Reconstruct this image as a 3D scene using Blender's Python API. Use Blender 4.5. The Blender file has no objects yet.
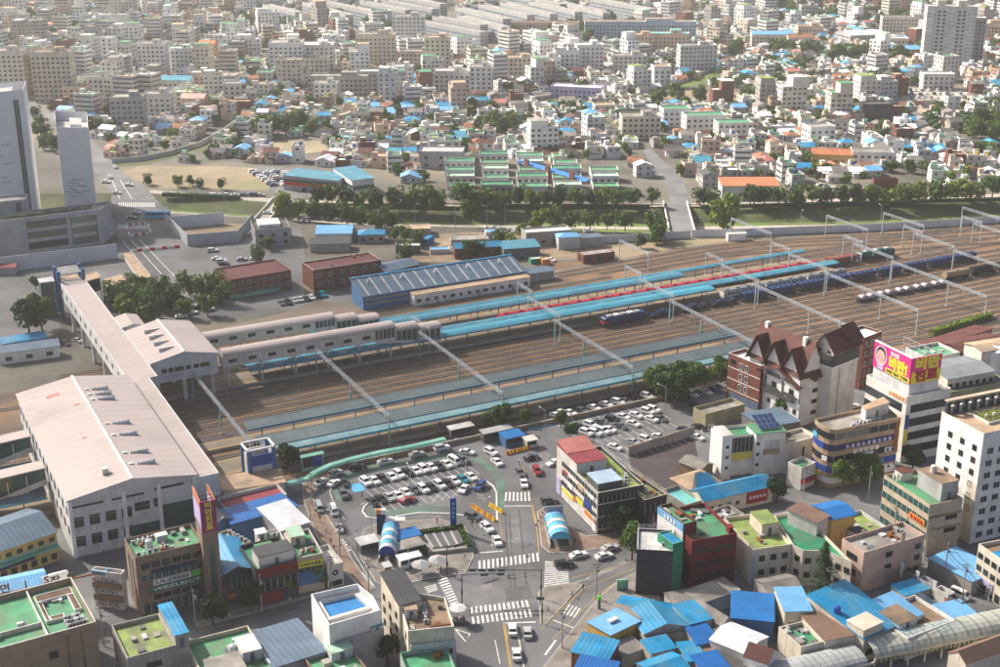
import bpy, math, random
from mathutils import Vector
rad = math.radians
SC = bpy.context.scene
COL = SC.collection
random.seed(7)
# ---------------------------------------------------------------- camera
CAM_H, PITCH, FPX = 157.4, 20.0, 1340.0
cam = bpy.data.cameras.new('camera')
cam.sensor_fit = 'HORIZONTAL'; cam.sensor_width = 36.0; cam.lens = 36.0 * FPX / 1000.0
cam.clip_start = 1.0; cam.clip_end = 30000.0
camo = bpy.data.objects.new('camera', cam); COL.objects.link(camo)
camo.location = (0, 0, CAM_H); camo.rotation_euler = (rad(90 - PITCH), 0, 0)
SC.camera = camo
# ---------------------------------------------------------------- sky and sun
SUN_AZ, SUN_EL = 57.0, 38.0          # azimuth measured from +Y towards -X
world = bpy.data.worlds.new('World'); SC.world = world
world.use_nodes = True
nt = world.node_tree
sky = nt.nodes.new('ShaderNodeTexSky'); sky.sky_type = 'NISHITA'; sky.sun_disc = False
sky.sun_elevation = rad(SUN_EL); sky.sun_rotation = rad(-SUN_AZ)
sky.dust_density = 4.5; sky.air_density = 0.7; sky.ozone_density = 0.4
bg = nt.nodes['Background']; bg.inputs['Strength'].default_value = 0.075
nt.links.new(sky.outputs[0], bg.inputs[0])
sun = bpy.data.lights.new('sun', 'SUN'); sun.energy = 4.5; sun.angle = rad(0.6); sun.color = (1.0, 0.92, 0.81)
suno = bpy.data.objects.new('sun', sun); COL.objects.link(suno)
suno.location = (-400, 500, 600)
sd = Vector((-math.sin(rad(SUN_AZ)) * math.cos(rad(SUN_EL)), math.cos(rad(SUN_AZ)) * math.cos(rad(SUN_EL)), math.sin(rad(SUN_EL))))
suno.rotation_euler = sd.to_track_quat('Z', 'Y').to_euler()
SC.view_settings.view_transform = 'Standard'; SC.view_settings.look = 'None'
SC.view_settings.exposure = 1.1; SC.view_settings.gamma = 1.0
SC.cycles.max_bounces = 6; SC.cycles.diffuse_bounces = 3; SC.cycles.glossy_bounces = 2
SC.cycles.transmission_bounces = 3; SC.cycles.volume_bounces = 1; SC.cycles.transparent_max_bounces = 48
SC.cycles.use_denoising = True
# ---------------------------------------------------------------- photo measurements -> ground
cP, sP = math.cos(rad(PITCH)), math.sin(rad(PITCH))
def G(x, y, z=0.0):
 """point at height z seen at photo position x, y (1000 px wide photo)"""
 a = (x - 500) / FPX; b = (333.5 - y) / FPX
 d = (a, cP + b * sP, -sP + b * cP); t = (CAM_H - z) / -d[2]
 return Vector((d[0] * t, d[1] * t, z))
def PX(p):
 dz = p[2] - CAM_H; zc = p[1] * cP - dz * sP; yc = p[1] * sP + dz * cP
 return 500 + FPX * p[0] / zc, 333.5 - FPX * yc / zc
AU = math.atan2(1, 1.9285)           # direction of the railway
UX, UY = math.cos(AU), math.sin(AU)
OU = G(480, 400)
def W(u, v, z=0.0):
 return Vector((OU.x + u * UX - v * UY, OU.y + u * UY + v * UX, z))
def UV(x, y, z=0.0):
 p = G(x, y, z); dx, dy = p.x - OU.x, p.y - OU.y
 return dx * UX + dy * UY, -dx * UY + dy * UX
# ---------------------------------------------------------------- materials
MATS = {}
def lin(c): return tuple((x / 12.92 if x <= .04045 else ((x + .055) / 1.055) ** 2.4) for x in c)
def mat(name, col, rough=.85, var=.16, scale=.25, metal=0.0, stain=None, stain_amt=.5, stain_scale=.18, ribs=0.0, rib_axis='X', rib_dark=.25, spec=.3, bump=0.0, streak=0.0, fine=3.0):
 """procedural: base colour broken up by two noises, optional stains, streaks and ribs"""
 m = bpy.data.materials.new(name); m.use_nodes = True
 n = m.node_tree.nodes; l = m.node_tree.links; p = n['Principled BSDF']
 p.inputs['Roughness'].default_value = rough; p.inputs['Metallic'].default_value = metal
 p.inputs['Specular IOR Level'].default_value = spec
 geo = n.new('ShaderNodeNewGeometry'); tc = n.new('ShaderNodeTexCoord')
 def noise(sc, det=4, src=None):
  t = n.new('ShaderNodeTexNoise'); t.inputs['Scale'].default_value = sc; t.inputs['Detail'].default_value = det
  l.new(src or geo.outputs['Position'], t.inputs['Vector']); return t
 def mix(fac, a, b):
  x = n.new('ShaderNodeMix'); x.data_type = 'RGBA'
  for s, val in ((x.inputs[0], fac), (x.inputs[6], a), (x.inputs[7], b)):
   if isinstance(val, (tuple, list)): s.default_value = (*val[:3], 1)
   elif isinstance(val, (int, float)): s.default_value = val
   else: l.new(val, s)
  return x.outputs[2]
 def ramp(src, lo, hi):
  r = n.new('ShaderNodeMapRange'); r.inputs[1].default_value = lo; r.inputs[2].default_value = hi
  l.new(src, r.inputs[0]); return r.outputs[0]
 dark = tuple(max(0, x * (1 - var)) for x in col); light = tuple(min(.92, x * (1 + var)) for x in col)
 c = mix(ramp(noise(scale).outputs[0], .32, .68), dark, light)
 if fine:
  f = ramp(noise(fine, 3).outputs[0], .3, .7)
  mm = n.new('ShaderNodeMath'); mm.operation = 'MULTIPLY_ADD'; mm.inputs[1].default_value = var * .8; mm.inputs[2].default_value = 1 - var * .4
  l.new(f, mm.inputs[0])
  v = n.new('ShaderNodeVectorMath'); v.operation = 'SCALE'; l.new(c, v.inputs[0]); l.new(mm.outputs[0], v.inputs[3]); c = v.outputs[0]
 if stain:
  s = ramp(noise(stain_scale, 6).outputs[0], .62 - stain_amt * .25, .70)
  c = mix(s, c, stain)
 if streak:
  mp = n.new('ShaderNodeMapping'); mp.inputs['Scale'].default_value = (1.6, 1.6, .12)
  l.new(geo.outputs['Position'], mp.inputs[0])
  s = ramp(noise(1.0, 4, mp.outputs[0]).outputs[0], .52, .75)
  sm = n.new('ShaderNodeMath'); sm.operation = 'MULTIPLY'; sm.inputs[1].default_value = streak; l.new(s, sm.inputs[0])
  c = mix(sm.outputs[0], c, tuple(x * .45 for x in col))
 if ribs:
  w = n.new('ShaderNodeTexWave'); w.wave_type = 'BANDS'; w.bands_direction = rib_axis
  w.inputs['Scale'].default_value = ribs * .21; l.new(tc.outputs['Object'], w.inputs['Vector'])
  s = ramp(w.outputs['Fac'], .78, .98)
  sm = n.new('ShaderNodeMath'); sm.operation = 'MULTIPLY'; sm.inputs[1].default_value = rib_dark; l.new(s, sm.inputs[0])
  c = mix(sm.outputs[0], c, tuple(x * .4 for x in col))
  b = n.new('ShaderNodeBump'); b.inputs['Strength'].default_value = .5; b.inputs['Distance'].default_value = .05
  l.new(w.outputs['Fac'], b.inputs['Height']); l.new(b.outputs[0], p.inputs['Normal'])
 elif bump:
  b = n.new('ShaderNodeBump'); b.inputs['Strength'].default_value = bump; b.inputs['Distance'].default_value = .08
  l.new(noise(2.2, 5).outputs[0], b.inputs['Height']); l.new(b.outputs[0], p.inputs['Normal'])
 l.new(c, p.inputs['Base Color'])
 MATS[name] = m; return m
def mt(x): return MATS[x] if isinstance(x, str) else x
# walls
mat('white', (.72, .71, .69), streak=.3); mat('off_white', (.60, .58, .54), streak=.4); mat('cream', (.60, .54, .44), streak=.4)
mat('beige', (.44, .37, .28), streak=.4); mat('tan_brown', (.33, .24, .16), streak=.3); mat('pinkish', (.50, .36, .30), streak=.5)
mat('grey', (.36, .36, .36), streak=.4); mat('light_grey', (.52, .53, .54), streak=.4); mat('dark_grey', (.12, .125, .13), streak=.3)
mat('charcoal', (.05, .05, .055)); mat('brick', (.16, .055, .038), streak=.3, fine=6); mat('maroon', (.17, .02, .022), streak=.3)
mat('purple_black', (.045, .04, .06)); mat('green_wall', (.02, .22, .11)); mat('concrete', (.34, .32, .29), streak=.6)
mat('tower_grey', (.33, .34, .37), streak=.2); mat('tower_white', (.70, .71, .73), var=.04); mat('peach', (.60, .43, .33), streak=.3)
mat('brown_tile', (.24, .17, .13), streak=.3, ribs=5.0, rib_axis='Z', rib_dark=.5); mat('blue_wall', (.06, .16, .33), streak=.3)
mat('sky_wall', (.35, .47, .58), streak=.3); mat('yellow_wall', (.55, .38, .12), streak=.3); mat('olive', (.30, .28, .17), streak=.3)
# roofs
mat('green_roof', (.06, .28, .14), var=.25, scale=.35, stain=(.13, .19, .11), stain_amt=.9, rough=.6)
mat('deep_green_roof', (.025, .22, .11), var=.3, scale=.4, stain=(.09, .17, .12), stain_amt=.8, rough=.6)
mat('moss_roof', (.23, .31, .08), var=.25, scale=.4, stain=(.14, .15, .10), stain_amt=.7)
mat('mint_roof', (.36, .52, .40), var=.15, stain=(.2, .28, .2), stain_amt=.4)
mat('blue_metal', (.012, .24, .47), rough=.5, var=.25, ribs=1.6, rib_dark=.22, stain=(.09, .27, .40), stain_amt=.8, streak=.35)
mat('deep_blue_metal', (.012, .12, .38), rough=.45, var=.15, ribs=2.2)
mat('sky_metal', (.16, .40, .66), rough=.45, var=.12, ribs=2.2)
mat('teal_metal', (.05, .27, .38), rough=.5, var=.12, ribs=1.6, rib_dark=.3)
mat('teal_blue_canopy', (.065, .225, .31), rough=.45, var=.12, ribs=.9, rib_dark=.25, stain=(.12, .33, .42), stain_amt=.5)
mat('post_teal', (.16, .29, .32), rough=.55, ribs=.9, rib_dark=.2, stain=(.22, .35, .37))
mat('slate_blue', (.10, .15, .21), rough=.5, var=.15, ribs=1.2, rib_dark=.35)
mat('slate', (.06, .062, .068), rough=.7, ribs=1.8); mat('grey_metal', (.20, .215, .225), rough=.55, ribs=1.8)
mat('grey_canopy', (.085, .115, .125), rough=.6, var=.2, scale=.1, ribs=.5, rib_dark=.2)
mat('red_metal', (.27, .05, .06), rough=.55, ribs=2.0); mat('salmon_metal', (.45, .17, .14), rough=.55, ribs=2.0)
mat('orange_metal', (.45, .17, .08), rough=.6, ribs=1.2); mat('brown_metal', (.20, .125, .09), rough=.6, ribs=1.8)
mat('choc_tile', (.10, .035, .028), rough=.7, var=.25, fine=5); mat('tan_roof', (.42, .30, .20), var=.15, stain=(.25, .2, .15))
mat('concrete_roof', (.30, .28, .25), var=.25, stain=(.15, .14, .12), stain_amt=.7); mat('brown_roof', (.24, .17, .11), var=.25, stain=(.12, .10, .08), stain_amt=.6)
mat('pale_roof', (.56, .55, .53), var=.12, stain=(.35, .34, .32), stain_amt=.4); mat('white_metal', (.66, .68, .70), rough=.5, ribs=1.6, rib_dark=.15)
mat('pink_roof', (.46, .395, .375), rough=.7, var=.05, scale=.06, ribs=.42, rib_dark=.10, rib_axis='Y', stain=(.37, .32, .30), stain_amt=.6, stain_scale=.06, streak=.12)
mat('dark_tile', (.10, .095, .09), var=.3, fine=5, ribs=1.5); mat('grey_tile', (.22, .205, .185), var=.3, fine=5, ribs=1.5, stain=(.12, .11, .1), stain_amt=.5)
mat('terracotta', (.26, .12, .07), var=.25, fine=4); mat('aqua_roof', (.16, .50, .50), var=.2, rough=.5, stain=(.2, .55, .42), stain_amt=.7)
mat('red_roof', (.11, .03, .03), rough=.6, var=.1)
# ground
mat('ground', (.10, .095, .08), var=.35, scale=.03, stain=(.19, .165, .12), stain_amt=.6, stain_scale=.02, fine=.6)
mat('asphalt', (.155, .157, .162), var=.25, scale=.06, stain=(.10, .10, .10), stain_amt=.6, stain_scale=.05, fine=2, rough=.9)
mat('asphalt_dark', (.05, .052, .056), var=.2, scale=.1, fine=2, rough=.9); mat('paving', (.24, .22, .20), var=.2, scale=.3, fine=2.5, stain=(.17, .15, .13))
mat('red_paving', (.24, .17, .13), var=.25, scale=.3, fine=2.5, stain=(.16, .13, .11)); mat('kerb', (.36, .34, .31), var=.15)
mat('paint_white', (.66, .66, .64), var=.15, fine=4, stain=(.3, .3, .3), stain_amt=.3, stain_scale=1.0); mat('paint_yellow', (.52, .32, .06), var=.2)
mat('paint_green', (.11, .20, .15), var=.25, scale=.2, stain=(.13, .14, .13), stain_amt=.8); mat('paint_blue', (.10, .38, .62), var=.15)
mat('ballast', (.18, .112, .065), var=.3, scale=.07, stain=(.075, .062, .056), stain_amt=.7, stain_scale=.05, fine=2.5)
mat('ballast_rust', (.29, .165, .08), var=.3, scale=.08, stain=(.13, .095, .07), stain_amt=.6, stain_scale=.06, fine=2.5)
mat('yard', (.15, .12, .095), var=.35, scale=.05, stain=(.23, .18, .13), stain_amt=.7, stain_scale=.04, fine=1.5)
mat('ballast_dark', (.06, .045, .036), var=.3, scale=.3, stain=(.10, .075, .055), stain_amt=.5, stain_scale=.1, fine=2.5)
mat('purple_bed', (.085, .068, .072), var=.25, scale=.07, stain=(.06, .05, .05), stain_amt=.5)
mat('platform', (.21, .175, .13), var=.2, scale=.2, stain=(.2, .17, .14)); mat('sleeper', (.17, .15, .13), var=.25)
mat('rail', (.42, .35, .28), rough=.35, metal=.6, var=.2); mat('sand', (.25, .195, .13), var=.25, scale=.05, stain=(.19, .19, .09), stain_amt=.6, stain_scale=.03, fine=.8)
mat('earth', (.24, .18, .12), var=.3, scale=.1, stain=(.16, .14, .09)); mat('grass', (.10, .16, .03), var=.4, scale=.08, stain=(.12, .115, .05), stain_amt=.6, stain_scale=.06, fine=1.2)
mat('bank', (.065, .085, .028), var=.4, scale=.1, stain=(.10, .085, .055), stain_amt=.6, stain_scale=.08, fine=1.0); mat('path', (.36, .33, .28), var=.12)
# fittings
mat('glass', (.018, .024, .028), rough=.12, spec=.5, var=.3, scale=.4); mat('window_dark', (.05, .058, .065), rough=.25, spec=.5, var=.3, scale=.4); mat('asphalt_worn', (.115, .112, .11), var=.2, fine=2, rough=.9); mat('asphalt_pale', (.20, .195, .19), var=.2, fine=2, rough=.9)
mat('green_glass', (.02, .075, .07), rough=.12, spec=.5, var=.3, scale=.3)
mat('frame', (.50, .50, .50)); mat('dark_frame', (.06, .06, .06)); mat('steel', (.42, .46, .50), rough=.5, metal=.2); mat('steel_white', (.33, .37, .41), rough=.5)
mat('post_green', (.12, .38, .33), rough=.5); mat('post_blue', (.04, .12, .28), rough=.5); mat('dark_metal', (.035, .038, .04), rough=.5)
mat('canopy_green', (.16, .40, .31), rough=.5, stain=(.25, .5, .4), stain_amt=.6); mat('yellow', (.62, .40, .02), rough=.5); mat('orange', (.60, .20, .03), rough=.5)
mat('sign_red', (.33, .02, .03), rough=.5); mat('sign_blue', (.02, .06, .30), rough=.5); mat('sign_navy', (.012, .018, .08), rough=.5)
mat('sign_cyan', (.08, .42, .60), rough=.5); mat('sign_green', (.02, .16, .10), rough=.5); mat('sign_white', (.68, .68, .68), rough=.5); mat('sign_pink', (.62, .03, .22), rough=.5, var=.05)
mat('sign_purple', (.22, .01, .10), rough=.5, var=.06); mat('sign_yellow', (.70, .60, .03), rough=.5, var=.05); mat('skin_tone', (.60, .36, .32), var=.04); mat('sign_lilac', (.45, .40, .62), rough=.5)
mat('bright_green', (.12, .55, .08)); mat('rust', (.22, .08, .03)); mat('solar', (.02, .04, .12), rough=.2, spec=.5); mat('tarp_blue', (.015, .15, .42), rough=.6)
mat('fence_white', (.60, .62, .66), var=.06, streak=.15); mat('fence_grey', (.38, .41, .44), var=.08, streak=.2); mat('barrier_red', (.55, .03, .02)); mat('soil', (.12, .075, .05), var=.4, fine=5)
mat('panel_translucent', (.40, .46, .42), rough=.45, ribs=.5, stain=(.48, .43, .34), stain_amt=.9, rib_dark=.4); mat('strip_pale', (.36, .38, .38)); mat('pool_blue', (.03, .20, .48), rough=.6, var=.08)
mat('train_white', (.55, .55, .52), rough=.4); mat('train_red', (.38, .02, .04), rough=.4); mat('train_blue', (.018, .045, .14), rough=.45, stain=(.03, .04, .09), stain_amt=.5); mat('train_navy', (.015, .025, .06), rough=.5)
mat('train_green', (.02, .10, .10), rough=.5); mat('train_black', (.02, .02, .022), rough=.5); mat('train_tan', (.30, .22, .14), rough=.5); mat('train_brick', (.22, .07, .05)); mat('container', (.40, .36, .42))
# cars
for nm, c in (('car_white', (.72, .72, .71)), ('car_silver', (.42, .43, .44)), ('car_black', (.015, .016, .018)), ('car_grey', (.09, .10, .11)), ('car_blue', (.02, .06, .20)), ('car_red', (.30, .012, .02)), ('car_teal', (.01, .22, .28))):
 mat(nm, c, rough=.22, spec=.6, var=.03)
mat('tyre', (.015, .015, .015)); mat('lamp_red', (.35, .02, .02), rough=.3); mat('lamp_white', (.7, .7, .65), rough=.2)
# plants
mat('bark', (.07, .05, .035)); mat('cloth_dark', (.03, .03, .04)); mat('cloth_blue', (.06, .09, .18)); mat('cloth_red', (.3, .05, .05)); mat('skin', (.42, .26, .19))
def leaf_mat(name, a, b):
 m = bpy.data.materials.new(name); m.use_nodes = True
 n = m.node_tree.nodes; l = m.node_tree.links; p = n['Principled BSDF']; p.inputs['Roughness'].default_value = .65
 p.inputs['Specular IOR Level'].default_value = .2
 g = n.new('ShaderNodeNewGeometry'); o = n.new('ShaderNodeObjectInfo'); mr = n.new('ShaderNodeMath'); mr.operation = 'MULTIPLY_ADD'
 t = n.new('ShaderNodeTexNoise'); t.inputs['Scale'].default_value = .8; l.new(g.outputs['Position'], t.inputs['Vector'])
 ad = n.new('ShaderNodeMath'); ad.operation = 'ADD'; l.new(g.outputs['Random Per Island'], mr.inputs[0]); mr.inputs[1].default_value = .6; l.new(t.outputs[0], mr.inputs[2])
 l.new(mr.outputs[0], ad.inputs[0]); l.new(o.outputs['Random'], ad.inputs[1])
 s = n.new('ShaderNodeMapRange'); s.inputs[1].default_value = .5; s.inputs[2].default_value = 1.9; l.new(ad.outputs[0], s.inputs[0])
 x = n.new('ShaderNodeMix'); x.data_type = 'RGBA'; x.inputs[6].default_value = (*a, 1); x.inputs[7].default_value = (*b, 1)
 l.new(s.outputs[0], x.inputs[0]); l.new(x.outputs[2], p.inputs['Base Color'])
 tr = n.new('ShaderNodeBsdfTranslucent'); l.new(x.outputs[2], tr.inputs[0]); ms = n.new('ShaderNodeMixShader'); ms.inputs[0].default_value = .25
 l.new(p.outputs[0], ms.inputs[1]); l.new(tr.outputs[0], ms.inputs[2]); l.new(ms.outputs[0], n['Material Output'].inputs[0])
 MATS[name] = m
leaf_mat('leaf', (.03, .075, .012), (.095, .16, .025)); leaf_mat('leaf_light', (.08, .14, .015), (.17, .23, .03)); leaf_mat('leaf_dark', (.016, .042, .013), (.045, .085, .02))
# ---------------------------------------------------------------- mesh builder
class MB:
 def __init__(s): s.v = []; s.f = []; s.m = []
 def poly(s, pts, mi=0):
  k = len(s.v); s.v += [tuple(p) for p in pts]; s.f.append(tuple(range(k, k + len(pts)))); s.m.append(mi)
 def box(s, x0, y0, z0, x1, y1, z1, mi=0, top=None, bottom=True):
  k = len(s.v); s.v += [(x0, y0, z0), (x1, y0, z0), (x1, y1, z0), (x0, y1, z0), (x0, y0, z1), (x1, y0, z1), (x1, y1, z1), (x0, y1, z1)]
  fs = [(0, 1, 5, 4), (1, 2, 6, 5), (2, 3, 7, 6), (3, 0, 4, 7), (4, 5, 6, 7)] + ([(3, 2, 1, 0)] if bottom else [])
  s.f += [tuple(i + k for i in f) for f in fs]; s.m += [mi] * 4 + [mi if top is None else top] + ([mi] if bottom else [])
 def prism(s, P, z0, z1, mi=0, top=None, bottom=False, cap=True):
  """P: outline seen from above, anticlockwise; z1 may be a list"""
  n = len(P); k = len(s.v); zs = z1 if isinstance(z1, (list, tuple)) else [z1] * n
  s.v += [(p[0], p[1], z0) for p in P] + [(p[0], p[1], z) for p, z in zip(P, zs)]
  for i in range(n):
   j = (i + 1) % n; s.f.append((k + i, k + j, k + n + j, k + n + i)); s.m.append(mi)
  if cap: s.f.append(tuple(range(k + n, k + 2 * n))); s.m.append(mi if top is None else top)
  if bottom: s.f.append(tuple(range(k + n - 1, k - 1, -1))); s.m.append(mi)
 def slab(s, pts, t, mi=0, side=None):
  """sheet through 3-D pts (anticlockwise from above), thickness t downwards"""
  n = len(pts); k = len(s.v)
  s.v += [(p[0], p[1], p[2]) for p in pts] + [(p[0], p[1], p[2] - t) for p in pts]
  s.f.append(tuple(range(k, k + n))); s.m.append(mi); sm = mi if side is None else side
  s.f.append(tuple(range(k + 2 * n - 1, k + n - 1, -1))); s.m.append(sm)
  for i in range(n):
   j = (i + 1) % n; s.f.append((k + i, k + n + i, k + n + j, k + j)); s.m.append(sm)
 def bar(s, p, q, w, h=None, mi=0):
  p = Vector(p); q = Vector(q); h = w if h is None else h; d = (q - p)
  if d.length < 1e-6: return
  d.normalize(); up = Vector((0, 0, 1)) if abs(d.z) < .95 else Vector((1, 0, 0))
  a = d.cross(up).normalized() * (w / 2); b = a.cross(d).normalized() * (h / 2); k = len(s.v)
  for c in (p, q): s.v += [tuple(c - a - b), tuple(c + a - b), tuple(c + a + b), tuple(c - a + b)]
  s.f += [tuple(i + k for i in f) for f in ((3, 2, 1, 0), (4, 5, 6, 7), (0, 1, 5, 4), (1, 2, 6, 5), (2, 3, 7, 6), (3, 0, 4, 7))]; s.m += [mi] * 6
 def cyl(s, x, y, z0, z1, r, n=8, mi=0, r1=None, top=None):
  r1 = r if r1 is None else r1; k = len(s.v)
  for z, q in ((z0, r), (z1, r1)): s.v += [(x + q * math.cos(6.2832 * i / n), y + q * math.sin(6.2832 * i / n), z) for i in range(n)]
  for i in range(n):
   j = (i + 1) % n; s.f.append((k + i, k + j, k + n + j, k + n + i)); s.m.append(mi)
  s.f.append(tuple(range(k + n, k + 2 * n))); s.m.append(mi if top is None else top)
 def mesh(s, name, mats):
  me = bpy.data.meshes.new(name); me.from_pydata(s.v, [], s.f)
  for m in mats: me.materials.append(mt(m))
  if len(mats) > 1: me.polygons.foreach_set('material_index', s.m)
  return me
 def build(s, name, mats, parent=None, loc=(0, 0, 0), rotz=0.0):
  return obj(name, s.mesh(name, mats if isinstance(mats, (list, tuple)) else [mats]), parent, loc, rotz)
def obj(name, me, parent=None, loc=(0, 0, 0), rotz=0.0, scale=None):
 o = bpy.data.objects.new(name, me); COL.objects.link(o)
 if parent is not None: o.parent = parent
 o.location = loc
 if rotz: o.rotation_euler = (0, 0, rotz)
 if scale: o.scale = scale if isinstance(scale, (tuple, list)) else (scale,) * 3
 return o
def tag(o, label=None, cat=None, group=None, kind=None):
 if label: o['label'] = label
 if cat: o['category'] = cat
 if group: o['group'] = group
 if kind: o['kind'] = kind
 return o
def thing(name, label, cat, loc=(0, 0, 0), rotz=0.0, group=None):
 return tag(obj(name, None, None, loc, rotz), label, cat, group)
def struct(o): o['kind'] = 'structure'; return o
def stuff(o): o['kind'] = 'stuff'; return o
def dup(root, loc, rotz=0.0, label=None, group=None, swap=None, scale=None):
 r = root.copy(); COL.objects.link(r); r.location = loc; r.rotation_euler = (0, 0, rotz)
 if scale: r.scale = scale if isinstance(scale, (tuple, list)) else (scale,) * 3
 if label: r['label'] = label
 if group: r['group'] = group
 for ch in root.children:
  c = ch.copy(); COL.objects.link(c); c.parent = r
  if swap and ch.data and ch.data.name in swap: c.data = swap[ch.data.name]
  for g in ch.children:
   d = g.copy(); COL.objects.link(d); d.parent = c
 return r
_txt = {}
def text_mesh(s, size, mats, depth=.06, bold=0.0):
 k = (s, size, str(mats), depth)
 if k in _txt: return _txt[k]
 cu = bpy.data.curves.new('lettering', 'FONT'); cu.body = s; cu.size = size; cu.align_x = 'CENTER'; cu.align_y = 'CENTER'
 cu.extrude = depth / 2; cu.offset = bold; cu.resolution_u = 2
 o = bpy.data.objects.new('lettering', cu); COL.objects.link(o)
 dg = bpy.context.evaluated_depsgraph_get(); me = bpy.data.meshes.new_from_object(o.evaluated_get(dg))
 bpy.data.objects.remove(o); bpy.data.curves.remove(cu)
 me.materials.clear(); me.materials.append(mt(mats)); _txt[k] = me
 return me
def lettering(s, size, m, parent, loc, rotz, bold=.02, name='lettering', fit=None, scx=1.0):
 """text standing on a vertical face; loc is its centre in the parent's frame"""
 if s[0] == '#':      # writing too small to read in the photo: plain marks
  n = int(s[1:]); b = MB(); w = fit or size * n; st = w / n
  for i in range(n): x = -w / 2 + st * (i + .5); q = min(st * .33, size * .4); b.box(x - q, -q * 1.1, -.03, x + q * (.2 + .8 * ((i * 5) % 3) / 2), q * 1.1, .03, 0); b.box(x + q * .5, -q * 1.1, -.03, x + q, q * .6, .03, 0)
  o = b.build(name, [m], parent, loc); o.rotation_euler = (rad(90), 0, rotz); return o
 me = text_mesh(s, size, m, bold=bold * size)
 o = obj(name, me, parent, loc); o.rotation_euler = (rad(90), 0, rotz)
 if fit and len(me.vertices):
  w = max(v.co.x for v in me.vertices) - min(v.co.x for v in me.vertices)
  if w > 0: scx = fit / w
 o.scale = (scx, 1, 1)
 return o
# ---------------------------------------------------------------- windows and roof fittings (shared meshes)
_win = {}
def win_mesh(w, h, style='frame'):
 k = (round(w, 2), round(h, 2), style)
 if k in _win: return _win[k]
 b = MB(); fr = {'frame': 'frame', 'dark': 'dark_frame', 'white': 'white', 'steel': 'steel'}.get(style, 'frame')
 t = .08; d = .10; x = w / 2
 b.poly([(-x + t, -.03, t), (x - t, -.03, t), (x - t, -.03, h - t), (-x + t, -.03, h - t)], 1)
 for x0, x1, z0, z1 in ((-x, -x + t, 0, h), (x - t, x, 0, h), (-x + t, x - t, 0, t), (-x + t, x - t, h - t, h)): b.box(x0, -d, z0, x1, 0, z1, 0, bottom=False)
 if w > 1.1:
  nm = max(1, int(w / 1.3))
  for i in range(1, nm + 1):
   xm = -x + w * i / (nm + 1); b.box(xm - .035, -.09, t, xm + .035, -.03, h - t, 0, bottom=False)
 _win[k] = b.mesh('window', [fr, 'glass']); return _win[k]
def tank_mesh(kind):
 k = ('tank', kind)
 if k in _win: return _win[k]
 b = MB(); b.box(-.8, -.8, 0, .8, .8, .25, 1); b.cyl(0, 0, .25, 1.75, .75, 10, 0); b.cyl(0, 0, 1.75, 2.0, .75, 10, 0, r1=.25)
 _win[k] = b.mesh('water_tank', [kind, 'concrete']); return _win[k]
def ac_mesh():
 if 'ac' in _win: return _win['ac']
 b = MB(); b.box(-.45, -.2, .12, .45, .2, 1.0, 0); b.box(-.4, -.18, 0, -.3, .18, .12, 1); b.box(.3, -.18, 0, .4, .18, .12, 1)
 b.cyl(0, 0, 1.0, 1.03, .16, 8, 1)
 n = 8; b.poly([(-.1 + .3 * math.cos(6.283 * i / n), -.205, .55 + .3 * math.sin(6.283 * i / n)) for i in range(n)], 1)
 _win['ac'] = b.mesh('air_conditioner', ['light_grey', 'dark_metal']); return _win['ac']
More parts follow.
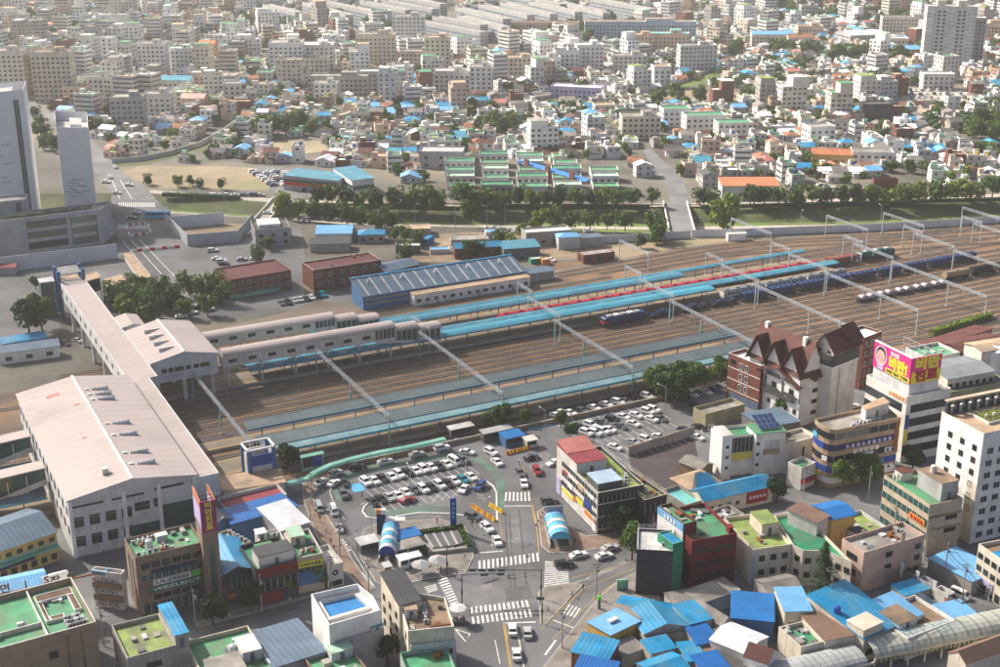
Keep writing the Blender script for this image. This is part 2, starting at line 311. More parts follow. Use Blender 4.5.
# ---------------------------------------------------------------- buildings
def inset(P, d):
 n = len(P); out = []
 for i in range(n):
  p0, p1, p2 = Vector(P[i - 1][:2]), Vector(P[i][:2]), Vector(P[(i + 1) % n][:2])
  a = (p1 - p0).normalized(); b = (p2 - p1).normalized(); na = Vector((-a.y, a.x)); nb = Vector((-b.y, b.x))
  k = na + nb; k = k / max(.3, k.dot(na)) if k.length > 1e-6 else na
  out.append((p1.x + k.x * d, p1.y + k.y * d))
 return out
class Bld:
 """a building from the roof outline seen in the photo (near corner, left corner, right corner, or a full outline anticlockwise) and its height"""
 def __init__(s, label, P, h, wall='cream', roof='green_roof', par=.9, base=0.0, name='building', cat='building', group=None, kind='flat', rise=2.0, over=.35, world=None, trim=None, z_at=None, rect=True, cornice=None):
  if world is None:
   Q = [G(x, y, h if z_at is None else z_at) for x, y in P]
   if len(Q) == 3:
    c, l, r = Q; a = (r - c); b = (l - c)
    if rect:
     n = Vector((-a.y, a.x, 0)).normalized(); b = n * b.dot(n)
    Q = [c, c + a, c + a + b, c + b]
  else: Q = [Vector((p[0], p[1], 0)) for p in world]
  a = Q[1] - Q[0]; s.ang = math.atan2(a.y, a.x); s.h = h; s.base = base
  s.root = thing(name, label, cat, (Q[0].x, Q[0].y, base), s.ang, group)
  ca, sa = math.cos(-s.ang), math.sin(-s.ang)
  s.P = [((q.x - Q[0].x) * ca - (q.y - Q[0].y) * sa, (q.x - Q[0].x) * sa + (q.y - Q[0].y) * ca) for q in Q]
  s.Q = Q; h -= base; s.hh = h; s.kind = kind; s.wallm = wall
  b = MB(); P = s.P; n = len(P)
  if kind == 'flat':
   I = inset(P, .22); s.I = I; s.rz = h - par
   b.prism(P, 0, h, 0, cap=False)
   tm = 1 if trim else 0
   for i in range(n):
    j = (i + 1) % n
    b.poly([(*P[i], h), (*P[j], h), (*I[j], h), (*I[i], h)], tm); b.poly([(*I[i], h), (*I[j], h), (*I[j], s.rz - .02), (*I[i], s.rz - .02)], 0)
   b.build('wall', [wall] + ([trim] if trim else []), s.root)
   r = MB(); r.poly([(*p, s.rz) for p in I]); r.build('roof', [roof], s.root)
  elif kind in ('gable_x', 'gable_y', 'shed_x', 'shed_y', 'shed_nx', 'shed_ny', 'hip'):
   x1 = P[1][0]; y1 = (P[3][1] + P[2][1]) / 2; s.rz = h
   b.prism(P, 0, h, 0, cap=False); o = over; t = .14; r = MB()
   if kind == 'gable_x':
    ym = y1 / 2; e = rise * o / max(.5, ym)
    b.poly([(0, y1, h), (0, 0, h), (0, ym, h + rise)]); b.poly([(x1, 0, h), (x1, y1, h), (x1, ym, h + rise)])
    r.slab([(-o, -o, h - e + t), (x1 + o, -o, h - e + t), (x1 + o, ym, h + rise + t), (-o, ym, h + rise + t)], t, 0, 1)
    r.slab([(-o, ym, h + rise + t), (x1 + o, ym, h + rise + t), (x1 + o, y1 + o, h - e + t), (-o, y1 + o, h - e + t)], t, 0, 1)
   elif kind == 'gable_y':
    xm = x1 / 2; e = rise * o / max(.5, xm)
    b.poly([(0, 0, h), (x1, 0, h), (xm, 0, h + rise)]); b.poly([(x1, y1, h), (0, y1, h), (xm, y1, h + rise)])
    r.slab([(-o, -o, h - e + t), (xm, -o, h + rise + t), (xm, y1 + o, h + rise + t), (-o, y1 + o, h - e + t)], t, 0, 1)
    r.slab([(xm, -o, h + rise + t), (x1 + o, -o, h - e + t), (x1 + o, y1 + o, h - e + t), (xm, y1 + o, h + rise + t)], t, 0, 1)
   elif kind == 'hip':
    k = min(x1, y1) / 2; R1 = (k, y1 / 2, h + rise); R2 = (x1 - k, y1 / 2, h + rise)
    if x1 < y1: R1 = (x1 / 2, k, h + rise); R2 = (x1 / 2, y1 - k, h + rise)
    c = [(-o, -o, h), (x1 + o, -o, h), (x1 + o, y1 + o, h), (-o, y1 + o, h)]
    if x1 >= y1: fs = [[c[0], c[1], R2, R1], [c[1], c[2], R2], [c[2], c[3], R1, R2], [c[3], c[0], R1]]
    else: fs = [[c[0], c[1], R1], [c[1], c[2], R2, R1], [c[2], c[3], R2], [c[3], c[0], R1, R2]]
    for f in fs: r.slab([(p[0], p[1], p[2] + t) for p in f], t, 0, 1)
   else:
    z = {'shed_x': (0, rise, rise, 0), 'shed_nx': (rise, 0, 0, rise), 'shed_y': (0, 0, rise, rise), 'shed_ny': (rise, rise, 0, 0)}[kind]
    for i in range(4):
     j = (i + 1) % 4
     if z[i] + z[j] > 0: b.poly([(*P[i], h), (*P[j], h)] + [(*P[q], h + z[q]) for q in (j, i) if z[q] > 0])
    E_ = inset(P, -o); r.slab([(*E_[q], h + z[q] + t) for q in range(4)], t, 0, 1)
   b.build('wall', [wall], s.root); r.build('roof', [roof, trim or roof], s.root)
 def edge(s, i):
  p, q = Vector(s.P[i]), Vector(s.P[(i + 1) % len(s.P)]); d = q - p; return p, d, d.length, math.atan2(d.y, d.x)
 def at(s, i, f, z, out=0.0):
  p, d, L, a = s.edge(i); n = Vector((d.y, -d.x)) / L; q = p + d * f + n * out; return (q.x, q.y, z)
 def win(s, i, n, w, hgt, zs, style='frame', f0=.0, f1=1.0, skip=()):
  me = win_mesh(w, hgt, style); a = s.edge(i)[3]
  for r, z in enumerate(zs):
   for k in range(n):
    if (r, k) in skip: continue
    obj('window', me, s.root, s.at(i, f0 + (f1 - f0) * (k + .5) / n, z, .0), a)
  return s
 def floors(s, i, n, w=1.5, hgt=1.4, fl=3.2, z0=1.2, top=.9, **k):
  zs = []; z = z0
  while z + hgt < s.hh - top: zs.append(z); z += fl
  return s.win(i, n, w, hgt, zs, **k)
 def band(s, i, z0, z1, m='glass', out=.05, f0=.02, f1=.98, name='window_band', mull=0):
  b = MB(); p, d, L, a = s.edge(i); x0, x1 = L * f0, L * f1
  b.box(x0, -out, z0, x1, .1, z1, 0)
  if mull:
   for k in range(mull + 1):
    x = x0 + (x1 - x0) * k / mull; b.box(x - .05, -out - .05, z0, x + .05, -out, z1, 1)
  return b.build(name, [m] + (['frame'] if mull else []), s.root, (p.x, p.y, 0), a)
 def sign(s, i, f0, f1, z0, z1, m, txt=None, tm='sign_white', out=.25, size=None, fit=True, rows=None):
  p, d, L, a = s.edge(i); b = MB(); x0, x1 = L * f0, L * f1
  b.box(x0, -out, z0, x1, -.02, z1, 0); o = b.build('sign_board', [m], s.root, (p.x, p.y, 0), a)
  if txt:
   hgt = z1 - z0; size = size or hgt * .8
   lettering(txt, size, tm, o, ((x0 + x1) / 2, -out - .04, (z0 + z1) / 2), 0, fit=(x1 - x0) * .86 if fit else None)
  return o
 def roofpt(s, fa, fb):
  P = s.P; p = Vector(P[0]).lerp(Vector(P[1]), fa); q = Vector(P[-1]).lerp(Vector(P[2]), fa); return p.lerp(q, fb)
 def on_roof(s, a0, b0, a1, b1, hgt, wall='off_white', roof='concrete_roof', name='stair_house', z=None, door=True, over=.15):
  z = s.rz if z is None else z; Q = [s.roofpt(a0, b0), s.roofpt(a1, b0), s.roofpt(a1, b1), s.roofpt(a0, b1)]
  b = MB(); b.prism(Q, z, z + hgt, 0); o = b.build(name, [wall], s.root)
  r = MB(); r.slab([(*p, z + hgt + .16) for p in inset(Q, -over)], .16); r.build('roof', [roof], o)
  if door:
   d = Q[1] - Q[0]; L = d.length; m = Q[0] + d * .5; a = math.atan2(d.y, d.x)
   dm = MB(); dm.box(-.45, -.06, 0, .45, 0, min(2.0, hgt * .85)); dm.build('door', ['dark_grey'], o, (m.x, m.y, z), a)
  return o
 def tank(s, a, b, m='yellow', z=None):
  p = s.roofpt(a, b); return obj('water_tank', tank_mesh(m), s.root, (p.x, p.y, s.rz if z is None else z))
 def acs(s, a0, b0, a1, b1, n, z=None):
  for k in range(n):
   p = s.roofpt(a0 + (a1 - a0) * k / max(1, n - 1), b0 + (b1 - b0) * k / max(1, n - 1)); obj('air_conditioner', ac_mesh(), s.root, (p.x, p.y, s.rz if z is None else z), random.choice((0, 0, 1.57)))
  return s
 def acwall(s, i, n, zs, f0=.1, f1=.9):
  for z in zs:
   for k in range(n):
    p, d, L, a = s.edge(i); obj('air_conditioner', ac_mesh(), s.root, s.at(i, f0 + (f1 - f0) * (k + random.random() * .6) / n, z, .22), a)
  return s
 def clutter(s, n, seed=0):
  """crates, pipes and pots standing on the roof, joined as one part"""
  rr = random.Random(seed); b = MB()
  for _ in range(n):
   p = s.roofpt(rr.uniform(.12, .88), rr.uniform(.12, .88)); w, l, h = rr.uniform(.25, .8), rr.uniform(.25, 1.1), rr.uniform(.2, .9)
   b.box(p.x - w, p.y - l, s.rz, p.x + w, p.y + l, s.rz + h, rr.randrange(4), bottom=False)
  if n: stuff(b.build('roof_clutter', ['concrete', 'light_grey', 'rust', 'dark_grey'], s.root))
  return s
 def rail(s, m='steel', hgt=1.0):
  b = MB(); I = inset(s.P, .12); n = len(I)
  for i in range(n):
   p, q = Vector((*I[i], s.hh)), Vector((*I[(i + 1) % n], s.hh)); up = Vector((0, 0, hgt)); b.bar(p + up, q + up, .06); b.bar(p + up * .5, q + up * .5, .05)
   k = max(1, int((q - p).length / 2))
   for j in range(k): c = p.lerp(q, j / k); b.bar(c, c + up, .06)
  b.build('railing', [m], s.root); return s
# ================================================================ ground, stream, roads
ORD = ['first', 'second', 'third', 'fourth', 'fifth', 'sixth', 'seventh', 'eighth', 'ninth', 'tenth', 'eleventh', 'twelfth', 'thirteenth', 'fourteenth', 'fifteenth', 'sixteenth', 'seventeenth', 'eighteenth', 'nineteenth', 'twentieth'] + ['%dth' % i for i in range(21, 60)]
def gpts(px, z=0.0): return [(*G(x, y)[:2], z) for x, y in px]
NB = gpts([(-420, 196), (-60, 194), (150, 193), (280, 203), (340, 205), (450, 207), (640, 206), (700, 205), (850, 205), (1000, 197), (1300, 180)])
SB = gpts([(-420, 214), (-60, 212), (150, 212), (280, 219), (340, 224), (450, 227), (640, 233), (745, 233), (870, 228.5), (1000, 220), (1300, 200)])
b = MB(); F_ = 9000
for i in range(len(NB) - 1): b.poly([NB[i], NB[i + 1], (NB[i + 1][0] * 4, F_, 0), (NB[i][0] * 4, F_, 0)])
b.poly([NB[0], (NB[0][0] * 4, F_, 0), (-F_, F_, 0), (-F_, NB[0][1], 0)]); b.poly([NB[-1], (F_, NB[-1][1], 0), (F_, F_, 0), (NB[-1][0] * 4, F_, 0)])
for i in range(len(SB) - 1): b.poly([(SB[i][0], -1500, 0), (SB[i + 1][0], -1500, 0), SB[i + 1], SB[i]])
b.poly([(-F_, -1500, 0), (SB[0][0], -1500, 0), SB[0], (-F_, SB[0][1], 0)]); b.poly([(SB[-1][0], -1500, 0), (F_, -1500, 0), (F_, SB[-1][1], 0), SB[-1]])
for a, c in ((NB[0], SB[0]), (NB[-1], SB[-1])): b.poly([a, c, (F_ * (1 if a[0] > 0 else -1), c[1], 0), (F_ * (1 if a[0] > 0 else -1), a[1], 0)] if a[0] < 0 else [c, a, (F_, a[1], 0), (F_, c[1], 0)])
struct(b.build('ground', ['ground']))
def strip(name, m, t0, z0, t1, z1):
 b = MB()
 for i in range(len(NB) - 1):
  q = []
  for k, t, z in ((i, t0, z0), (i, t1, z1), (i + 1, t1, z1), (i + 1, t0, z0)):
   q.append((NB[k][0] + (SB[k][0] - NB[k][0]) * t, NB[k][1] + (SB[k][1] - NB[k][1]) * t, z))
  b.poly(q)
 struct(b.build(name, [m]))
strip('stream_bank', 'bank', 0, 0, .34, -4.2); strip('stream_bed', 'grass', .34, -4.2, .46, -4.2); strip('riverside_path', 'path', .46, -4.15, .56, -4.15)
strip('stream_verge', 'grass', .56, -4.2, .80, -4.2); strip('stream_bank', 'grass', .80, -4.2, 1, 0)
def sheet(name, px, m, z=.012): 
 b = MB(); P = gpts(px, z); b.poly(P); return struct(b.build(name, [m]))
def ribbon(name, px, w, m, z=.02, h=0.0, closed=False):
 """a painted line, kerb or strip w metres wide along photo points on the ground"""
 P = [G(x, y) for x, y in px]; b = MB(); n = len(P); Ls = []; Rs = []
 for i in range(n):
  d = ((P[i + 1] if i < n - 1 else P[i]) - (P[i - 1] if i else P[i])); d = Vector((d.x, d.y, 0)).normalized(); nn = Vector((-d.y, d.x, 0)) * w / 2
  Ls.append(P[i] + nn); Rs.append(P[i] - nn)
 for i in range(n - 1):
  b.poly([(*Rs[i][:2], z + h), (*Rs[i + 1][:2], z + h), (*Ls[i + 1][:2], z + h), (*Ls[i][:2], z + h)])
  if h:
   b.poly([(*Rs[i][:2], z), (*Rs[i + 1][:2], z), (*Rs[i + 1][:2], z + h), (*Rs[i][:2], z + h)]); b.poly([(*Ls[i + 1][:2], z), (*Ls[i][:2], z), (*Ls[i][:2], z + h), (*Ls[i + 1][:2], z + h)])
 return struct(b.build(name, [m]))
def uvsheet(name, u0, v0, u1, v1, m, z): 
 b = MB(); b.poly([tuple(W(u0, v0, z)), tuple(W(u1, v0, z)), tuple(W(u1, v1, z)), tuple(W(u0, v1, z))]); return struct(b.build(name, [m]))
uvsheet('road', -330, -260, 250, -25.5, 'asphalt', .004)
uvsheet('rail_yard', -420, -25.4, 560, 72, 'ballast', .006); 
sheet('rail_yard', [(500, 283), (545, 262), (600, 262), (660, 252), (740, 241), (870, 232.5), (1000, 225), (1300, 205), (1300, 250), (1000, 250), (820, 262), (700, 285)], 'ballast', .008)
sheet('yard_ground', [(150, 345), (285, 312), (320, 300), (350, 308), (420, 300), (545, 272), (640, 253), (640, 258), (545, 284), (350, 325), (225, 352)], 'yard', .010)
# pavements: raised slabs with kerbs
def pavement(px, m='red_paving', h=.13, name='pavement'):
 P = gpts(px); b = MB(); Q = [(p[0], p[1]) for p in P]
 ar = sum(Q[i - 1][0] * Q[i][1] - Q[i][0] * Q[i - 1][1] for i in range(len(Q)))
 if ar < 0: Q = Q[::-1]
 I = inset(Q, .3); n = len(Q); b.prism(Q, 0, h, 1, cap=False)
 for i in range(n): j = (i + 1) % n; b.poly([(*Q[i], h), (*Q[j], h), (*I[j], h), (*I[i], h)], 1)
 b.poly([(*p, h) for p in I], 0); return struct(b.build(name, [m, 'kerb']))
pavement([(357.5, 542), (360, 558), (375, 582), (388, 588), (425, 580), (465, 574), (474, 557), (472.5, 542), (465, 527), (440, 519), (380, 522), (365, 529)], 'paving')
pavement([(538, 593), (540, 624), (545, 626), (583, 585), (574, 583), (546, 586)], 'paving')
pavement([(541, 670), (560, 645), (598, 597), (620, 580), (650, 566), (660, 600), (610, 640), (572, 672)], 'paving')
pavement([(537, 512), (545, 507), (556, 519), (585, 536), (640, 531), (642, 541), (600, 549), (575, 553), (549, 553), (541, 546)], 'red_paving')
pavement([(303, 501), (312, 498), (327, 516), (353, 560), (373, 589), (366, 593), (338, 566), (316, 536)], 'red_paving')
pavement([(285, 465), (330, 452), (430, 440), (470, 432), (515, 428), (520, 438), (470, 443), (430, 449), (355, 463), (322, 478), (312, 498), (303, 500), (303, 480)], 'red_paving')
pavement([(196, 622), (330, 585), (334, 590), (198, 628)], 'paving')
# painted surfaces
for px, w in (([(343, 500), (338, 488), (346, 476), (372, 469), (420, 460.5), (458, 453.5)], 3.2), ([(466, 455), (480, 461), (493, 469), (500, 480), (500, 512)], 2.4), ([(370, 510), (378, 513.5), (395, 512.5), (420, 509), (456, 510)], 3.4)):
 ribbon('painted_lane', px, w, 'paint_green', .016)
for px in ([(369, 503), (364, 507), (362.5, 512), (367, 517.5), (380, 519), (400, 516), (420, 513), (452, 514), (468, 516.5)], [(476, 479.5), (486, 481.5), (493, 486), (496.5, 493), (497, 521)]):
 ribbon('kerb', px, .45, 'paint_white', .01, .16)
ribbon('kerb', [(345, 520), (334, 505), (330, 492), (338, 474)], .4, 'kerb', .01, .14)
sheet('parking_bay', [(348.4, 485), (361, 483), (366, 490), (354, 492.4)], 'paint_blue', .02); sheet('parking_bay', [(525, 425.5), (549, 420), (554, 424.5), (529, 430.5)], 'paint_blue', .02)
def crosswalk(a, b_, c, d, n):
 A, B, C_, D = (G(*p) for p in (a, b_, c, d)); m = MB()
 for i in range(n):
  f0, f1 = (i + .12) / n, (i + .62) / n
  m.poly([(*p[:2], .024) for p in (A.lerp(B, f0), A.lerp(B, f1), D.lerp(C_, f1), D.lerp(C_, f0))])
 struct(m.build('crosswalk', ['paint_white']))
for q in (((504, 501), (532, 501), (531, 492), (505, 492), 7), ((478, 570), (541, 561), (540, 552.5), (478, 561), 14), ((544, 587), (545, 560.5), (568, 562), (569, 583), 12),
          ((470, 613.5), (531, 606.5), (529, 600), (470, 607), 13), ((472, 624.5), (534, 616.5), (532, 609), (471, 617), 13), ((437, 580), (451, 606), (459, 603), (447, 577), 10), ((424, 587), (428, 593.5), (438, 590.5), (436, 584), 4),
          ((562, 613.5), (576, 618), (582, 609), (569, 604), 4), ((371, 543), (379, 553), (383, 551), (376, 541), 4), ((338, 541), (347, 553), (352, 551), (343, 539), 5),
          ((118, 207), (156, 207), (155, 202.5), (119, 202.5), 18), ((118, 229), (150, 229), (149, 225), (119, 225), 15)): crosswalk(*q)
for px, w, m in (([(503, 622), (510, 668)], .16, 'paint_yellow'), ([(504.5, 622), (511.5, 668)], .16, 'paint_yellow'), ([(536, 526), (523, 466)], .2, 'paint_yellow'), ([(505, 623), (536, 622)], .4, 'paint_white'), ([(517, 628), (524, 668)], .2, 'paint_white'),
                 ([(539, 553), (536, 520), (521, 466)], .2, 'paint_yellow'), ([(504, 506), (533, 506)], .4, 'paint_white'), ([(493, 527), (492, 546)], .15, 'paint_white'), ([(504, 548), (497, 508)], .15, 'paint_yellow'), ([(478, 553), (503, 551)], .4, 'paint_white'),
                 ([(572, 578), (612, 568), (650, 556)], .15, 'paint_yellow'), ([(570, 584), (590, 578)], .15, 'paint_white'), ([(596, 574), (612, 570)], .15, 'paint_white'), ([(580, 590), (622, 573), (660, 560)], .15, 'paint_yellow'), ([(552, 640), (596, 596), (622, 578)], .15, 'paint_yellow'), ([(541, 630), (585, 587)], .15, 'paint_yellow'),
                 ([(349, 545), (375, 588)], .15, 'paint_white'), ([(362, 572), (373, 586)], .25, 'paint_white'), ([(345, 548), (330, 520), (318, 503)], .15, 'paint_yellow'), ([(553, 620), (574, 628)], .3, 'paint_white'), ([(545, 655), (556, 640)], .5, 'paint_white'),
                 ([(455, 629), (470, 634), (466, 642), (455, 629)], .3, 'paint_white'), ([(500, 664), (495, 640)], .2, 'paint_white'), ([(376, 612), (392, 606)], .2, 'paint_yellow'), ([(200, 632), (330, 597)], .15, 'paint_yellow'), ([(210, 624), (335, 590)], .15, 'paint_white')):
 ribbon('road_marking', px, w, m, .022)
b = MB()
def bayrow(p, q, n, dx, dy):
 P, Q = G(*p), G(*q); d = G(p[0] + dx, p[1] + dy) - P
 for i in range(n + 1):
  a = P.lerp(Q, i / n); e = (Q - P).normalized() * .07
  b.poly([(*(a - e)[:2], .02), (*(a + e)[:2], .02), (*(a + d + e)[:2], .02), (*(a + d - e)[:2], .02)])
bayrow((364, 489), (468, 466), 14, 11, 9); bayrow((372, 506), (478, 482), 14, 9, 8); bayrow((432, 503), (470, 494), 4, 9, -11)
bayrow((552, 421), (652, 399), 13, 9, 6); bayrow((570, 432), (660, 412), 13, 10, 8); bayrow((580, 443), (668, 422), 12, 9, 6); bayrow((602, 455), (700, 432), 13, 12, 7); bayrow((606, 449), (702, 426), 13, 8, 5)
struct(b.build('parking_lines', ['paint_white']))
sheet('gravel_lot', [(628, 456), (694, 437), (700, 465), (690, 490), (640, 492)], 'purple_bed', .014)
# other roads north of the railway
sheet('avenue', [(118, 233), (151, 233), (196, 280), (212, 296), (150, 300), (118, 245)], 'asphalt', .013)
sheet('avenue', [(113, 207), (168, 207), (152, 234), (117, 234)], 'asphalt', .016); sheet('avenue', [(112, 192.5), (150, 192.5), (168, 212.5), (110, 212.5)], 'asphalt', .019)
sheet('avenue', [(112, 193), (150, 193), (120, 170), (103, 150), (58, 114), (26, 100), (30, 112), (56, 124), (88, 155), (98, 180)], 'asphalt', .012)
sheet('side_road', [(150, 193), (150, 190), (280, 199), (450, 206), (640, 204), (700, 203), (1000, 194), (1000, 197), (850, 205), (640, 207), (280, 203)], 'path', .010)
for px in ([(122, 240), (150, 275)], [(131, 240), (165, 278)], [(140, 240), (178, 280)], [(120, 199), (112, 180)], [(132, 199), (120, 180)]): ribbon('road_marking', px, .3, 'paint_white', .026)
sheet('vacant_lot', [(122, 172), (140, 166), (205, 166), (262, 168), (272, 182), (268, 191), (190, 188), (160, 189), (140, 182)], 'sand', .014)
sheet('vacant_lot', [(255, 148), (280, 140), (322, 141), (330, 151), (290, 155)], 'sand', .014); sheet('vacant_lot', [(648, 92), (672, 88), (742, 92), (738, 100), (690, 101), (655, 98)], 'earth', .014)
sheet('car_park', [(255, 166), (300, 168), (330, 190), (345, 196), (280, 199), (270, 186)], 'asphalt', .016); sheet('car_park', [(885, 89), (960, 88), (985, 103), (900, 103)], 'path', .016)
sheet('bridge_approach', [(664, 183), (642, 150), (650, 148), (682, 178), (692, 203), (672, 205)], 'asphalt', .018)
sheet('forecourt', [(236, 243), (252, 226), (300, 226), (306, 262), (303, 298), (345, 290), (352, 300), (240, 319), (112, 320), (85, 291), (62, 286), (118, 262), (118, 214), (160, 214), (190, 247)], 'asphalt', .0095)
sheet('forecourt', [(0, 272), (118, 258), (128, 275), (62, 285), (60, 330), (0, 342)], 'asphalt', .016); sheet('yard_ground', [(400, 262), (420, 236), (470, 232), (540, 231), (600, 235), (640, 240), (600, 258), (520, 262)], 'earth', .013)
sheet('yard_ground', [(610, 249), (640, 240), (740, 236), (735, 241), (660, 251), (620, 259)], 'sand', .017)
for px, m in (([(505, 588), (530, 585), (533, 598), (506, 601)], 'asphalt_worn'), ([(478, 585), (492, 583), (493, 591), (479, 593)], 'asphalt_pale'), ([(510, 520), (519, 519), (521, 541), (511, 543)], 'asphalt_pale'), ([(398, 525), (440, 515), (441, 517), (399, 527.5)], 'asphalt_pale'), ([(560, 597), (574, 585), (579, 587), (566, 599)], 'asphalt_worn'), ([(514, 640), (523, 640), (530, 668), (519, 668)], 'asphalt_worn'), ([(330, 505), (336, 504), (352, 535), (346, 537)], 'asphalt_worn'), ([(528, 466), (545, 450), (551, 455), (536, 476)], 'asphalt_pale'), ([(585, 578), (625, 560), (628, 563), (590, 581)], 'asphalt_pale'), ([(470, 470), (478, 474), (486, 500), (478, 499)], 'asphalt_pale'), ([(230, 620), (300, 603), (302, 607), (232, 625)], 'asphalt_worn')): sheet('road_patch', px, m, .009)
for px in ([(480, 580), (534, 572)], [(480, 583), (536, 575)], [(512, 600), (508, 560), (505, 510)], [(517, 600), (512, 560), (509, 510)], [(528, 600), (524, 560), (519, 510)], [(380, 522), (430, 518), (480, 524), (497, 545)]): ribbon('tyre_track', px, .5, 'asphalt_worn', .0115)
def bridge(label, pxs, w, m='path', walls='off_white'):
 P = [G(x, y) for x, y in pxs]; t = thing('bridge', label, 'bridge', (P[0].x, P[0].y, 0)); d = P[1] - P[0]; L = d.length; a = math.atan2(d.y, d.x); t.rotation_euler = (0, 0, a)
 b = MB(); b.box(0, -w / 2, -.9, L, w / 2, .06, 0); b.build('deck', [m], t)
 for s in (-1, 1): b = MB(); b.box(0, s * w / 2 - .2, .06, L, s * w / 2 + .2, 1.3, 0); b.build('parapet', [walls], t)
 b = MB(); [b.box(L * f - .5, -w / 2 + .5, -4.3, L * f + .5, w / 2 - .5, -.9, 0) for f in (.35, .68)]; b.build('pier', ['concrete'], t)
bridge('pale concrete road bridge over the stream with high cream parapets', [(683, 236), (675, 203)], 11, 'asphalt')
bridge('narrow concrete bridge over the stream beside the vacant sand lot', [(262, 221), (281, 199)], 7)
# ================================================================ railway
def rail_line(name, P, label=None, ball='ballast_rust'):
 """a track along world points: ballast bed, two rails, sleepers"""
 P = [Vector((p[0], p[1], 0)) for p in P]; t = struct(obj('railway_track', None, None, (P[0].x, P[0].y, 0)))
 P = [p - P[0] for p in P]; n = len(P)
 N = []
 for i in range(n):
  d = (P[min(i + 1, n - 1)] - P[max(i - 1, 0)]).normalized(); N.append(Vector((-d.y, d.x, 0)))
 b = MB()
 for i in range(n - 1):
  for o0, z0, o1, z1 in ((-1.75, .02, -1.35, .16), (-1.35, .16, 1.35, .16), (1.35, .16, 1.75, .02)):
   b.poly([(*(P[i] - N[i] * -o0)[:2], z0), (*(P[i + 1] - N[i + 1] * -o0)[:2], z0), (*(P[i + 1] + N[i + 1] * o1)[:2], z1), (*(P[i] + N[i] * o1)[:2], z1)], int(o0 == -1.35))
 b.build('ballast_bed', [ball, 'ballast_dark'], t)
 for s in (-1, 1):
  b = MB()
  for i in range(n - 1):
   for o0, z0, o1, z1 in ((-.06, .2, -.06, .36), (-.06, .36, .06, .36), (.06, .36, .06, .2)):
    b.poly([(*(P[i] + N[i] * (s * .75 + o0))[:2], z0), (*(P[i + 1] + N[i + 1] * (s * .75 + o0))[:2], z0), (*(P[i + 1] + N[i + 1] * (s * .75 + o1))[:2], z1), (*(P[i] + N[i] * (s * .75 + o1))[:2], z1)])
  b.build('rail', ['rail'], t)
 b = MB(); carry = 0.0
 for i in range(n - 1):
  d = P[i + 1] - P[i]; L = d.length; d.normalize(); nn = Vector((-d.y, d.x, 0)); x = carry
  while x < L:
   c = P[i] + d * x; k = len(b.v); e = d * .13; f = nn * 1.2
   b.v += [(*(c - e - f)[:2], .235), (*(c + e - f)[:2], .235), (*(c + e + f)[:2], .235), (*(c - e + f)[:2], .235)]; b.f.append((k, k + 1, k + 2, k + 3)); b.m.append(0); x += .75
  carry = x - L
 stuff(b.build('sleepers', ['sleeper'], t)); return t
def straight(v, u0, u1, ball='ballast_rust'): return rail_line('', [W(u0, v), W((u0 + u1) / 2, v), W(u1, v)], None, ball)
uvsheet('track_bed', -140, 6.5, 110, 14.5, 'purple_bed', .012)
for v in (-20.8, -4.2): straight(v, -330, 420, 'ballast')
for v in (14.4, 18.5, 22.6, 26.7, 30.8, 34.7, 38.6): straight(v, -330, 440)
for v in (10.0,): straight(v, 60, 440)
for v in (-8.4, -12.6, -16.7, .2, 5.0): straight(v, 108, 440)
for v in (-26.5, -30.6): straight(v, 165, 440)
for v in (44.2,): straight(v, 122, 440)
for v in (51.0,): straight(v, 186, 440)
for v in (58.2,): straight(v, -330, 440)
for v in (73.4, 77.6): straight(v, -110, 440)
for v in (81.8, 86.0): straight(v, -60, 100)
def px_track(px): 
 P = [G(x, y) for x, y in px]; Q = []
 for i in range(len(P) - 1):     # smooth through the points
  p0, p1, p2, p3 = P[max(i - 1, 0)], P[i], P[i + 1], P[min(i + 2, len(P) - 1)]
  for k in range(6):
   t = k / 6; Q.append(.5 * ((2 * p1) + (p2 - p0) * t + (2 * p0 - 5 * p1 + 4 * p2 - p3) * t * t + (3 * p1 - p0 - 3 * p2 + p3) * t ** 3))
 Q.append(P[-1]); rail_line('', Q)
px_track([(540, 277), (640, 259), (720, 246), (800, 240), (900, 234), (1000, 227.5), (1150, 217)]); px_track([(560, 277), (660, 260), (750, 246), (850, 240), (950, 233), (1150, 220)])
px_track([(600, 274), (700, 257), (790, 247), (880, 242), (1000, 233.5), (1150, 224)]); px_track([(640, 272), (740, 255), (840, 249), (940, 241.5), (1150, 228)]); px_track([(720, 265), (840, 254.5), (940, 247), (1150, 233)])
# walls beside the yard
def uvwall(label, cat, name, u0, v0, u1, v1, h, t, m, panel=0, posts=None, cap=None):
 """a fence or wall in the railway grid; panel>0: separate panels of that length between posts"""
 p, q = W(u0, v0), W(u1, v1); return wall_between(label, cat, name, p, q, h, t, m, panel, posts, cap)
def wall_between(label, cat, name, p, q, h, t, m, panel=0, posts=None, cap=None, z=0.0):
 d = q - p; L = math.hypot(d.x, d.y); r = thing(name, label, cat, (p.x, p.y, z), math.atan2(d.y, d.x))
 if panel:
  n = max(1, round(L / panel)); w = L / n; b = MB(); b.box(.06, -t / 2, .05, w - .06, t / 2, h, 0)
  for f in (.33, .66): b.box(.06, -t / 2 - .03, h * f - .04, w - .06, -t / 2, h * f + .04, 0)
  me = b.mesh('panel', [m]); pm = MB(); pm.box(-.06, -t / 2 - .06, 0, .06, t / 2 + .06, h + .05, 0); pme = pm.mesh('post', [posts or 'steel'])
  for i in range(n): obj('panel', me, r, (i * w, 0, 0)); obj('post', pme, r, (i * w, 0, 0))
  obj('post', pme, r, (L, 0, 0))
 else: b = MB(); b.box(0, -t / 2, 0, L, t / 2, h, 0); b.build('wall', [m], r)
 if cap: b = MB(); b.box(-.05, -t / 2 - .08, h + .01, L + .05, t / 2 + .08, h + .14, 0); b.build('coping', [cap], r)
 return r
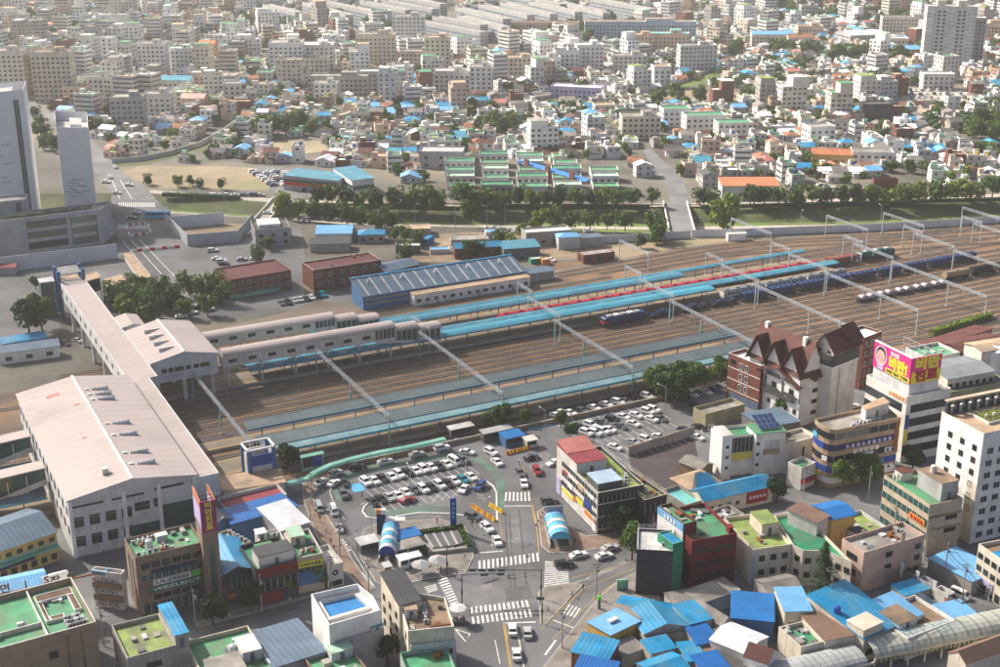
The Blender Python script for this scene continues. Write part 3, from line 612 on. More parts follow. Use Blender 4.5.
uvwall('long low rusty brown wall between the nearest track and the station car parks', 'wall', 'boundary_wall', -60, -25.2, 78, -25.2, 1.2, .35, 'tan_brown', cap='concrete')
for i, (a, c) in enumerate((((600, 243.5), (690, 238)), ((692, 237.5), (745, 236)), ((745, 236), (870, 231)), ((870, 231), (1000, 223)), ((1000, 223), (1160, 212)))):
 wall_between('long pale panel fence beyond the tracks, ' + ('left end beside the brick shed', 'short run at the foot of the road bridge', 'run behind the pale coaches', 'run behind the blue wagons', 'last run at the far right')[i], 'fence', 'panel_fence', G(*a), G(*c), 3.3, .12, 'fence_white', 3.0, 'steel')
# ---------------------------------------------------------------- platforms and canopies
def platform(u0, u1, v0, v1, h=.95): 
 r = struct(obj('platform', None, None, W(u0, v0), AU)); b = MB(); b.box(0, 0, 0, u1 - u0, v1 - v0, h, 1, top=0); b.build('slab', ['platform', 'concrete'], r)
 b = MB(); b.box(.1, .5, h + .004, u1 - u0 - .1, .8, h + .012, 0); b.box(.1, v1 - v0 - .8, h + .004, u1 - u0 - .1, v1 - v0 - .5, h + .012, 0); b.build('safety_line', ['paint_yellow'], r)
def canopy(label, u0, u1, v0, v1, z, m, edge, kind='flat', posts=8.0, pm='post_blue', deep=.45, mid=None, rise=.7, group='platform canopies at the station'):
 t = thing('platform_canopy', label, 'canopy', W(u0, v0), AU, group); L = u1 - u0; w = v1 - v0; b = MB()
 if kind == 'flat': pr = [(0, z), (w, z + .35)]
 elif kind == 'vault': pr = [(w * i / 6, z + rise * math.sin(math.pi * i / 6)) for i in range(7)]
 elif kind == 'ridge': pr = [(0, z), (w * .5, z + rise), (w, z)]
 else: pr = [(0, z + .6), (w * .5, z), (w, z + .6)]
 for i in range(len(pr) - 1):
  (a, za), (c, zc) = pr[i], pr[i + 1]; b.poly([(0, a, za), (L, a, za), (L, c, zc), (0, c, zc)], 0); b.poly([(0, c, zc - .14), (L, c, zc - .14), (L, a, za - .14), (0, a, za - .14)], 0)
 b.build('roof_sheet', [m], t)
 for v, zz in ((0, pr[0][1]), (w, pr[-1][1])):
  f = MB(); f.box(-.1, v - .12, zz - deep, L + .1, v + .12, zz + .06, 0); f.build('fascia', [edge], t)
 pme = None; n = max(2, int(L / posts)); vm = w / 2
 p = MB(); p.box(-.13, vm - .13, .9, .13, vm + .13, z, 0); p.bar((0, vm, z - .7), (0, .3, z - .15), .14, .2); p.bar((0, vm, z - .7), (0, w - .3, z - .15), .14, .2); me = p.mesh('post', [pm])
 for i in range(n): obj('post', me, t, (L * (i + .5) / n, 0, 0))
 return t
platform(-330, 96, -16.5, -7.2); platform(-330, 96, .2, 5.8)
canopy('grey roofed canopy with blue edge on the platform nearest the car park', -72, 97, -13.5, -7.0, 5.3, 'grey_canopy', 'dark_grey', 'flat', 9, deep=.3)
canopy('slim teal front strip of the canopy on the platform nearest the car park', -72, 97, -16.8, -13.7, 4.8, 'post_teal', 'teal_metal', 'flat', 9, deep=.6)
canopy('narrow grey canopy with blue edge on the second platform from the car park', -72, 97, .2, 5.0, 5.0, 'grey_canopy', 'teal_blue_canopy', 'flat', 9, deep=.6)
canopy('grey canopy west of the station hall on the platform nearest the street', -200, -129, -16.8, -7.0, 5.0, 'slate_blue', 'teal_metal', 'flat', 9)
canopy('narrow dark canopy west of the station hall on the second platform', -200, -129, .2, 5.6, 5.0, 'slate_blue', 'teal_metal', 'flat', 9)
platform(-110, 119, 42.8, 53.6); platform(119.5, 182, 47.2, 53.6); platform(-110, 180, 61.8, 69.6)
canopy('pale teal canopy at the front of the third platform', -58, 118, 43, 48.4, 5.0, 'teal_metal', 'teal_blue_canopy', 'vault', 8, 'post_blue', .5, rise=.5)
canopy('long narrow blue canopy along the back of the third platform beside the red train', -58, 181, 48.7, 52.8, 4.7, 'teal_blue_canopy', 'teal_metal', 'ridge', 8, rise=.5)
canopy('light blue canopy at the front of the fourth platform', -30, 117, 61.8, 66.3, 5.1, 'teal_blue_canopy', 'teal_metal', 'vault', 8, rise=.6)
canopy('long blue canopy along the back of the fourth platform beyond the red train', -30, 179, 66.6, 69.4, 5.0, 'teal_blue_canopy', 'teal_metal', 'ridge', 8, rise=.4)
# ---------------------------------------------------------------- overhead line gantries
def gantry(label, u, v0, v1, mids=(), h=9.3, green=False):
 t = thing('gantry', label, 'gantry', W(u, v0), AU, 'overhead line gantries across the tracks'); L = v1 - v0
 for i, v in enumerate((v0, v1) + tuple(mids)):
  p = MB(); y = v - v0; p.bar((0, y, 0), (0, y, h), .28, .28, 0); p.box(-.4, y - .4, 0, .4, y + .4, .35, 1); 
  if green: p.bar((0, y, 2.5), (0, y, 5.5), .42, .42, 2)
  p.build('post', ['steel_white', 'concrete', 'post_green'], t)
 b = MB()
 for dx, dz in ((-.3, 0), (.3, 0), (-.3, .7), (.3, .7)): b.bar((dx, 0, h - .7 + dz), (dx, L, h - .7 + dz), .09)
 k = max(3, int(L / 2.2))
 for i in range(k):
  y0, y1 = L * i / k, L * (i + 1) / k
  for dx in (-.3, .3): b.bar((dx, y0, h - .7), (dx, y1, h), .05) if i % 2 else b.bar((dx, y0, h), (dx, y1, h - .7), .05)
  b.bar((-.3, y0, h), (.3, y1, h), .05)
 b.build('truss_beam', ['steel_white'], t)
 for i in range(max(1, int(L / 8))):
  y = 3 + i * 8; p = MB(); p.bar((0, y, h - .7), (0, y, h - 2.4), .12); p.bar((0, y, h - 2.2), (1.6, y + .2, h - 2.0), .07); p.build('dropper', ['steel'], t)
NM = {-76.5: 'by the concourse corner', -37: 'opposite the covered passage', -1.5: 'opposite the passage end', 43: 'beside the blue depot', 89: 'at the end of the near platforms', 126: 'in front of the pale passenger train', 158: 'behind the half timbered hotel', 190: 'beside the flat wagons', 222: 'over the tank wagons', 255: 'near the right end of the yard', 290: 'at the far right of the yard'}
for u, nm in NM.items():
 gantry('grey lattice gantry spanning the near tracks ' + nm, u, -17.5, 30 if u > 0 else 41, (11.5,) if u < 100 else (0.5,), green=u < 100)
 if u >= -2 and u < 270: gantry('grey lattice gantry spanning the middle tracks ' + nm, u + 4, 33.5 if u > 0 else 42, 56, ())
 if u >= 40 and u < 270: gantry('grey lattice gantry spanning the far tracks ' + nm, u + 8, 60.2 if u < 180 else 55, 71.5 if u < 180 else 66, ())
for (x, y), L in (((770, 255), 18), ((866, 251), 17), ((922, 247), 16), ((1000, 240), 15), ((648, 276), 14)):
 u, v = UV(x, y); gantry('grey lattice gantry over the curving tracks by the far fence near ' + {770: 'the road bridge', 866: 'the green locomotive', 922: 'the blue wagons', 1000: 'the yard edge', 648: 'the brick shed'}[x], u, v, v + L * 1.5)
# wires hung between gantries
b = MB()
us = sorted(NM)
for v in (-20.8, -4.2, 14.4, 22.6, 30.8, 38.6):
 for i in range(len(us) - 1):
  b.bar(W(us[i], v, 6.9), W(us[i + 1], v, 6.9), .035); b.bar(W(us[i], v, 7.9), W((us[i] + us[i + 1]) / 2, v, 7.2), .03); b.bar(W((us[i] + us[i + 1]) / 2, v, 7.2), W(us[i + 1], v, 7.9), .03)
stuff(tag(b.build('overhead_wires', ['dark_metal']), 'thin overhead wires strung between the gantries above the tracks', 'wires'))
# ---------------------------------------------------------------- trains
def bogies(t, L, m='train_black'):
 for x in (L * .18, L * .82):
  b = MB()
  for dx in (-.9, .9):
   for y in (-.75, .75):
    k = 10
    ring = [(x + dx + .45 * math.cos(6.283 * i / k), .8 + .45 * math.sin(6.283 * i / k) - .0) for i in range(k)]
    b.poly([(a, y - .07, z) for a, z in ring]); b.poly([(a, y + .07, z) for a, z in ring[::-1]])
    for i in range(k): j = (i + 1) % k; b.poly([(ring[i][0], y - .07, ring[i][1]), (ring[i][0], y + .07, ring[i][1]), (ring[j][0], y + .07, ring[j][1]), (ring[j][0], y - .07, ring[j][1])])
  b.box(x - 1.5, -.95, .7, x + 1.5, .95, 1.0, 0); b.build('bogie', [m], t)
def coach(label, u, v, L, body, roof, stripe=None, group=None, name='railway_coach', h=3.7, windows=True):
 t = thing(name, label, 'train coach', W(u, v, .0), AU, group); w = 1.45; b = MB()
 b.box(.2, -w, 1.0, L - .2, w, h - .4, 0); b.build('body', [body], t); r = MB(); pr = [(-w, h - .4), (-w * .8, h - .05), (0, h + .15), (w * .8, h - .05), (w, h - .4)]
 for i in range(4): r.poly([(.2, pr[i][0], pr[i][1]), (L - .2, pr[i][0], pr[i][1]), (L - .2, pr[i + 1][0], pr[i + 1][1]), (.2, pr[i + 1][0], pr[i + 1][1])])
 r.poly([(.2, a, z) for a, z in pr[::-1]]); r.poly([(L - .2, a, z) for a, z in pr]); 
 for i in range(4): x = L * (i + .5) / 4; r.box(x - .9, -.5, h + .1, x + .9, .5, h + .35, 0)
 r.build('roof', [roof], t)
 if windows:
  n = int(L / 2.3); wm = MB(); wm.box(-.65, -.04, 0, .65, 0, .85, 0); me = wm.mesh('window', ['glass'])
  for i in range(n):
   for s in (-1, 1): obj('window', me, t, (1.6 + (L - 3.2) * (i + .5) / n, s * (w + .0), 2.0), 0 if s < 0 else math.pi)
  dm = MB(); dm.box(-.45, -.05, 0, .45, 0, 2.0, 0); me = dm.mesh('door', ['grey'])
  for x in (.95, L - .95): obj('door', me, t, (x, -w, 1.15))
 if stripe: s = MB(); s.box(.2, -w - .03, 1.15, L - .2, w + .03, 1.6, 0); s.build('stripe', [stripe], t)
 bogies(t, L); return t
for i in range(6): coach('red roofed coach of the train between the blue canopies, %s from the concourse end' % ORD[i], 36 + i * 23.6, 57.6, 23.2, 'train_red', 'train_red', 'train_navy', 'red coaches between the platform canopies', 'railway_coach')
for i in range(3): coach('pale coach with square windows before the blue canopies, %s from the canopy end' % ORD[i], 121.5 + i * 19.6, 44.2, 19.2, 'train_white', 'grey_metal', None, 'pale coaches beside the third platform')
def loco(label, u, v, L, a, c, roof):
 t = thing('locomotive', label, 'locomotive', W(u, v), AU); w = 1.45; b = MB(); b.box(0, -w, 1.0, L, w, 1.6, 1); pr = [(0, 1.6), (0, 2.5), (.9, 3.7), (L - .9, 3.7), (L, 2.5), (L, 1.6)]
 b.poly([(x, -w, z) for x, z in [pr[0], pr[5], pr[4], pr[3], pr[2], pr[1]]]); b.poly([(x, w, z) for x, z in pr])
 for i in range(5): b.poly([(pr[i][0], w, pr[i][1]), (pr[i][0], -w, pr[i][1]), (pr[i + 1][0], -w, pr[i + 1][1]), (pr[i + 1][0], w, pr[i + 1][1])])
 b.build('body', [a, c], t); s = MB(); s.box(-.03, -w - .03, 1.6, 2.2, w + .03, 2.4, 0); s.build('nose_panel', ['train_red' if roof != 'train_green' else 'train_navy'], t)
 g = MB(); g.box(-.01, -1.1, 2.55, .35, 1.1, 3.2, 0); g.box(.6, -w - .03, 2.5, 1.8, -w, 3.2, 0); g.build('windscreen', ['glass'], t)
 r = MB()
 for i in range(5): r.box(2.2 + i * (L - 4) / 5, -.9, 3.7, 2.2 + i * (L - 4) / 5 + 2, .9, 4.1, i % 2)
 r.build('roof_equipment', ['grey', roof], t); bogies(t, L)
loco('dark blue electric locomotive with a red nose and pale roof ahead of dark wagons', 66.5, 38.6, 18, 'train_blue', 'train_navy', 'white')
loco('dark green diesel locomotive beyond the end of the blue canopies', 199, 58.2, 18.5, 'train_green', 'train_black', 'train_green')
def wagon_mesh(kind, L):
 b = MB(); w = 1.4
 if kind == 'hopper':
  b.box(.3, -w, 1.0, L - .3, w, 1.25, 1); b.poly([(0.4, -w, 3.3), (1.7, -w, 1.25), (L - 1.7, -w, 1.25), (L - .4, -w, 3.3)]); b.poly([(L - .4, w, 3.3), (L - 1.7, w, 1.25), (1.7, w, 1.25), (.4, w, 3.3)])
  b.poly([(.4, w, 3.3), (1.7, w, 1.25), (1.7, -w, 1.25), (.4, -w, 3.3)]); b.poly([(L - .4, -w, 3.3), (L - 1.7, -w, 1.25), (L - 1.7, w, 1.25), (L - .4, w, 3.3)])
  b.box(.4, -w, 3.3, L - .4, w, 3.5, 0); 
  for i in range(4): x = 1.2 + (L - 2.4) * (i + .5) / 4; b.box(x - .6, -.5, 3.5, x + .6, .5, 3.75, 0); b.box(x - 1.2, -w - .06, 1.3, x - 1.1, -w, 3.3, 0)
 elif kind == 'flat':
  b.box(.3, -1.3, 1.0, L - .3, 1.3, 1.25, 1)
  for x in (2.2, L - 2.2):
   pr = [(x + 1.1 * math.cos(a * .6283), 1.9 + .75 * math.sin(a * .6283)) for a in range(10)]
   for i in range(10): j = (i + 1) % 10; b.poly([(pr[i][0], -1.1, pr[i][1]), (pr[i][0], 1.1, pr[i][1]), (pr[j][0], 1.1, pr[j][1]), (pr[j][0], -1.1, pr[j][1])], 0)
   b.poly([(p[0], -1.1, p[1]) for p in pr[::-1]], 0)
 elif kind == 'tank':
  b.box(.3, -1.2, 1.0, L - .3, 1.2, 1.2, 1); n = 12; pr = [(1.35 * math.cos(6.283 * i / n), 2.55 + 1.35 * math.sin(6.283 * i / n)) for i in range(n)]
  for i in range(n): j = (i + 1) % n; b.poly([(.6, pr[i][0], pr[i][1]), (L - .6, pr[i][0], pr[i][1]), (L - .6, pr[j][0], pr[j][1]), (.6, pr[j][0], pr[j][1])][::-1], 0)
  b.poly([(.6, p[0], p[1]) for p in pr]); b.poly([(L - .6, p[0], p[1]) for p in pr[::-1]]); b.cyl(L / 2, 0, 3.8, 4.2, .4, 8, 0)
 elif kind == 'box':
  b.box(.3, -w, 1.0, L - .3, w, 1.2, 1); b.box(.35, -w, 1.2, L - .35, w, 3.4, 0); b.poly([(.35, -w, 3.4), (L - .35, -w, 3.4), (L - .35, 0, 3.8), (.35, 0, 3.8)]); b.poly([(.35, 0, 3.8), (L - .35, 0, 3.8), (L - .35, w, 3.4), (.35, w, 3.4)])
 else:
  b.box(.3, -w, 1.0, L - .3, w, 1.3, 1)
  for i in range(5): x = 1 + (L - 2) * i / 5; b.box(x, -1.2, 1.3, x + (L - 2) / 5 - .4, 1.2, 1.7 + .5 * ((i * 7) % 3), 0)
 return b
def train(kind, name, m, u0, v, L, n, fmt, group):
 me = wagon_mesh(kind, L).mesh('body', [m, 'train_black'])
 for i in range(n):
  t = thing(name, fmt % ORD[i], 'wagon', W(u0 + i * (L + .7), v), AU, group); obj('body', me, t)
  if i == 0: bogies(t, L); bg_ = [c for c in t.children if c.name.startswith('bogie')]
  else: [obj('bogie', c.data, t) for c in bg_]
train('low', 'flat_wagon', 'train_navy', 86, 38.6, 12.4, 3, 'dark loaded flat wagon coupled behind the white locomotive, %s in line', 'dark wagons behind the locomotive')
train('hopper', 'hopper_wagon', 'train_blue', 126, 38.6, 12.4, 9, 'dark blue hopper wagon in the long blue row, %s from the locomotive end', 'blue hopper wagons')
train('flat', 'coil_wagon', 'container', 164, 18.5, 8.2, 5, 'short wagon carrying rounded mauve loads behind the hotel, %s in the row', 'coil wagons')
train('tank', 'tank_wagon', 'train_tan', 210, 22.6, 13.5, 1, 'tan tank wagon at the head of the black tank wagons, %s in line', 'tank wagons'); train('tank', 'tank_wagon', 'train_black', 224.3, 22.6, 13.5, 3, 'black tank wagon behind the tan tank wagon, %s black one in line', 'tank wagons')
train('box', 'box_wagon', 'train_brick', 183, 58.2, 14.6, 1, 'brick red box wagon coupled to the dark green locomotive, %s in line', 'brick red wagons')
# ================================================================ station hall, concourse, covered passages
def uvpts(*q): return [W(u, v) for u, v in q]
hall = Bld('large white station hall with a wide pale pink two-sided roof over the tracks', [], 15.0, 'light_grey', 'pink_roof', kind='gable_y', rise=2.4, over=.5, trim='off_white', name='station_hall', world=uvpts((-127.5, -41.5), (-97.5, -41.5), (-97.5, 30.5), (-127.5, 30.5)))
H = hall
b = MB(); b.box(14.7, -.6, 17.50, 15.3, 72.6, 17.72, 0); b.build('ridge_cap', ['white'], H.root)
for x0, x1, z0, z1 in ((.6, 8, 12.6, 13.2), (10, 17.5, 12.6, 13.2), (20, 27, 13.0, 13.6)):
 b = MB(); b.box(x0, -.06, z0, x1, 0, z1, 0); b.build('window_slot', ['glass'], H.root)
H.win(0, 4, 2.4, 2.6, [7.6, 2.6], 'dark', 0, .5); H.win(0, 1, 3.6, 2.2, [8.6], 'dark', .5, .62); H.win(0, 1, 1.7, 2.2, [8.8], 'dark', .62, .74)
b = MB(); b.box(21.5, -.08, 2.5, 29.3, 0, 8.8, 0); b.box(13.5, -.08, 1.0, 20.5, 0, 5, 0); b.build('glazed_wall', ['green_glass'], H.root)
for x in (.4, 12.7, 21, 29.6): b = MB(); b.box(x - .45, -.35, 0, x + .45, 0, 14.6, 0); b.build('pilaster', ['white'], H.root)
H.win(3, 14, 1.6, 2.2, [10, 5], 'dark')
for z in (4.6, 7.0, 9.6, 11.8, 13.8): b = MB(); b.box(.1, -.04, z, 29.9, 0, z + .1, 0); b.build('panel_joint', ['grey'], H.root)
for i, y in enumerate((8, 15, 27, 35, 53, 57, 61)):
 b = MB(); b.box(16.2, y - .35, 17.05, 17.2, y + .35, 17.6, 0); b.box(18, y - .3, 16.4, 22.5, y + .3, 17.3, 1)
 for k in range(6): b.cyl(18.4 + k * .75, y, 17.2, 17.6, .2, 6, 1)
 b.build('roof_vent', ['white', 'light_grey'], H.root)
b = MB(); b.box(9.5, 6, 16.9, 11, 7.5, 18.2, 0); b.build('roof_hatch', ['off_white'], H.root)
for px in ((8, 63, 3.5, 1.0), (12.3, 52, 1.6, .5), (10, 30, 1, .4)):
 b = MB(); x, y, l, w = px; z = 15 + 2.4 * x / 15 + .17; b.slab([(x - l / 2, y - w, z - .27 * l / 3.5 + .02), (x + l / 2, y - w, z + .30 * l / 3.5 + .02), (x + l / 2, y + w, z + .30 * l / 3.5 + .02), (x - l / 2, y + w, z - .27 * l / 3.5 + .02)], .03)
 stuff(b.build('rust_patch', ['salmon_metal'], H.root))
cor = Bld('long pale pink flat roofed bridge corridor running from the station hall to the north street', [], 13.4, 'light_grey', 'pink_roof', par=.35, base=7.4, name='bridge_corridor', cat='covered bridge', trim='white', world=uvpts((-97.3, -40), (-91.3, -40), (-91.3, 30.4), (-88.9, 30.6), (-88.9, 136), (-97.4, 136)))
cor.win(5, 22, 1.4, 1.6, [2.4], 'dark'); cor.win(1, 16, 1.4, 1.6, [2.2], 'dark')
for v in range(-34, 136, 17):
 for u in (-96.8, -92.2 if v < 30 else -89.6): b = MB(); p = W(u, v); q = cor.Q[0]; d = Vector((p.x - q.x, p.y - q.y)); x = d.x * UX + d.y * UY; y = -d.x * UY + d.y * UX; b.box(x - .5, y - .5, -7.4, x + .5, y + .5, 0, 0); b.build('column', ['light_grey'], cor.root)
nc = Bld('white raised concourse with pale pink two-sided roof standing on columns above the tracks', [], 14.0, 'light_grey', 'pink_roof', kind='gable_y', rise=2.1, over=.4, base=7.3, trim='white', name='concourse', world=uvpts((-88.7, 39.5), (-68.6, 39.5), (-68.6, 71), (-88.7, 71)))
for f0, n, w in ((.12, 1, 1.5), (.22, 1, 1.5), (.34, 1, 2.6), (.48, 1, 1.4), (.6, 1, 1.6), (.73, 1, 2.8)): nc.win(0, 1, w, 1.3, [3.0], 'dark', f0, f0 + .14)
b = MB(); b.box(9.75, -.5, 8.95, 10.35, 31.9, 9.15, 0); b.build('ridge_cap', ['white'], nc.root)
for y in (6, 12, 18, 24): b = MB(); b.box(4, y - .35, 7.3, 8.6, y + .35, 8.9, 0); b.build('roof_vent', ['off_white'], nc.root)
for x in (2, 10, 18.5):
 for y in (2, 16, 30): b = MB(); b.box(x - .5, y - .5, -7.3, x + .5, y + .5, 0, 0); b.build('column', ['light_grey'], nc.root)
sg = Bld('small pale pink gabled annex behind the raised concourse', [], 13.6, 'light_grey', 'pink_roof', kind='gable_y', rise=.8, over=.3, base=7.3, trim='white', name='annex', world=uvpts((-88.8, 76), (-82, 76), (-82, 87), (-88.8, 87)))
for x in (1, 5.8): b = MB(); b.box(x - .4, 1, -7.3, x + .4, 2, 0, 0); b.box(x - .4, 9, -7.3, x + .4, 10, 0, 0); b.build('column', ['light_grey'], sg.root)
def passage(label, u0, u1, v0, v1, z0, z1, zt, hoods):
 t = thing('covered_passage', label, 'covered passage', W(u0, v0, 0), AU, 'covered passages down to the platforms'); w = v1 - v0
 def roof(x0, x1, a, c, wall, glassy, nm):
  n = 8; pr = [(w * (.5 - .58 * math.cos(math.pi * i / n)), a + (c - a) * math.sin(math.pi * i / n)) for i in range(n + 1)]; b = MB()
  for i in range(n): b.poly([(x0, pr[i][0], pr[i][1]), (x1, pr[i][0], pr[i][1]), (x1, pr[i + 1][0], pr[i + 1][1]), (x0, pr[i + 1][0], pr[i + 1][1])])
  b.poly([(x1, p[0], p[1]) for p in pr]); b.poly([(x0, p[0], p[1]) for p in pr[::-1]]); o = b.build('barrel_roof', ['pink_roof'], t)
  return o
 roof(0, u1 - u0, z1, zt, 0, 0, ''); L = u1 - u0; b = MB(); b.box(0, 0, z0, L, w, z1, 0); b.build('wall', ['off_white'], t); gw = 7.0
 wm = win_mesh(2.6, 1.15, 'dark'); n = int((L - gw) / 6)
 for i in range(n): obj('window', wm, t, (3 + (L - gw - 6) * i / max(1, n - 1), -.02, z0 + 1.3))
 pm = MB(); pm.box(-.03, -.05, z0 + .1, .03, 0, z1 - .1, 0); pme = pm.mesh('panel_joint', ['grey'])
 for i in range(int((L - gw) / 2)): obj('panel_joint', pme, t, (2 * i + 1, 0, 0))
 b = MB(); b.box(L - gw, -.07, z0 + .5, L - .2, 0, z1, 0)
 for k in range(6): b.box(L - gw + k * gw / 5 - .08, -.14, z0 + .4, L - gw + k * gw / 5 + .08, -.07, z1, 1)
 b.build('glazing', ['green_glass', 'white'], t); x = L
 for hl, dz in hoods:
  roof(x + .3, x + hl, z1 + dz, zt + dz, 0, 0, ''); b = MB(); b.box(x + .4, .1, z0 + dz - .5, x + hl - .3, w - .1, z1 + dz, 0)
  for k in range(5): b.box(x + .4 + (hl - .9) * k / 4, 0, z0 + dz - .5, x + .55 + (hl - .9) * k / 4, .1, z1 + dz, 1)
  b.build('glazing', ['green_glass', 'white'], t); b = MB(); b.poly([(x - gw if hoods.index((hl, dz)) == 0 else x, -.12, z0 + dz + 1.0), (x + hl, -.12, z0 + dz - 1.6), (x + hl, -.12, z0 + dz - .6), (x - gw if hoods.index((hl, dz)) == 0 else x, -.12, z0 + dz + 2)]); b.build('stair_side', ['off_white'], t); x += hl
 for i in range(int(L / 11) + 1):
  xx = 1.5 + i * (L - 3) / int(L / 11)
  b = MB(); b.box(xx - .25, .3, .9, xx + .25, .8, z0, 0); b.box(xx - .25, w - .8, .9, xx + .25, w - .3, z0, 0); b.build('column', ['off_white'], t)
  if i:
   b = MB(); xp = 1.5 + (i - 1) * (L - 3) / int(L / 11); b.bar((xp, .5, z0 - .2), (xx, .5, 4), .22); b.bar((xp, .5, 4), (xx, .5, z0 - .2), .22); b.build('cross_brace', ['off_white'], t)
passage('long covered passage with pink barrel roof over the third platform', -66, -9, 43.4, 48.2, 7.2, 11.0, 12.4, [(8.3, -1.4), (8.3, -2.7)])
passage('shorter covered passage with pink barrel roof over the fourth platform', -66, -22, 63.5, 68.5, 7.0, 9.9, 11.2, [(8, -1.4), (8, -2.7)])
# stairs west of the hall
for i, (v, u1) in enumerate(((11, -128), (-10.5, -128))):
 t = thing('covered_stair', 'pink roofed glazed stair west of the station hall, the ' + ('farther' if i == 0 else 'nearer') + ' of two', 'covered stair', W(u1, v - 2.2), AU + math.pi, 'stairs west of the hall')
 b = MB(); b.slab([(0, -5, 11.2), (12, -5, 10.6), (12, 0, 10.6), (0, 0, 11.2)], .3); b.slab([(12.4, -5, 8.6), (26, -5, 7.4), (26, 0, 7.4), (12.4, 0, 8.6)], .3); b.build('roof', ['pink_roof'], t)
 b = MB(); b.poly([(0, -.2, 7), (12, -.2, 4.6), (12, -.2, 10.5), (0, -.2, 11)]); b.poly([(12.4, -.2, 4.4), (26, -.2, 1.2), (26, -.2, 7.2), (12.4, -.2, 8.4)]); b.build('glazing', ['green_glass'], t)
 for k in range(6): b = MB(); b.box(k * 4.6, -.1, 5.5 - k * .9, k * 4.6 + .2, .05, 10.4 - k * .6, 0); b.build('mullion', ['white'], t)
 b = MB(); b.poly([(0, .1, 8.2), (26, .1, 2.0), (26, .1, .8), (0, .1, 6.8)]); b.slab([(0, -5, 7), (0, 0, 7), (26, 0, 1), (26, -5, 1)][::-1], .4); b.build('stair_side', ['off_white'], t)
# lift tower and stair canopies at the north end of the corridor
t = thing('lift_tower', 'blue pillared lift tower with white frame at the north end of the pink corridor', 'tower', W(-98.2, 135), AU)
for x in (0, 8.4):
 for y in (0, 7): b = MB(); b.box(x, y, 0, x + 1.2, y + 1.2, 17, 0); b.build('pillar', ['post_blue'], t)
b = MB(); b.box(1.2, 0, 7.4, 8.4, 8.2, 12.6, 0); b.build('wall', ['off_white'], t); b = MB(); b.slab([(1.3, .2, 12.9), (8.3, .2, 12.9), (8.3, 8, 12.9), (1.3, 8, 12.9)], .25); b.build('roof', ['tan_roof'], t)
for k in range(4): b = MB(); b.bar((1.2, .4 + k * 2.4, 16.2), (8.4, .4 + k * 2.4, 16.2), .5, .4); b.build('frame_bar', ['white'], t)
b = MB(); b.box(-5.5, 2, 0, -.8, 7, 13.2, 0); b.build('lift_shaft', ['green_glass'], t); b = MB(); b.slab([(-5.7, 1.8, 13.5), (-.6, 1.8, 13.5), (-.6, 7.2, 13.5), (-5.7, 7.2, 13.5)], .3); b.build('roof', ['light_grey'], t)
def roofed(label, P, z, m, wallm, name='stair_canopy', cat='canopy', hh=2.6, t_=.25):
 Q = [G(x, y, z) for x, y in P]; t = thing(name, label, cat, (Q[0].x, Q[0].y, 0)); L = [(q.x - Q[0].x, q.y - Q[0].y) for q in Q]
 b = MB(); b.slab([(*p, z) for p in L], t_); b.build('roof', [m], t)
 if wallm: b = MB(); b.prism(inset(L, .4), max(0, z - hh), z - t_ - .01, 0); b.build('wall', [wallm], t)
 for p in inset(L, .5): MBpost(p, z - t_, t)
 return t
def MBpost(p, z, t, m='steel', r=.14): b = MB(); b.box(-r, -r, 0, r, r, z, 0); return b.build('post', [m], t, (p[0], p[1], 0))
roofed('cream roofed upper stair beside the blue pillared lift tower', [(80, 283), (101, 277), (97, 271), (77, 277)], 10, 'tan_roof', 'green_glass', hh=5)
roofed('cream roofed lower stair further from the blue pillared lift tower', [(105, 287), (127, 281), (121, 274), (101, 280)], 8.5, 'tan_roof', 'green_glass', hh=5)
roofed('long cream roofed ramp along the closed end of the avenue', [(142, 281), (152, 278), (131, 252.5), (123, 253.5)], 3.4, 'tan_roof', 'off_white', hh=3)
# ---------------------------------------------------------------- buildings by the street front of the hall (left of the plaza)
roofed('flat tan roofed entrance hall between the station hall and the blue framed tower', [(222, 491), (287, 482), (277, 468), (215, 476)], 4.6, 'tan_roof', 'off_white', 'entrance_hall', 'building', hh=4.6)
t = thing('lift_tower', 'open topped lift tower with blue corner pillars and blue sign by the plaza', 'tower', W(*UV(251, 489, 0)), AU)
for x in (-.4, 6.2):
 for y in (-.4, 5): b = MB(); b.box(x, y, 0, x + 1, y + 1, 10.6, 0); b.build('pillar', ['post_blue'], t)
b = MB(); b.box(.6, 0, 0, 6.2, .4, 6, 0); b.box(.6, 5.2, 0, 6.2, 5.6, 9, 0); b.box(0, .6, 0, .3, 5, 9, 0); b.box(6.5, .6, 0, 6.8, 5, 9, 0); b.build('wall', ['off_white'], t)
b = MB(); b.box(.7, -.3, 6.2, 6.1, 0, 9.2, 0); b.build('sign_board', ['sign_blue'], t)
for a, c in (((-.4, 0), (7.2, 0)), ((7, -.2), (7, 5.8)), ((7.2, 5.6), (-.4, 5.6)), ((-.2, 5.8), (-.2, -.2))): b = MB(); b.bar((*a, 10.8), (*c, 10.8), .5, .4); b.build('frame_bar', ['white'], t)
for k in range(1, 7): b = MB(); b.bar((k, 5.6, 9), (k, 5.6, 10.6), .12); b.build('slat', ['white'], t)
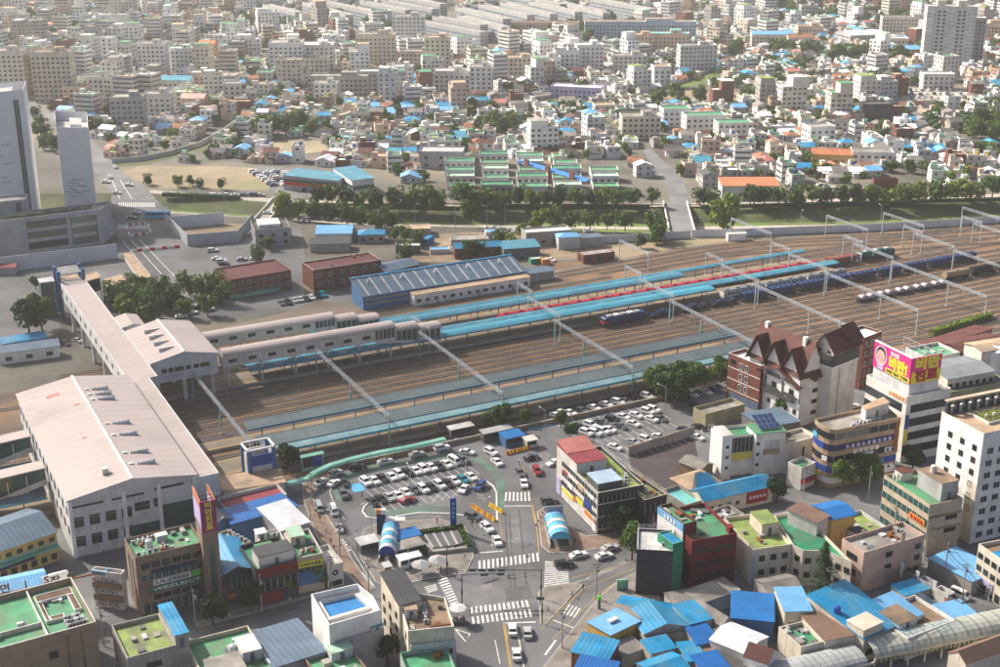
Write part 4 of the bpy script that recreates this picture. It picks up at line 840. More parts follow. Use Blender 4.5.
# ================================================================ plaza fittings
def vault_entrance(label, a, b_, L_back, h, stripes, sill):
 """underground entrance: barrel canopy between near corners a and b_ (photo), running back L metres"""
 A, B = G(*a), G(*b_); d = B - A; w = d.length; ang = math.atan2(d.y, d.x); t = thing('underground_entrance', label, 'entrance canopy', (A.x, A.y, .1), ang, 'underground entrances on the plaza'); n = 8
 N = len(stripes)
 for s, m in enumerate(stripes):
  y0, y1 = L_back * s / N, L_back * (s + 1) / N; bb = MB()
  pr = lambda k, y: (w * (.5 - .5 * math.cos(math.pi * k / n)), y, 2.2 + (h - 2.2) * math.sin(math.pi * k / n))
  for k in range(n): bb.poly([pr(k, y0), pr(k + 1, y0), pr(k + 1, y1), pr(k, y1)])
  bb.build('roof_panel', [m], t)
 for s in range(N + 1):
  y = L_back * s / N; bb = MB()
  for k in range(n): bb.bar(pr(k, y), pr(k + 1, y), .16)
  bb.bar((0, y, 0), (0, y, 2.2), .16); bb.bar((w, y, 0), (w, y, 2.2), .16); bb.build('hoop', ['steel_white'], t)
 bb = MB(); bb.box(0, 0, 0, .2, L_back, 1.1, 0); bb.box(w - .2, 0, 0, w, L_back, 1.1, 0); bb.box(0, L_back - .2, 0, w, L_back, 1.1, 0); bb.build('parapet', [sill], t)
 bb = MB(); bb.box(.3, .5, .02, w - .3, L_back - .3, .05, 0); bb.build('stairwell', ['dark_grey'], t)
 bb = MB(); bb.poly([pr(k, .02) for k in range(n + 1)]); bb.build('gable_panel', ['sign_blue' if 'orange' in label else 'sign_cyan'], t)
 return t, w
S1 = ['white_metal', 'sign_cyan', 'white_metal', 'sign_cyan', 'white_metal', 'sign_cyan', 'sky_metal']
t, w = vault_entrance('blue and white striped barrel canopy over an underground entrance with orange topped pylon', (378.5, 563), (396, 563), 13, 4.4, S1, 'off_white')
b = MB(); b.box(-1.5, 13.6, 0, .6, 14.6, 5.5, 0); b.box(-1.5, 13.6, 5.5, .6, 14.6, 6.6, 1); b.box(-.4, 13.5, 5.5, .65, 14.7, 6.65, 2); b.build('pylon', ['sign_navy', 'orange', 'white'], t)
b = MB(); b.slab([(.6, 12.4, 4.4), (5.4, 12.4, 4.4), (5.4, 14.4, 4.4), (.6, 14.4, 4.4)], .3); b.build('flat_roof', ['white'], t)
t, w = vault_entrance('blue and white striped barrel canopy over the underground entrance beside the brown shop block', (550, 548), (571, 547), 11, 4.2, ['sign_cyan', 'white_metal', 'sign_cyan', 'white_metal', 'sign_cyan', 'sky_metal'], 'off_white')
b = MB(); b.box(.4, 11.1, 1, w - .4, 11.3, 5.2, 0); b.build('back_panel', ['fence_grey'], t)
# ventilation planter
t = thing('ventilation_block', 'low ventilation block of dark louvres framed by a green hedge on the plaza island', 'ventilation block', G(432, 557)); O_ = G(432, 557)
P = [G(*p) - O_ for p in ((428, 556), (472, 551), (462, 531), (416, 537))]; L = [(p.x, p.y) for p in P]
b = MB(); b.prism(L, .13, 1.0, 0); b.build('base', ['concrete'], t); I = inset(L, 1.4)
for i in range(12):
 f0 = (i + .1) / 12; f1 = (i + .75) / 12; a = Vector(I[0]).lerp(Vector(I[1]), f0); c = Vector(I[0]).lerp(Vector(I[1]), f1); d = Vector(I[3]).lerp(Vector(I[2]), f0); e = Vector(I[3]).lerp(Vector(I[2]), f1)
 b = MB(); b.slab([(*a, 1.25), (*c, 1.45), (*e, 1.45), (*d, 1.25)], .06); b.build('louvre', ['dark_grey' if i % 3 else 'grey'], t)
def hedge_mesh(L, w, h, seed=1, dens=14):
 rr = random.Random(seed); b = MB()
 for _ in range(int(L * dens)):
  x, y, z = rr.uniform(0, L), rr.uniform(-w / 2, w / 2), rr.uniform(.1, h); s = rr.uniform(.16, .34); n = Vector((rr.gauss(0, 1), rr.gauss(0, 1), rr.gauss(.6, .6))).normalized(); a = n.orthogonal().normalized(); c = n.cross(a)
  b.poly([tuple(Vector((x, y, z)) + a * s * p + c * s * q) for p, q in ((-1, -.6), (.2, -1), (1, .4), (-.3, 1))])
 b.box(.1, -w * .4, 0, L - .1, w * .4, h * .85, 0); return b
for i, (i0, i1) in enumerate(((0, 3), (3, 2), (2, 1))):
 p, q = Vector(L[i0]), Vector(L[i1]); d = q - p; nn = Vector((-d.y, d.x)).normalized() * (.6 if i0 != 0 else -.6); hm = hedge_mesh(d.length, 1.2, 1.1, i, 40); o = hm.build('hedge', ['leaf'], t, (p.x + nn.x * -1, p.y + nn.y * -1, .9), math.atan2(d.y, d.x)); stuff(o)
# pylon, kiosks, parasols, tents
def post_sign(label, px, w, h, m, txt=None, z0=0.5):
 p = G(*px); t = thing('pylon_sign', label, 'sign', (p.x, p.y, .1), AU * .3); b = MB(); b.box(-w / 2, -.25, z0, w / 2, .25, h, 0); b.box(-w / 2 + .1, -.2, 0, w / 2 - .1, .2, z0, 1); b.build('panel', [m, 'dark_grey'], t)
 if txt: lettering(txt, w * .8, 'sign_white', t, (0, -.3, h * .6), 0)
 return t
t = post_sign('tall narrow blue pylon sign behind the hedged ventilation block', (453.5, 531), 1.5, 8.8, 'sign_blue')
for k in range(4): b = MB(); b.box(-.35, -.3, 3.5 + k * 1.2, .35, -.25, 4.2 + k * 1.2, 0); b.build('character', ['sign_cyan'], t)
def kiosk(label, px, w, d, h, wall, roof, name='kiosk', z=.13, rot=AU):
 p = G(*px); t = thing(name, label, 'kiosk', (p.x, p.y, z), rot); b = MB(); b.box(-w / 2, 0, 0, w / 2, d, h, 0); b.build('body', [wall], t); b = MB(); b.slab([(-w / 2 - .3, -.5, h + .1), (w / 2 + .3, -.5, h + .1), (w / 2 + .3, d + .3, h + .35), (-w / 2 - .3, d + .3, h + .35)], .12); b.build('roof', [roof], t)
 b = MB(); b.box(-w / 2 + .3, -.05, 1, w / 2 - .3, 0, h - .3, 0); b.build('hatch', ['dark_metal'], t); return t
kiosk('low dark food kiosk with grey roof left of the striped canopy', (370, 553), 4.5, 3, 2.6, 'dark_grey', 'light_grey'); kiosk('blue tarp covered stall right of the striped canopy', (410, 546), 5.5, 3.5, 2.4, 'deep_green_roof', 'tarp_blue')
kiosk('grey slatted equipment box on the plaza island', (416, 556), 4.2, 3.2, 2.6, 'grey', 'concrete_roof', 'equipment_box'); kiosk('cluttered grey stall beside the striped canopy', (404, 557), 3.6, 2.5, 2.2, 'concrete', 'grey')
kiosk('small white booth with curved top on the plaza island', (405, 569), 2.2, 2, 2.4, 'white', 'white', 'booth'); kiosk('small white booth nearest the grey tents', (414, 565), 3.4, 1.6, 2.0, 'white', 'white_metal', 'booth')
kiosk('tiny rounded tan booth in front of the striped canopy', (388, 573), 1.5, 1.5, 1.6, 'tan_brown', 'light_grey', 'booth')
def parasol(label, px, r, h, m, z=.13, name='parasol', legs=True):
 p = G(*px); t = thing(name, label, 'parasol', (p.x, p.y, z)); n = 8; b = MB(); ap = (0, 0, h + r * .35)
 for i in range(n): a, c = 6.2832 * i / n, 6.2832 * (i + 1) / n; b.poly([(r * math.cos(a), r * math.sin(a), h), (r * math.cos(c), r * math.sin(c), h), ap])
 b.build('canopy', [m], t); b = MB(); b.cyl(0, 0, 0, h + r * .3, .07, 6, 0); b.build('pole', ['dark_metal'], t); b = MB(); b.cyl(0, 0, 0, .25, .5, 8, 0); b.build('base', ['concrete'], t); return t
parasol('round white parasol on the corner by the wide crossing', (458, 622), 1.9, 3.4, 'white'); 
b = MB(); o = G(458, 623); t = thing('street_stall', 'dark street stall crowded with goods under the white corner parasol', 'stall', (o.x, o.y, .0)); b.box(-1.6, -.9, 0, 1.6, .9, 1.0, 0); b.build('counter', ['dark_grey'], t); b = MB(); [b.box(-1.4 + k * .5, -.6 + (k % 2) * .5, 1.0, -1.1 + k * .5, -.2 + (k % 2) * .5, 1.4 + .2 * (k % 3), k % 3) for k in range(6)]; stuff(b.build('goods', ['sign_white', 'dark_metal', 'maroon'], t))
parasol('grey pyramid tent on the plaza island, the left one', (421, 574), 2.3, 2.4, 'grey', name='tent'); parasol('grey pyramid tent on the plaza island, the right one', (438, 569), 2.3, 2.4, 'grey', name='tent')
# curved green walkway canopy along the top of the car park
px = [(285, 483), (300, 480), (308, 478), (316, 471.5), (330, 465), (350, 459), (380, 452), (410, 446.5), (445, 438.5)]
P = [G(x, y, 3.2) for x, y in px]; t = thing('walkway_canopy', 'long curving mint green walkway canopy along the top of the station car park', 'canopy', (P[0].x, P[0].y, 0)); b = MB(); n = len(P); L = []
for i in range(n): d = (P[min(i + 1, n - 1)] - P[max(i - 1, 0)]).normalized(); L.append((P[i] - P[0], Vector((-d.y, d.x, 0))))
for i in range(n - 1):
 (p, a), (q, c) = L[i], L[i + 1]
 for o0, z0, o1, z1 in ((-1.3, 2.9, -.7, 3.35), (-.7, 3.35, .7, 3.45), (.7, 3.45, 1.3, 3.0)): b.poly([(*(p + a * o0)[:2], z0), (*(q + c * o0)[:2], z0), (*(q + c * o1)[:2], z1), (*(p + a * o1)[:2], z1)])
b.build('roof_sheet', ['canopy_green'], t); pm = MB(); pm.box(-.09, -.09, 0, .09, .09, 3.2, 0); pme = pm.mesh('post', ['dark_grey'])
for i in range(n - 1):
 k = max(1, int((L[i + 1][0] - L[i][0]).length / 4))
 for j in range(k): c = L[i][0].lerp(L[i + 1][0], j / k); obj('post', pme, t, (c.x, c.y, 0))
t = kiosk('information board with green and blue map panels beside the green walkway canopy', (313, 470), 6, .5, 4.2, 'mint_roof', 'canopy_green', 'map_board'); b = MB(); b.box(.2, -.09, .8, 2.6, -.06, 3.8, 0); b.build('map_panel', ['sign_blue'], t)
kiosk('blue tarpaulin roofed stall by the yellow barriers at the plaza exit', (515, 446), 5.8, 4, 2.8, 'blue_wall', 'tarp_blue', 'stall', 0); kiosk('dark grey bus shelter at the top of the plaza', (498, 440), 9, 2.2, 2.7, 'dark_grey', 'grey', 'bus_shelter'); kiosk('small cream kiosk beside the blue tarpaulin stall', (532, 448), 3.2, 2.4, 2.4, 'cream', 'pale_roof', z=0); kiosk('long dark bus shelter above the green walkway canopy end', (462, 437), 7, 2, 2.8, 'dark_grey', 'pale_roof', 'bus_shelter')
def barrier_row(label, px0, px1, n, m='yellow', m2='orange'):
 A, B = G(*px0), G(*px1); t = thing('barrier', label, 'barrier', (A.x, A.y, 0), math.atan2(B.y - A.y, B.x - A.x)); L = (B - A).length / n; bm = MB(); bm.box(.05, -.35, 0, L - .1, .35, .35, 0); bm.box(.15, -.14, .35, L - .2, .14, 1.1, 0)
 m0, m1 = bm.mesh('block', [m]), bm.mesh('block', [m2])
 for i in range(n): obj('block', m0 if i % 2 else m1, t, (i * L, 0, 0))
barrier_row('row of yellow and orange plastic barriers by the blue tarpaulin stall', (506, 455), (530, 449), 7); barrier_row('row of yellow and orange barriers at the car park exit', (472, 507), (495, 522), 8); barrier_row('short yellow barrier arm beside the car park exit', (489, 506), (503, 514), 3, 'yellow', 'yellow')
barrier_row('red and white plastic barriers across the closed avenue', (131, 252), (180, 247.5), 8, 'barrier_red', 'white')
for i, (a, c, n) in enumerate((((126, 226), (147, 224.5), 7), ((127, 228), (130, 236), 3), ((131, 236.5), (149, 234), 5), ((149, 225), (151, 233), 3))): barrier_row('red and white plastic barriers ringing the traffic island on the avenue, ' + ('far side', 'left side', 'near side', 'right side')[i], a, c, n, 'barrier_red', 'white')
b = MB(); b.cyl(0, 0, 0, .75, .16, 6, 0); b.cyl(0, 0, .75, .9, .18, 6, 1); bol = b.mesh('bollard', ['dark_grey', 'off_white']); k = 0
for (a, c, n) in (((519, 463), (527, 487), 9), ((536, 526), (545, 510), 5)):
 for i in range(n): p = G(*a).lerp(G(*c), i / (n - 1)); k += 1; tag(obj('bollard', bol, None, (p.x, p.y, 0)), 'short dark bollard in the kerb row beside the plaza exit road', 'bollard', 'bollards beside the plaza exit road')
# street lamps, signals, sign posts
def lamp_thing(label, px, h=9.0, arm=2.2, rot=0.0, m='steel', group='street lamps', z=0.0, first=[None]):
 p = G(*px)
 t = thing('street_lamp', label, 'street lamp', (p.x, p.y, z), rot, group); b = MB(); b.cyl(0, 0, 0, h, .11, 6, 0, r1=.06); b.cyl(0, 0, 0, .6, .2, 6, 0); b.build('pole', [m], t); b = MB(); b.bar((0, 0, h - .1), (arm, 0, h + .3), .08); b.build('arm', [m], t); b = MB(); b.box(arm - .1, -.14, h + .2, arm + .8, .14, h + .36, 0); b.build('lamp_head', ['light_grey'], t)
for px, nm in (((411, 500), 'inside the station car park'), ((483, 535), 'beside the exit lane of the car park'), ((372, 535), 'near the orange topped pylon'), ((507, 577), 'above the junction'), ((466, 470), 'at the top of the car park loop'), ((545, 440), 'at the plaza exit'), ((625, 560), 'on the pavement by the purple block'), ((340, 545), 'on the left pavement of the side street'), ((622, 442), 'in the second car park'), ((665, 415), 'among the trees of the second car park'), ((310, 520), 'by the white flat roof on the left street')):
 lamp_thing('grey street lamp ' + nm, px, 9, 2.2, random.uniform(0, 6))
def signal(label, px, h, arm, ang, m='dark_metal', heads=2):
 p = G(*px); t = thing('traffic_signal', label, 'traffic light', (p.x, p.y, .1), ang, 'traffic lights at the junction'); b = MB(); b.cyl(0, 0, 0, h, .14, 6, 0, r1=.1); b.build('pole', [m], t); b = MB(); b.bar((0, 0, h - .3), (arm, 0, h - .1), .13); b.build('arm', [m], t)
 for i in range(heads): x = arm * (.55 + .4 * i / max(1, heads - 1)); b = MB(); b.box(x - .8, -.2, h - .55, x + .8, .15, h - .05, 0); b.build('signal_head', [m], t)
 b = MB(); b.box(-.2, -.25, 2.4, .2, .0, 3.4, 0); b.build('signal_head', [m], t)
signal('black traffic light mast with long arm at the paved triangle', (541, 599), 7.5, 16, math.pi, heads=4); signal('black traffic light mast beside the white parasol', (462, 604), 7.5, 9, 0.05); signal('black traffic light pole on the plaza island corner', (447, 575), 7, 5, 0.6); signal('black traffic light pole at the near tip of the paved triangle', (542, 624), 6.5, .8, 3.0, heads=1)
post_sign('bright green square road sign on a post by the slip lane', (599, 609), .8, 3.2, 'bright_green', None, 2.2); post_sign('dark green notice box on the round paving by the purple block', (622, 590), 2.6, 2.6, 'canopy_green', None, .3)
# street poles with sagging cables
CB = MB()
def poles(nm, pts):
 last = None
 for i, px in enumerate(pts):
  p = G(*px); t = thing('utility_pole', 'concrete utility pole %s, %s in the line' % (nm, ORD[i]), 'utility pole', p, 0, 'utility poles along the streets'); b = MB(); b.cyl(0, 0, 0, 9.5, .17, 6, 0, r1=.11); b.build('pole', ['concrete'], t); b = MB(); b.bar((-.9, 0, 8.9), (.9, 0, 8.9), .1); b.bar((-.7, 0, 8.2), (.7, 0, 8.2), .1); b.build('cross_arm', ['dark_metal'], t); b = MB(); b.cyl(.35, 0, 7.0, 7.8, .22, 6, 0); b.build('transformer', ['grey'], t)
  if last is not None:
   for dx, z in ((-.8, 8.9), (.8, 8.9), (0, 8.2), (0, 7.0)):
    o = Vector((dx, 0, z)); A, C_ = last + o, p + o; Q = [A.lerp(C_, k / 5) - Vector((0, 0, 4 * .7 * (k / 5) * (1 - k / 5))) for k in range(6)]; [CB.bar(Q[k], Q[k + 1], .045) for k in range(5)]
  last = p
poles('along the lower left street', [(104, 646), (196, 628), (262, 612), (332, 592)]); poles('along the left pavement', [(369, 596), (340, 556), (312, 506)]); poles('on the right alley', [(925, 560), (944, 580), (962, 600), (985, 622)]); poles('behind the lime roofs', [(792, 470), (803, 498), (868, 500), (893, 540)]); poles('along the right branch road', [(652, 552), (596, 600), (562, 648)])
stuff(tag(CB.build('street_cables', ['dark_metal']), 'thin sagging cables strung between the utility poles along the streets', 'cables'))
# ================================================================ vehicles
def car_meshes(kind):
 """body, glass, wheel, lamp meshes; x forward, centre at origin"""
 if kind == 'van': L, w, prof, cab = 4.7, .88, [(-2.35, .35), (2.35, .35), (2.35, .85), (1.9, 1.05), (1.35, 1.75), (1.1, 1.9), (-2.2, 1.9), (-2.35, 1.2)], (-2.1, 1.5, 1.1, 1.72)
 elif kind == 'suv': L, w, prof, cab = 4.6, .9, [(-2.3, .4), (2.3, .4), (2.3, .85), (2.2, 1.0), (1.0, 1.12), (.35, 1.68), (-1.9, 1.7), (-2.25, 1.15)], (-2.0, .85, 1.14, 1.6)
 else: L, w, prof, cab = 4.5, .87, [(-2.25, .3), (2.25, .3), (2.25, .65), (2.1, .82), (.95, .95), (.25, 1.4), (-.95, 1.42), (-1.65, 1.0), (-2.2, .92)], (-1.5, .8, 1.0, 1.34)
 b = MB(); n = len(prof); top = max(z for _, z in prof)
 def hw(z): return w if z < 1.0 else w - (z - 1.0) * .28
 for i in range(n):
  j = (i + 1) % n; (x0, z0), (x1, z1) = prof[i], prof[j]; b.poly([(x0, hw(z0), z0), (x0, -hw(z0), z0), (x1, -hw(z1), z1), (x1, hw(z1), z1)])
 b.poly([(x, -hw(z), z) for x, z in prof]); b.poly([(x, hw(z), z) for x, z in prof[::-1]])
 g = MB(); x0, x1, z0, z1 = cab; xf = x1; sl = (x1 - .25) if kind != 'van' else x1 - .15
 for s in (-1, 1):
  q = [(x0 + .1, s * (hw(z0) + .012), z0), (x1 - .15, s * (hw(z0) + .012), z0), (sl - .35, s * (hw(z1) + .012), z1), (x0 + .3, s * (hw(z1) + .012), z1)]; g.poly(q if s < 0 else q[::-1])
 fi = {'van': 3, 'suv': 4, 'sedan': 4}[kind]
 for (a, c), off in (((prof[fi], prof[fi + 1]), .015), ((prof[-2], prof[-1]) if kind != 'sedan' else (prof[6], prof[7]), .015)):
  a, c = (a, c); d = Vector((c[0] - a[0], c[1] - a[1])); nn = Vector((d.y, -d.x)).normalized() * -off
  if (nn.x * (a[0])) < 0: nn = -nn
  if nn.y < 0: nn = Vector((nn.x, -nn.y))
  p = Vector(a).lerp(Vector(c), .1) + nn; q = Vector(a).lerp(Vector(c), .9) + nn; g.poly([(p.x, -hw(p.y) + .08, p.y), (p.x, hw(p.y) - .08, p.y), (q.x, hw(q.y) - .08, q.y), (q.x, -hw(q.y) + .08, q.y)] if p.x > 0 else [(p.x, hw(p.y) - .08, p.y), (q.x, hw(q.y) - .08, q.y), (q.x, -hw(q.y) + .08, q.y), (p.x, -hw(p.y) + .08, p.y)][::-1])
 wh = MB(); k = 10; ring = [(.32 * math.cos(6.283 * i / k), .32 + .32 * math.sin(6.283 * i / k)) for i in range(k)]
 for i in range(k): j = (i + 1) % k; wh.poly([(ring[i][0], -.1, ring[i][1]), (ring[j][0], -.1, ring[j][1]), (ring[j][0], .1, ring[j][1]), (ring[i][0], .1, ring[i][1])], 0)
 wh.poly([(x, -.1, z) for x, z in ring], 1); wh.poly([(x, .1, z) for x, z in ring[::-1]], 1)
 hl = MB(); hl.box(-.04, -.2, 0, .03, .2, .14, 0); return b, g, wh, hl, L, w
CARM = {}
for kd in ('sedan', 'suv', 'van'):
 b, g, wh, hl, L, w = car_meshes(kd); CARM[kd] = dict(body={c: b.mesh('body', [c]) for c in ('car_white', 'car_silver', 'car_black', 'car_grey', 'car_blue', 'car_red', 'car_teal')}, glass=g.mesh('windows', ['glass']), wheel=wh.mesh('wheel', ['tyre', 'light_grey']), head=hl.mesh('headlight', ['lamp_white']), tail=hl.mesh('tail_light', ['lamp_red']), L=L, w=w)
 m = MB(); m.v = b.v + g.v; m.f = b.f + [tuple(i + len(b.v) for i in f) for f in g.f]; m.m = [0] * len(b.f) + [1] * len(g.f)
 for sx in (-1, 1): m.box(sx * L * .31 - .33, -w - .02, .0, sx * L * .31 + .33, w + .02, .62, 2)
 CARM[kd]['far'] = {c: m.mesh('car', [c, 'glass', 'tyre']) for c in CARM[kd]['body']}
CN = dict(w='white', s='silver', b='black', g='dark grey', u='blue', r='red', t='teal')
CK = dict(w='car_white', s='car_silver', b='car_black', g='car_grey', u='car_blue', r='car_red', t='car_teal')
KN = dict(sedan='saloon car', suv='hatchback', van='van'); CARPOS = []
def car(label, px, ang, c, kind='sedan', group=None, z=.02, full=True, p=None, sc=1.0):
 p = G(*px) if p is None else p; M_ = CARM[kind]; CARPOS.append((p.x, p.y))
 if not full: return tag(obj('parked_car' if 'parked' in label else 'car', M_['far'][CK[c]], None, (p.x, p.y, z), ang), label, 'car' if kind != 'van' else 'van', group)
 t = thing('parked_car' if 'parked' in label else ('van' if kind == 'van' else 'car'), label, 'car' if kind != 'van' else 'van', (p.x, p.y, z), ang, group)
 obj('body', M_['body'][CK[c]], t); obj('windows', M_['glass'], t); L, w = M_['L'], M_['w']
 for x in (L * .31, -L * .31):
  for y in (-w + .06, w - .06): obj('wheel', M_['wheel'], t, (x, y, 0))
 for y in (-.55, .55): obj('headlight', M_['head'], t, (L / 2, y, .55)); obj('tail_light', M_['tail'], t, (-L / 2 + .02, y, .62))
 return t
def pang(px, dx, dy): a, c = G(*px), G(px[0] + dx, px[1] + dy); return math.atan2(c.y - a.y, c.x - a.x)
rr = random.Random(3)
def row(spec, sx, ox, oy, ang, rowname, group, full=True, order='from left'):
 k = 0
 for x, y, c in spec:
  kd = 'suv' if rr.random() < .35 else 'sedan'
  if c.isupper(): kd = 'van'; c = c.lower()
  car('%s %s parked %s %s, %s' % (CN[c], KN[kd], ORD[k], order, rowname), (ox + x / sx, oy + y / sx), ang + rr.gauss(0, .03), c, kd, group, full=full); k += 1
DN = AU - math.pi / 2
row([(328, 270, 'w'), (372, 262, 'w'), (412, 250, 'b'), (457, 243, 'w'), (495, 232, 'w'), (537, 220, 'b'), (578, 213, 'w'), (617, 205, 'w'), (657, 195, 'w'), (695, 190, 'b'), (733, 180, 'w'), (773, 165, 'W'), (815, 160, 'g')], 5, 300, 430, DN + .12, 'back row of the looped car park', 'cars in the looped car park')
row([(362, 370, 'b'), (405, 355, 'b'), (447, 345, 's'), (490, 338, 'w'), (530, 322, 'w'), (570, 308, 'g'), (615, 305, 'w'), (655, 295, 'b'), (697, 285, 'w'), (737, 275, 'b'), (772, 262, 'w'), (815, 255, 't'), (855, 243, 'w')], 5, 300, 430, DN + .12, 'middle row of the looped car park', 'cars in the looped car park')
car('white saloon car parked alone in front of the middle row of the looped car park', (464, 491), DN - .8, 'w'); car('dark blue estate car parked at the right end of the looped car park', (480, 488.5), DN - .9, 'u', 'suv'); car('dark red saloon car crossing behind the near parking row', (408, 502), AU, 'r')
for lb, px, d, c, kd in (('white saloon car waiting at the left bend of the looped car park', (321, 484), (9, -6), 'w', 'sedan'), ('silver estate car on the outer lane of the left bend', (335.5, 475.5), (10, -5), 's', 'suv'), ('white saloon car on the inner lane of the left bend', (334.5, 485), (9, -5), 'w', 'sedan'), ('black estate car following the top lane of the car park loop', (357, 469), (10, -2), 'b', 'suv'),
 ('white saloon car on the top lane below the green walkway canopy', (385.5, 463.5), (10, -2.4), 'w', 'sedan'), ('silver saloon car in the middle of the top lane', (417, 456), (10, -2.4), 's', 'sedan'), ('white estate car at the right end of the top lane', (442, 450), (10, -2), 'w', 'suv'), ('white taxi turning at the top right of the loop', (467, 454), (10, 1.5), 'w', 'sedan'), ('white estate car beside the grey bus shelter', (491, 454), (8, 4), 'w', 'suv'), ('white saloon car on the green lane right of the loop', (497, 464), (6, 5), 'w', 'sedan'),
 ('dark grey estate car parked on the left island of the loop', (343.6, 496.5), (4, 8), 'g', 'suv'), ('black saloon car parked beside the blue parking bay', (344, 484.5), (3, 8), 'b', 'sedan'), ('white pickup parked on the left street by the white flat roof', (319.5, 510), (3, 9), 's', 'van'), ('white van driving down the left street', (334, 513), (3, 9), 'w', 'van'), ('silver saloon car driving down the left street behind the van', (339, 530), (3, 9), 's', 'sedan'),
 ('black limousine at the plaza exit beside the yellow barriers', (531.5, 459.5), (10, -1.5), 'b', 'sedan'), ('red saloon car beside the kerb bollards', (537, 473), (4, 7), 'r', 'suv'), ('dark saloon car on the exit lane beside the bollards', (520, 474.5), (5, 6), 'g', 'sedan'), ('white saloon car stopped before the short crossing', (524, 485.5), (2, 8), 'w', 'sedan'), ('white saloon car behind the brown shop block', (553.5, 464.5), (-8, 3), 'w', 'sedan'), ('dark grey hatchback in front of the brown shop block', (549, 503), (9, -1), 'g', 'suv'),
 ('dark estate car leaving the car park exit', (473, 519), (9, 3.5), 'g', 'suv'), ('white hatchback leaving the loop toward the junction', (487, 530), (7, 6), 'w', 'suv'), ('white saloon car stopped at the junction line', (497, 543), (3.5, 8), 'w', 'sedan'), ('white taxi on the right branch by the striped canopy', (578.5, 557), (10, -2.5), 'w', 'sedan'), ('white saloon car on the right branch behind the taxi', (604, 558), (10, -2.5), 'w', 'sedan'), ('silver blue saloon car on the far lane of the right branch', (610, 550), (10, -2.5), 's', 'sedan'), ('black hatchback on the right hand crossing', (564, 566.5), (10, -1.5), 'b', 'suv'),
 ('white saloon car first in the left lane of the bottom road', (512.5, 632), (-.8, -10), 'w', 'sedan'), ('silver saloon car first in the right lane of the bottom road', (527.5, 635), (-.8, -10), 's', 'sedan'), ('white saloon car second in the left lane of the bottom road', (516.5, 656.5), (-.8, -10), 'w', 'sedan'), ('white van parked on the far right alley by the red awning', (960, 597), (7, 3), 'w', 'van'), ('white car parked behind the stone hotel tower', (853, 408), (8, -2), 'w', 'sedan'),
 ('white car in the service yard by the small canopy', (551, 261), (7, 2), 'w', 'sedan'), ('white car on the lane by the long pale fence', (588, 232), (9, -.6), 'w', 'sedan'), ('silver car under the overbridge beside the white hut', (78, 342), (6, 2), 's', 'sedan'), ('black car beside the white hut in the west yard', (65, 345), (6, 2), 'b', 'sedan')):
 car(lb, px, pang(px, *d), c, kd)
DB = AU - math.pi / 2 + .35
row([(225, 333, 'w'), (253, 328, 'w'), (280, 322, 'w'), (327, 312, 'g'), (376, 302, 'w'), (425, 288, 'w'), (472, 280, 'w'), (502, 275, 'g'), (543, 262, 'b'), (588, 256, 'w')], 4, 500, 334, DB, 'top row of the second car park', 'cars in the second car park')
row([(318, 383, 'b'), (362, 371, 'w'), (405, 360, 'g'), (450, 350, 'b'), (492, 338, 'w'), (543, 332, 'w'), (590, 318, 'w'), (614, 310, 'w')], 4, 500, 334, DB, 'second row of the second car park', 'cars in the second car park')
row([(345, 402, 'w'), (380, 403, 'w'), (410, 396, 'w'), (437, 389, 'w'), (482, 376, 'g'), (532, 366, 'w'), (606, 347, 'w'), (640, 345, 'g')], 4, 500, 334, DB, 'third row of the second car park', 'cars in the second car park')
row([(460, 460, 'w'), (533, 440, 's'), (583, 430, 'w'), (635, 418, 'w'), (738, 392, 'b'), (798, 380, 'b'), (825, 367, 'w')], 4, 500, 334, DB, 'wall side row of the second car park', 'cars in the second car park')
row([(768, 248, 'w'), (798, 245, 'g'), (825, 238, 'w'), (860, 232, 'u'), (888, 225, 'W')], 4, 500, 334, DB - .2, 'short row by the red brick hotel wing', 'cars beside the hotel'); row([(773, 288, 'b'), (788, 420, 'w')], 4, 500, 334, DB, 'near corner of the second car park', 'cars beside the hotel')
# north of the tracks
row([(545, 97, 'g'), (590, 92, 'b'), (635, 78, 's'), (670, 72, 's'), (712, 68, 'b'), (745, 58, 'w'), (785, 50, 'b'), (820, 42, 't')], 6.667, 200, 290, DN, 'row on the depot forecourt', 'cars on the depot forecourt', False)
row([(520, 95, 'w'), (600, 60, 'w'), (765, 45, 'w'), (600, 130, 'w'), (680, 120, 'w'), (680, 160, 'w'), (760, 105, 'w'), (790, 140, 's'), (610, 185, 'w'), (715, 130, 'b')], 6.667, 90, 290, .3, 'tree shaded car park', 'cars under the trees by the concourse', False)
row([(685, 412, 'w'), (715, 465, 'w'), (740, 470, 's'), (745, 485, 'w'), (760, 500, 'b'), (880, 470, 's'), (970, 465, 'w'), (900, 305, 's'), (920, 290, 'w'), (985, 240, 'w')], 6.667, 110, 190, .2, 'yard beside the grey hoarding', 'cars in the yard by the hoarding', False)
for lb, px, c in (('black saloon car on the avenue beyond the barrier ring', (132, 219), 'b'), ('white saloon car on the avenue behind the black one', (136, 214), 's'), ('silver car on the avenue past the first crossing', (117, 194), 'w'), ('white saloon car turning off the avenue', (129, 186), 'w'), ('white car higher up the avenue', (106, 183), 'w'), ('white van beside the lot on the avenue', (115, 168), 'w'), ('dark car near the top of the avenue', (46, 120), 'g'), ('grey car near the top of the avenue', (40, 115), 's'), ('black car midway up the avenue', (48, 126), 'b'), ('white car by the trees of the avenue', (110, 178), 'w'), ('white car by the narrow bridge', (268, 214), 'w'), ('dark car crossing beyond the narrow bridge', (285, 200), 'b')):
 car(lb, px, pang(px, -5, -8) if px[1] < 180 else pang(px, 8, 0), c, 'sedan', None, full=False, z=.07)
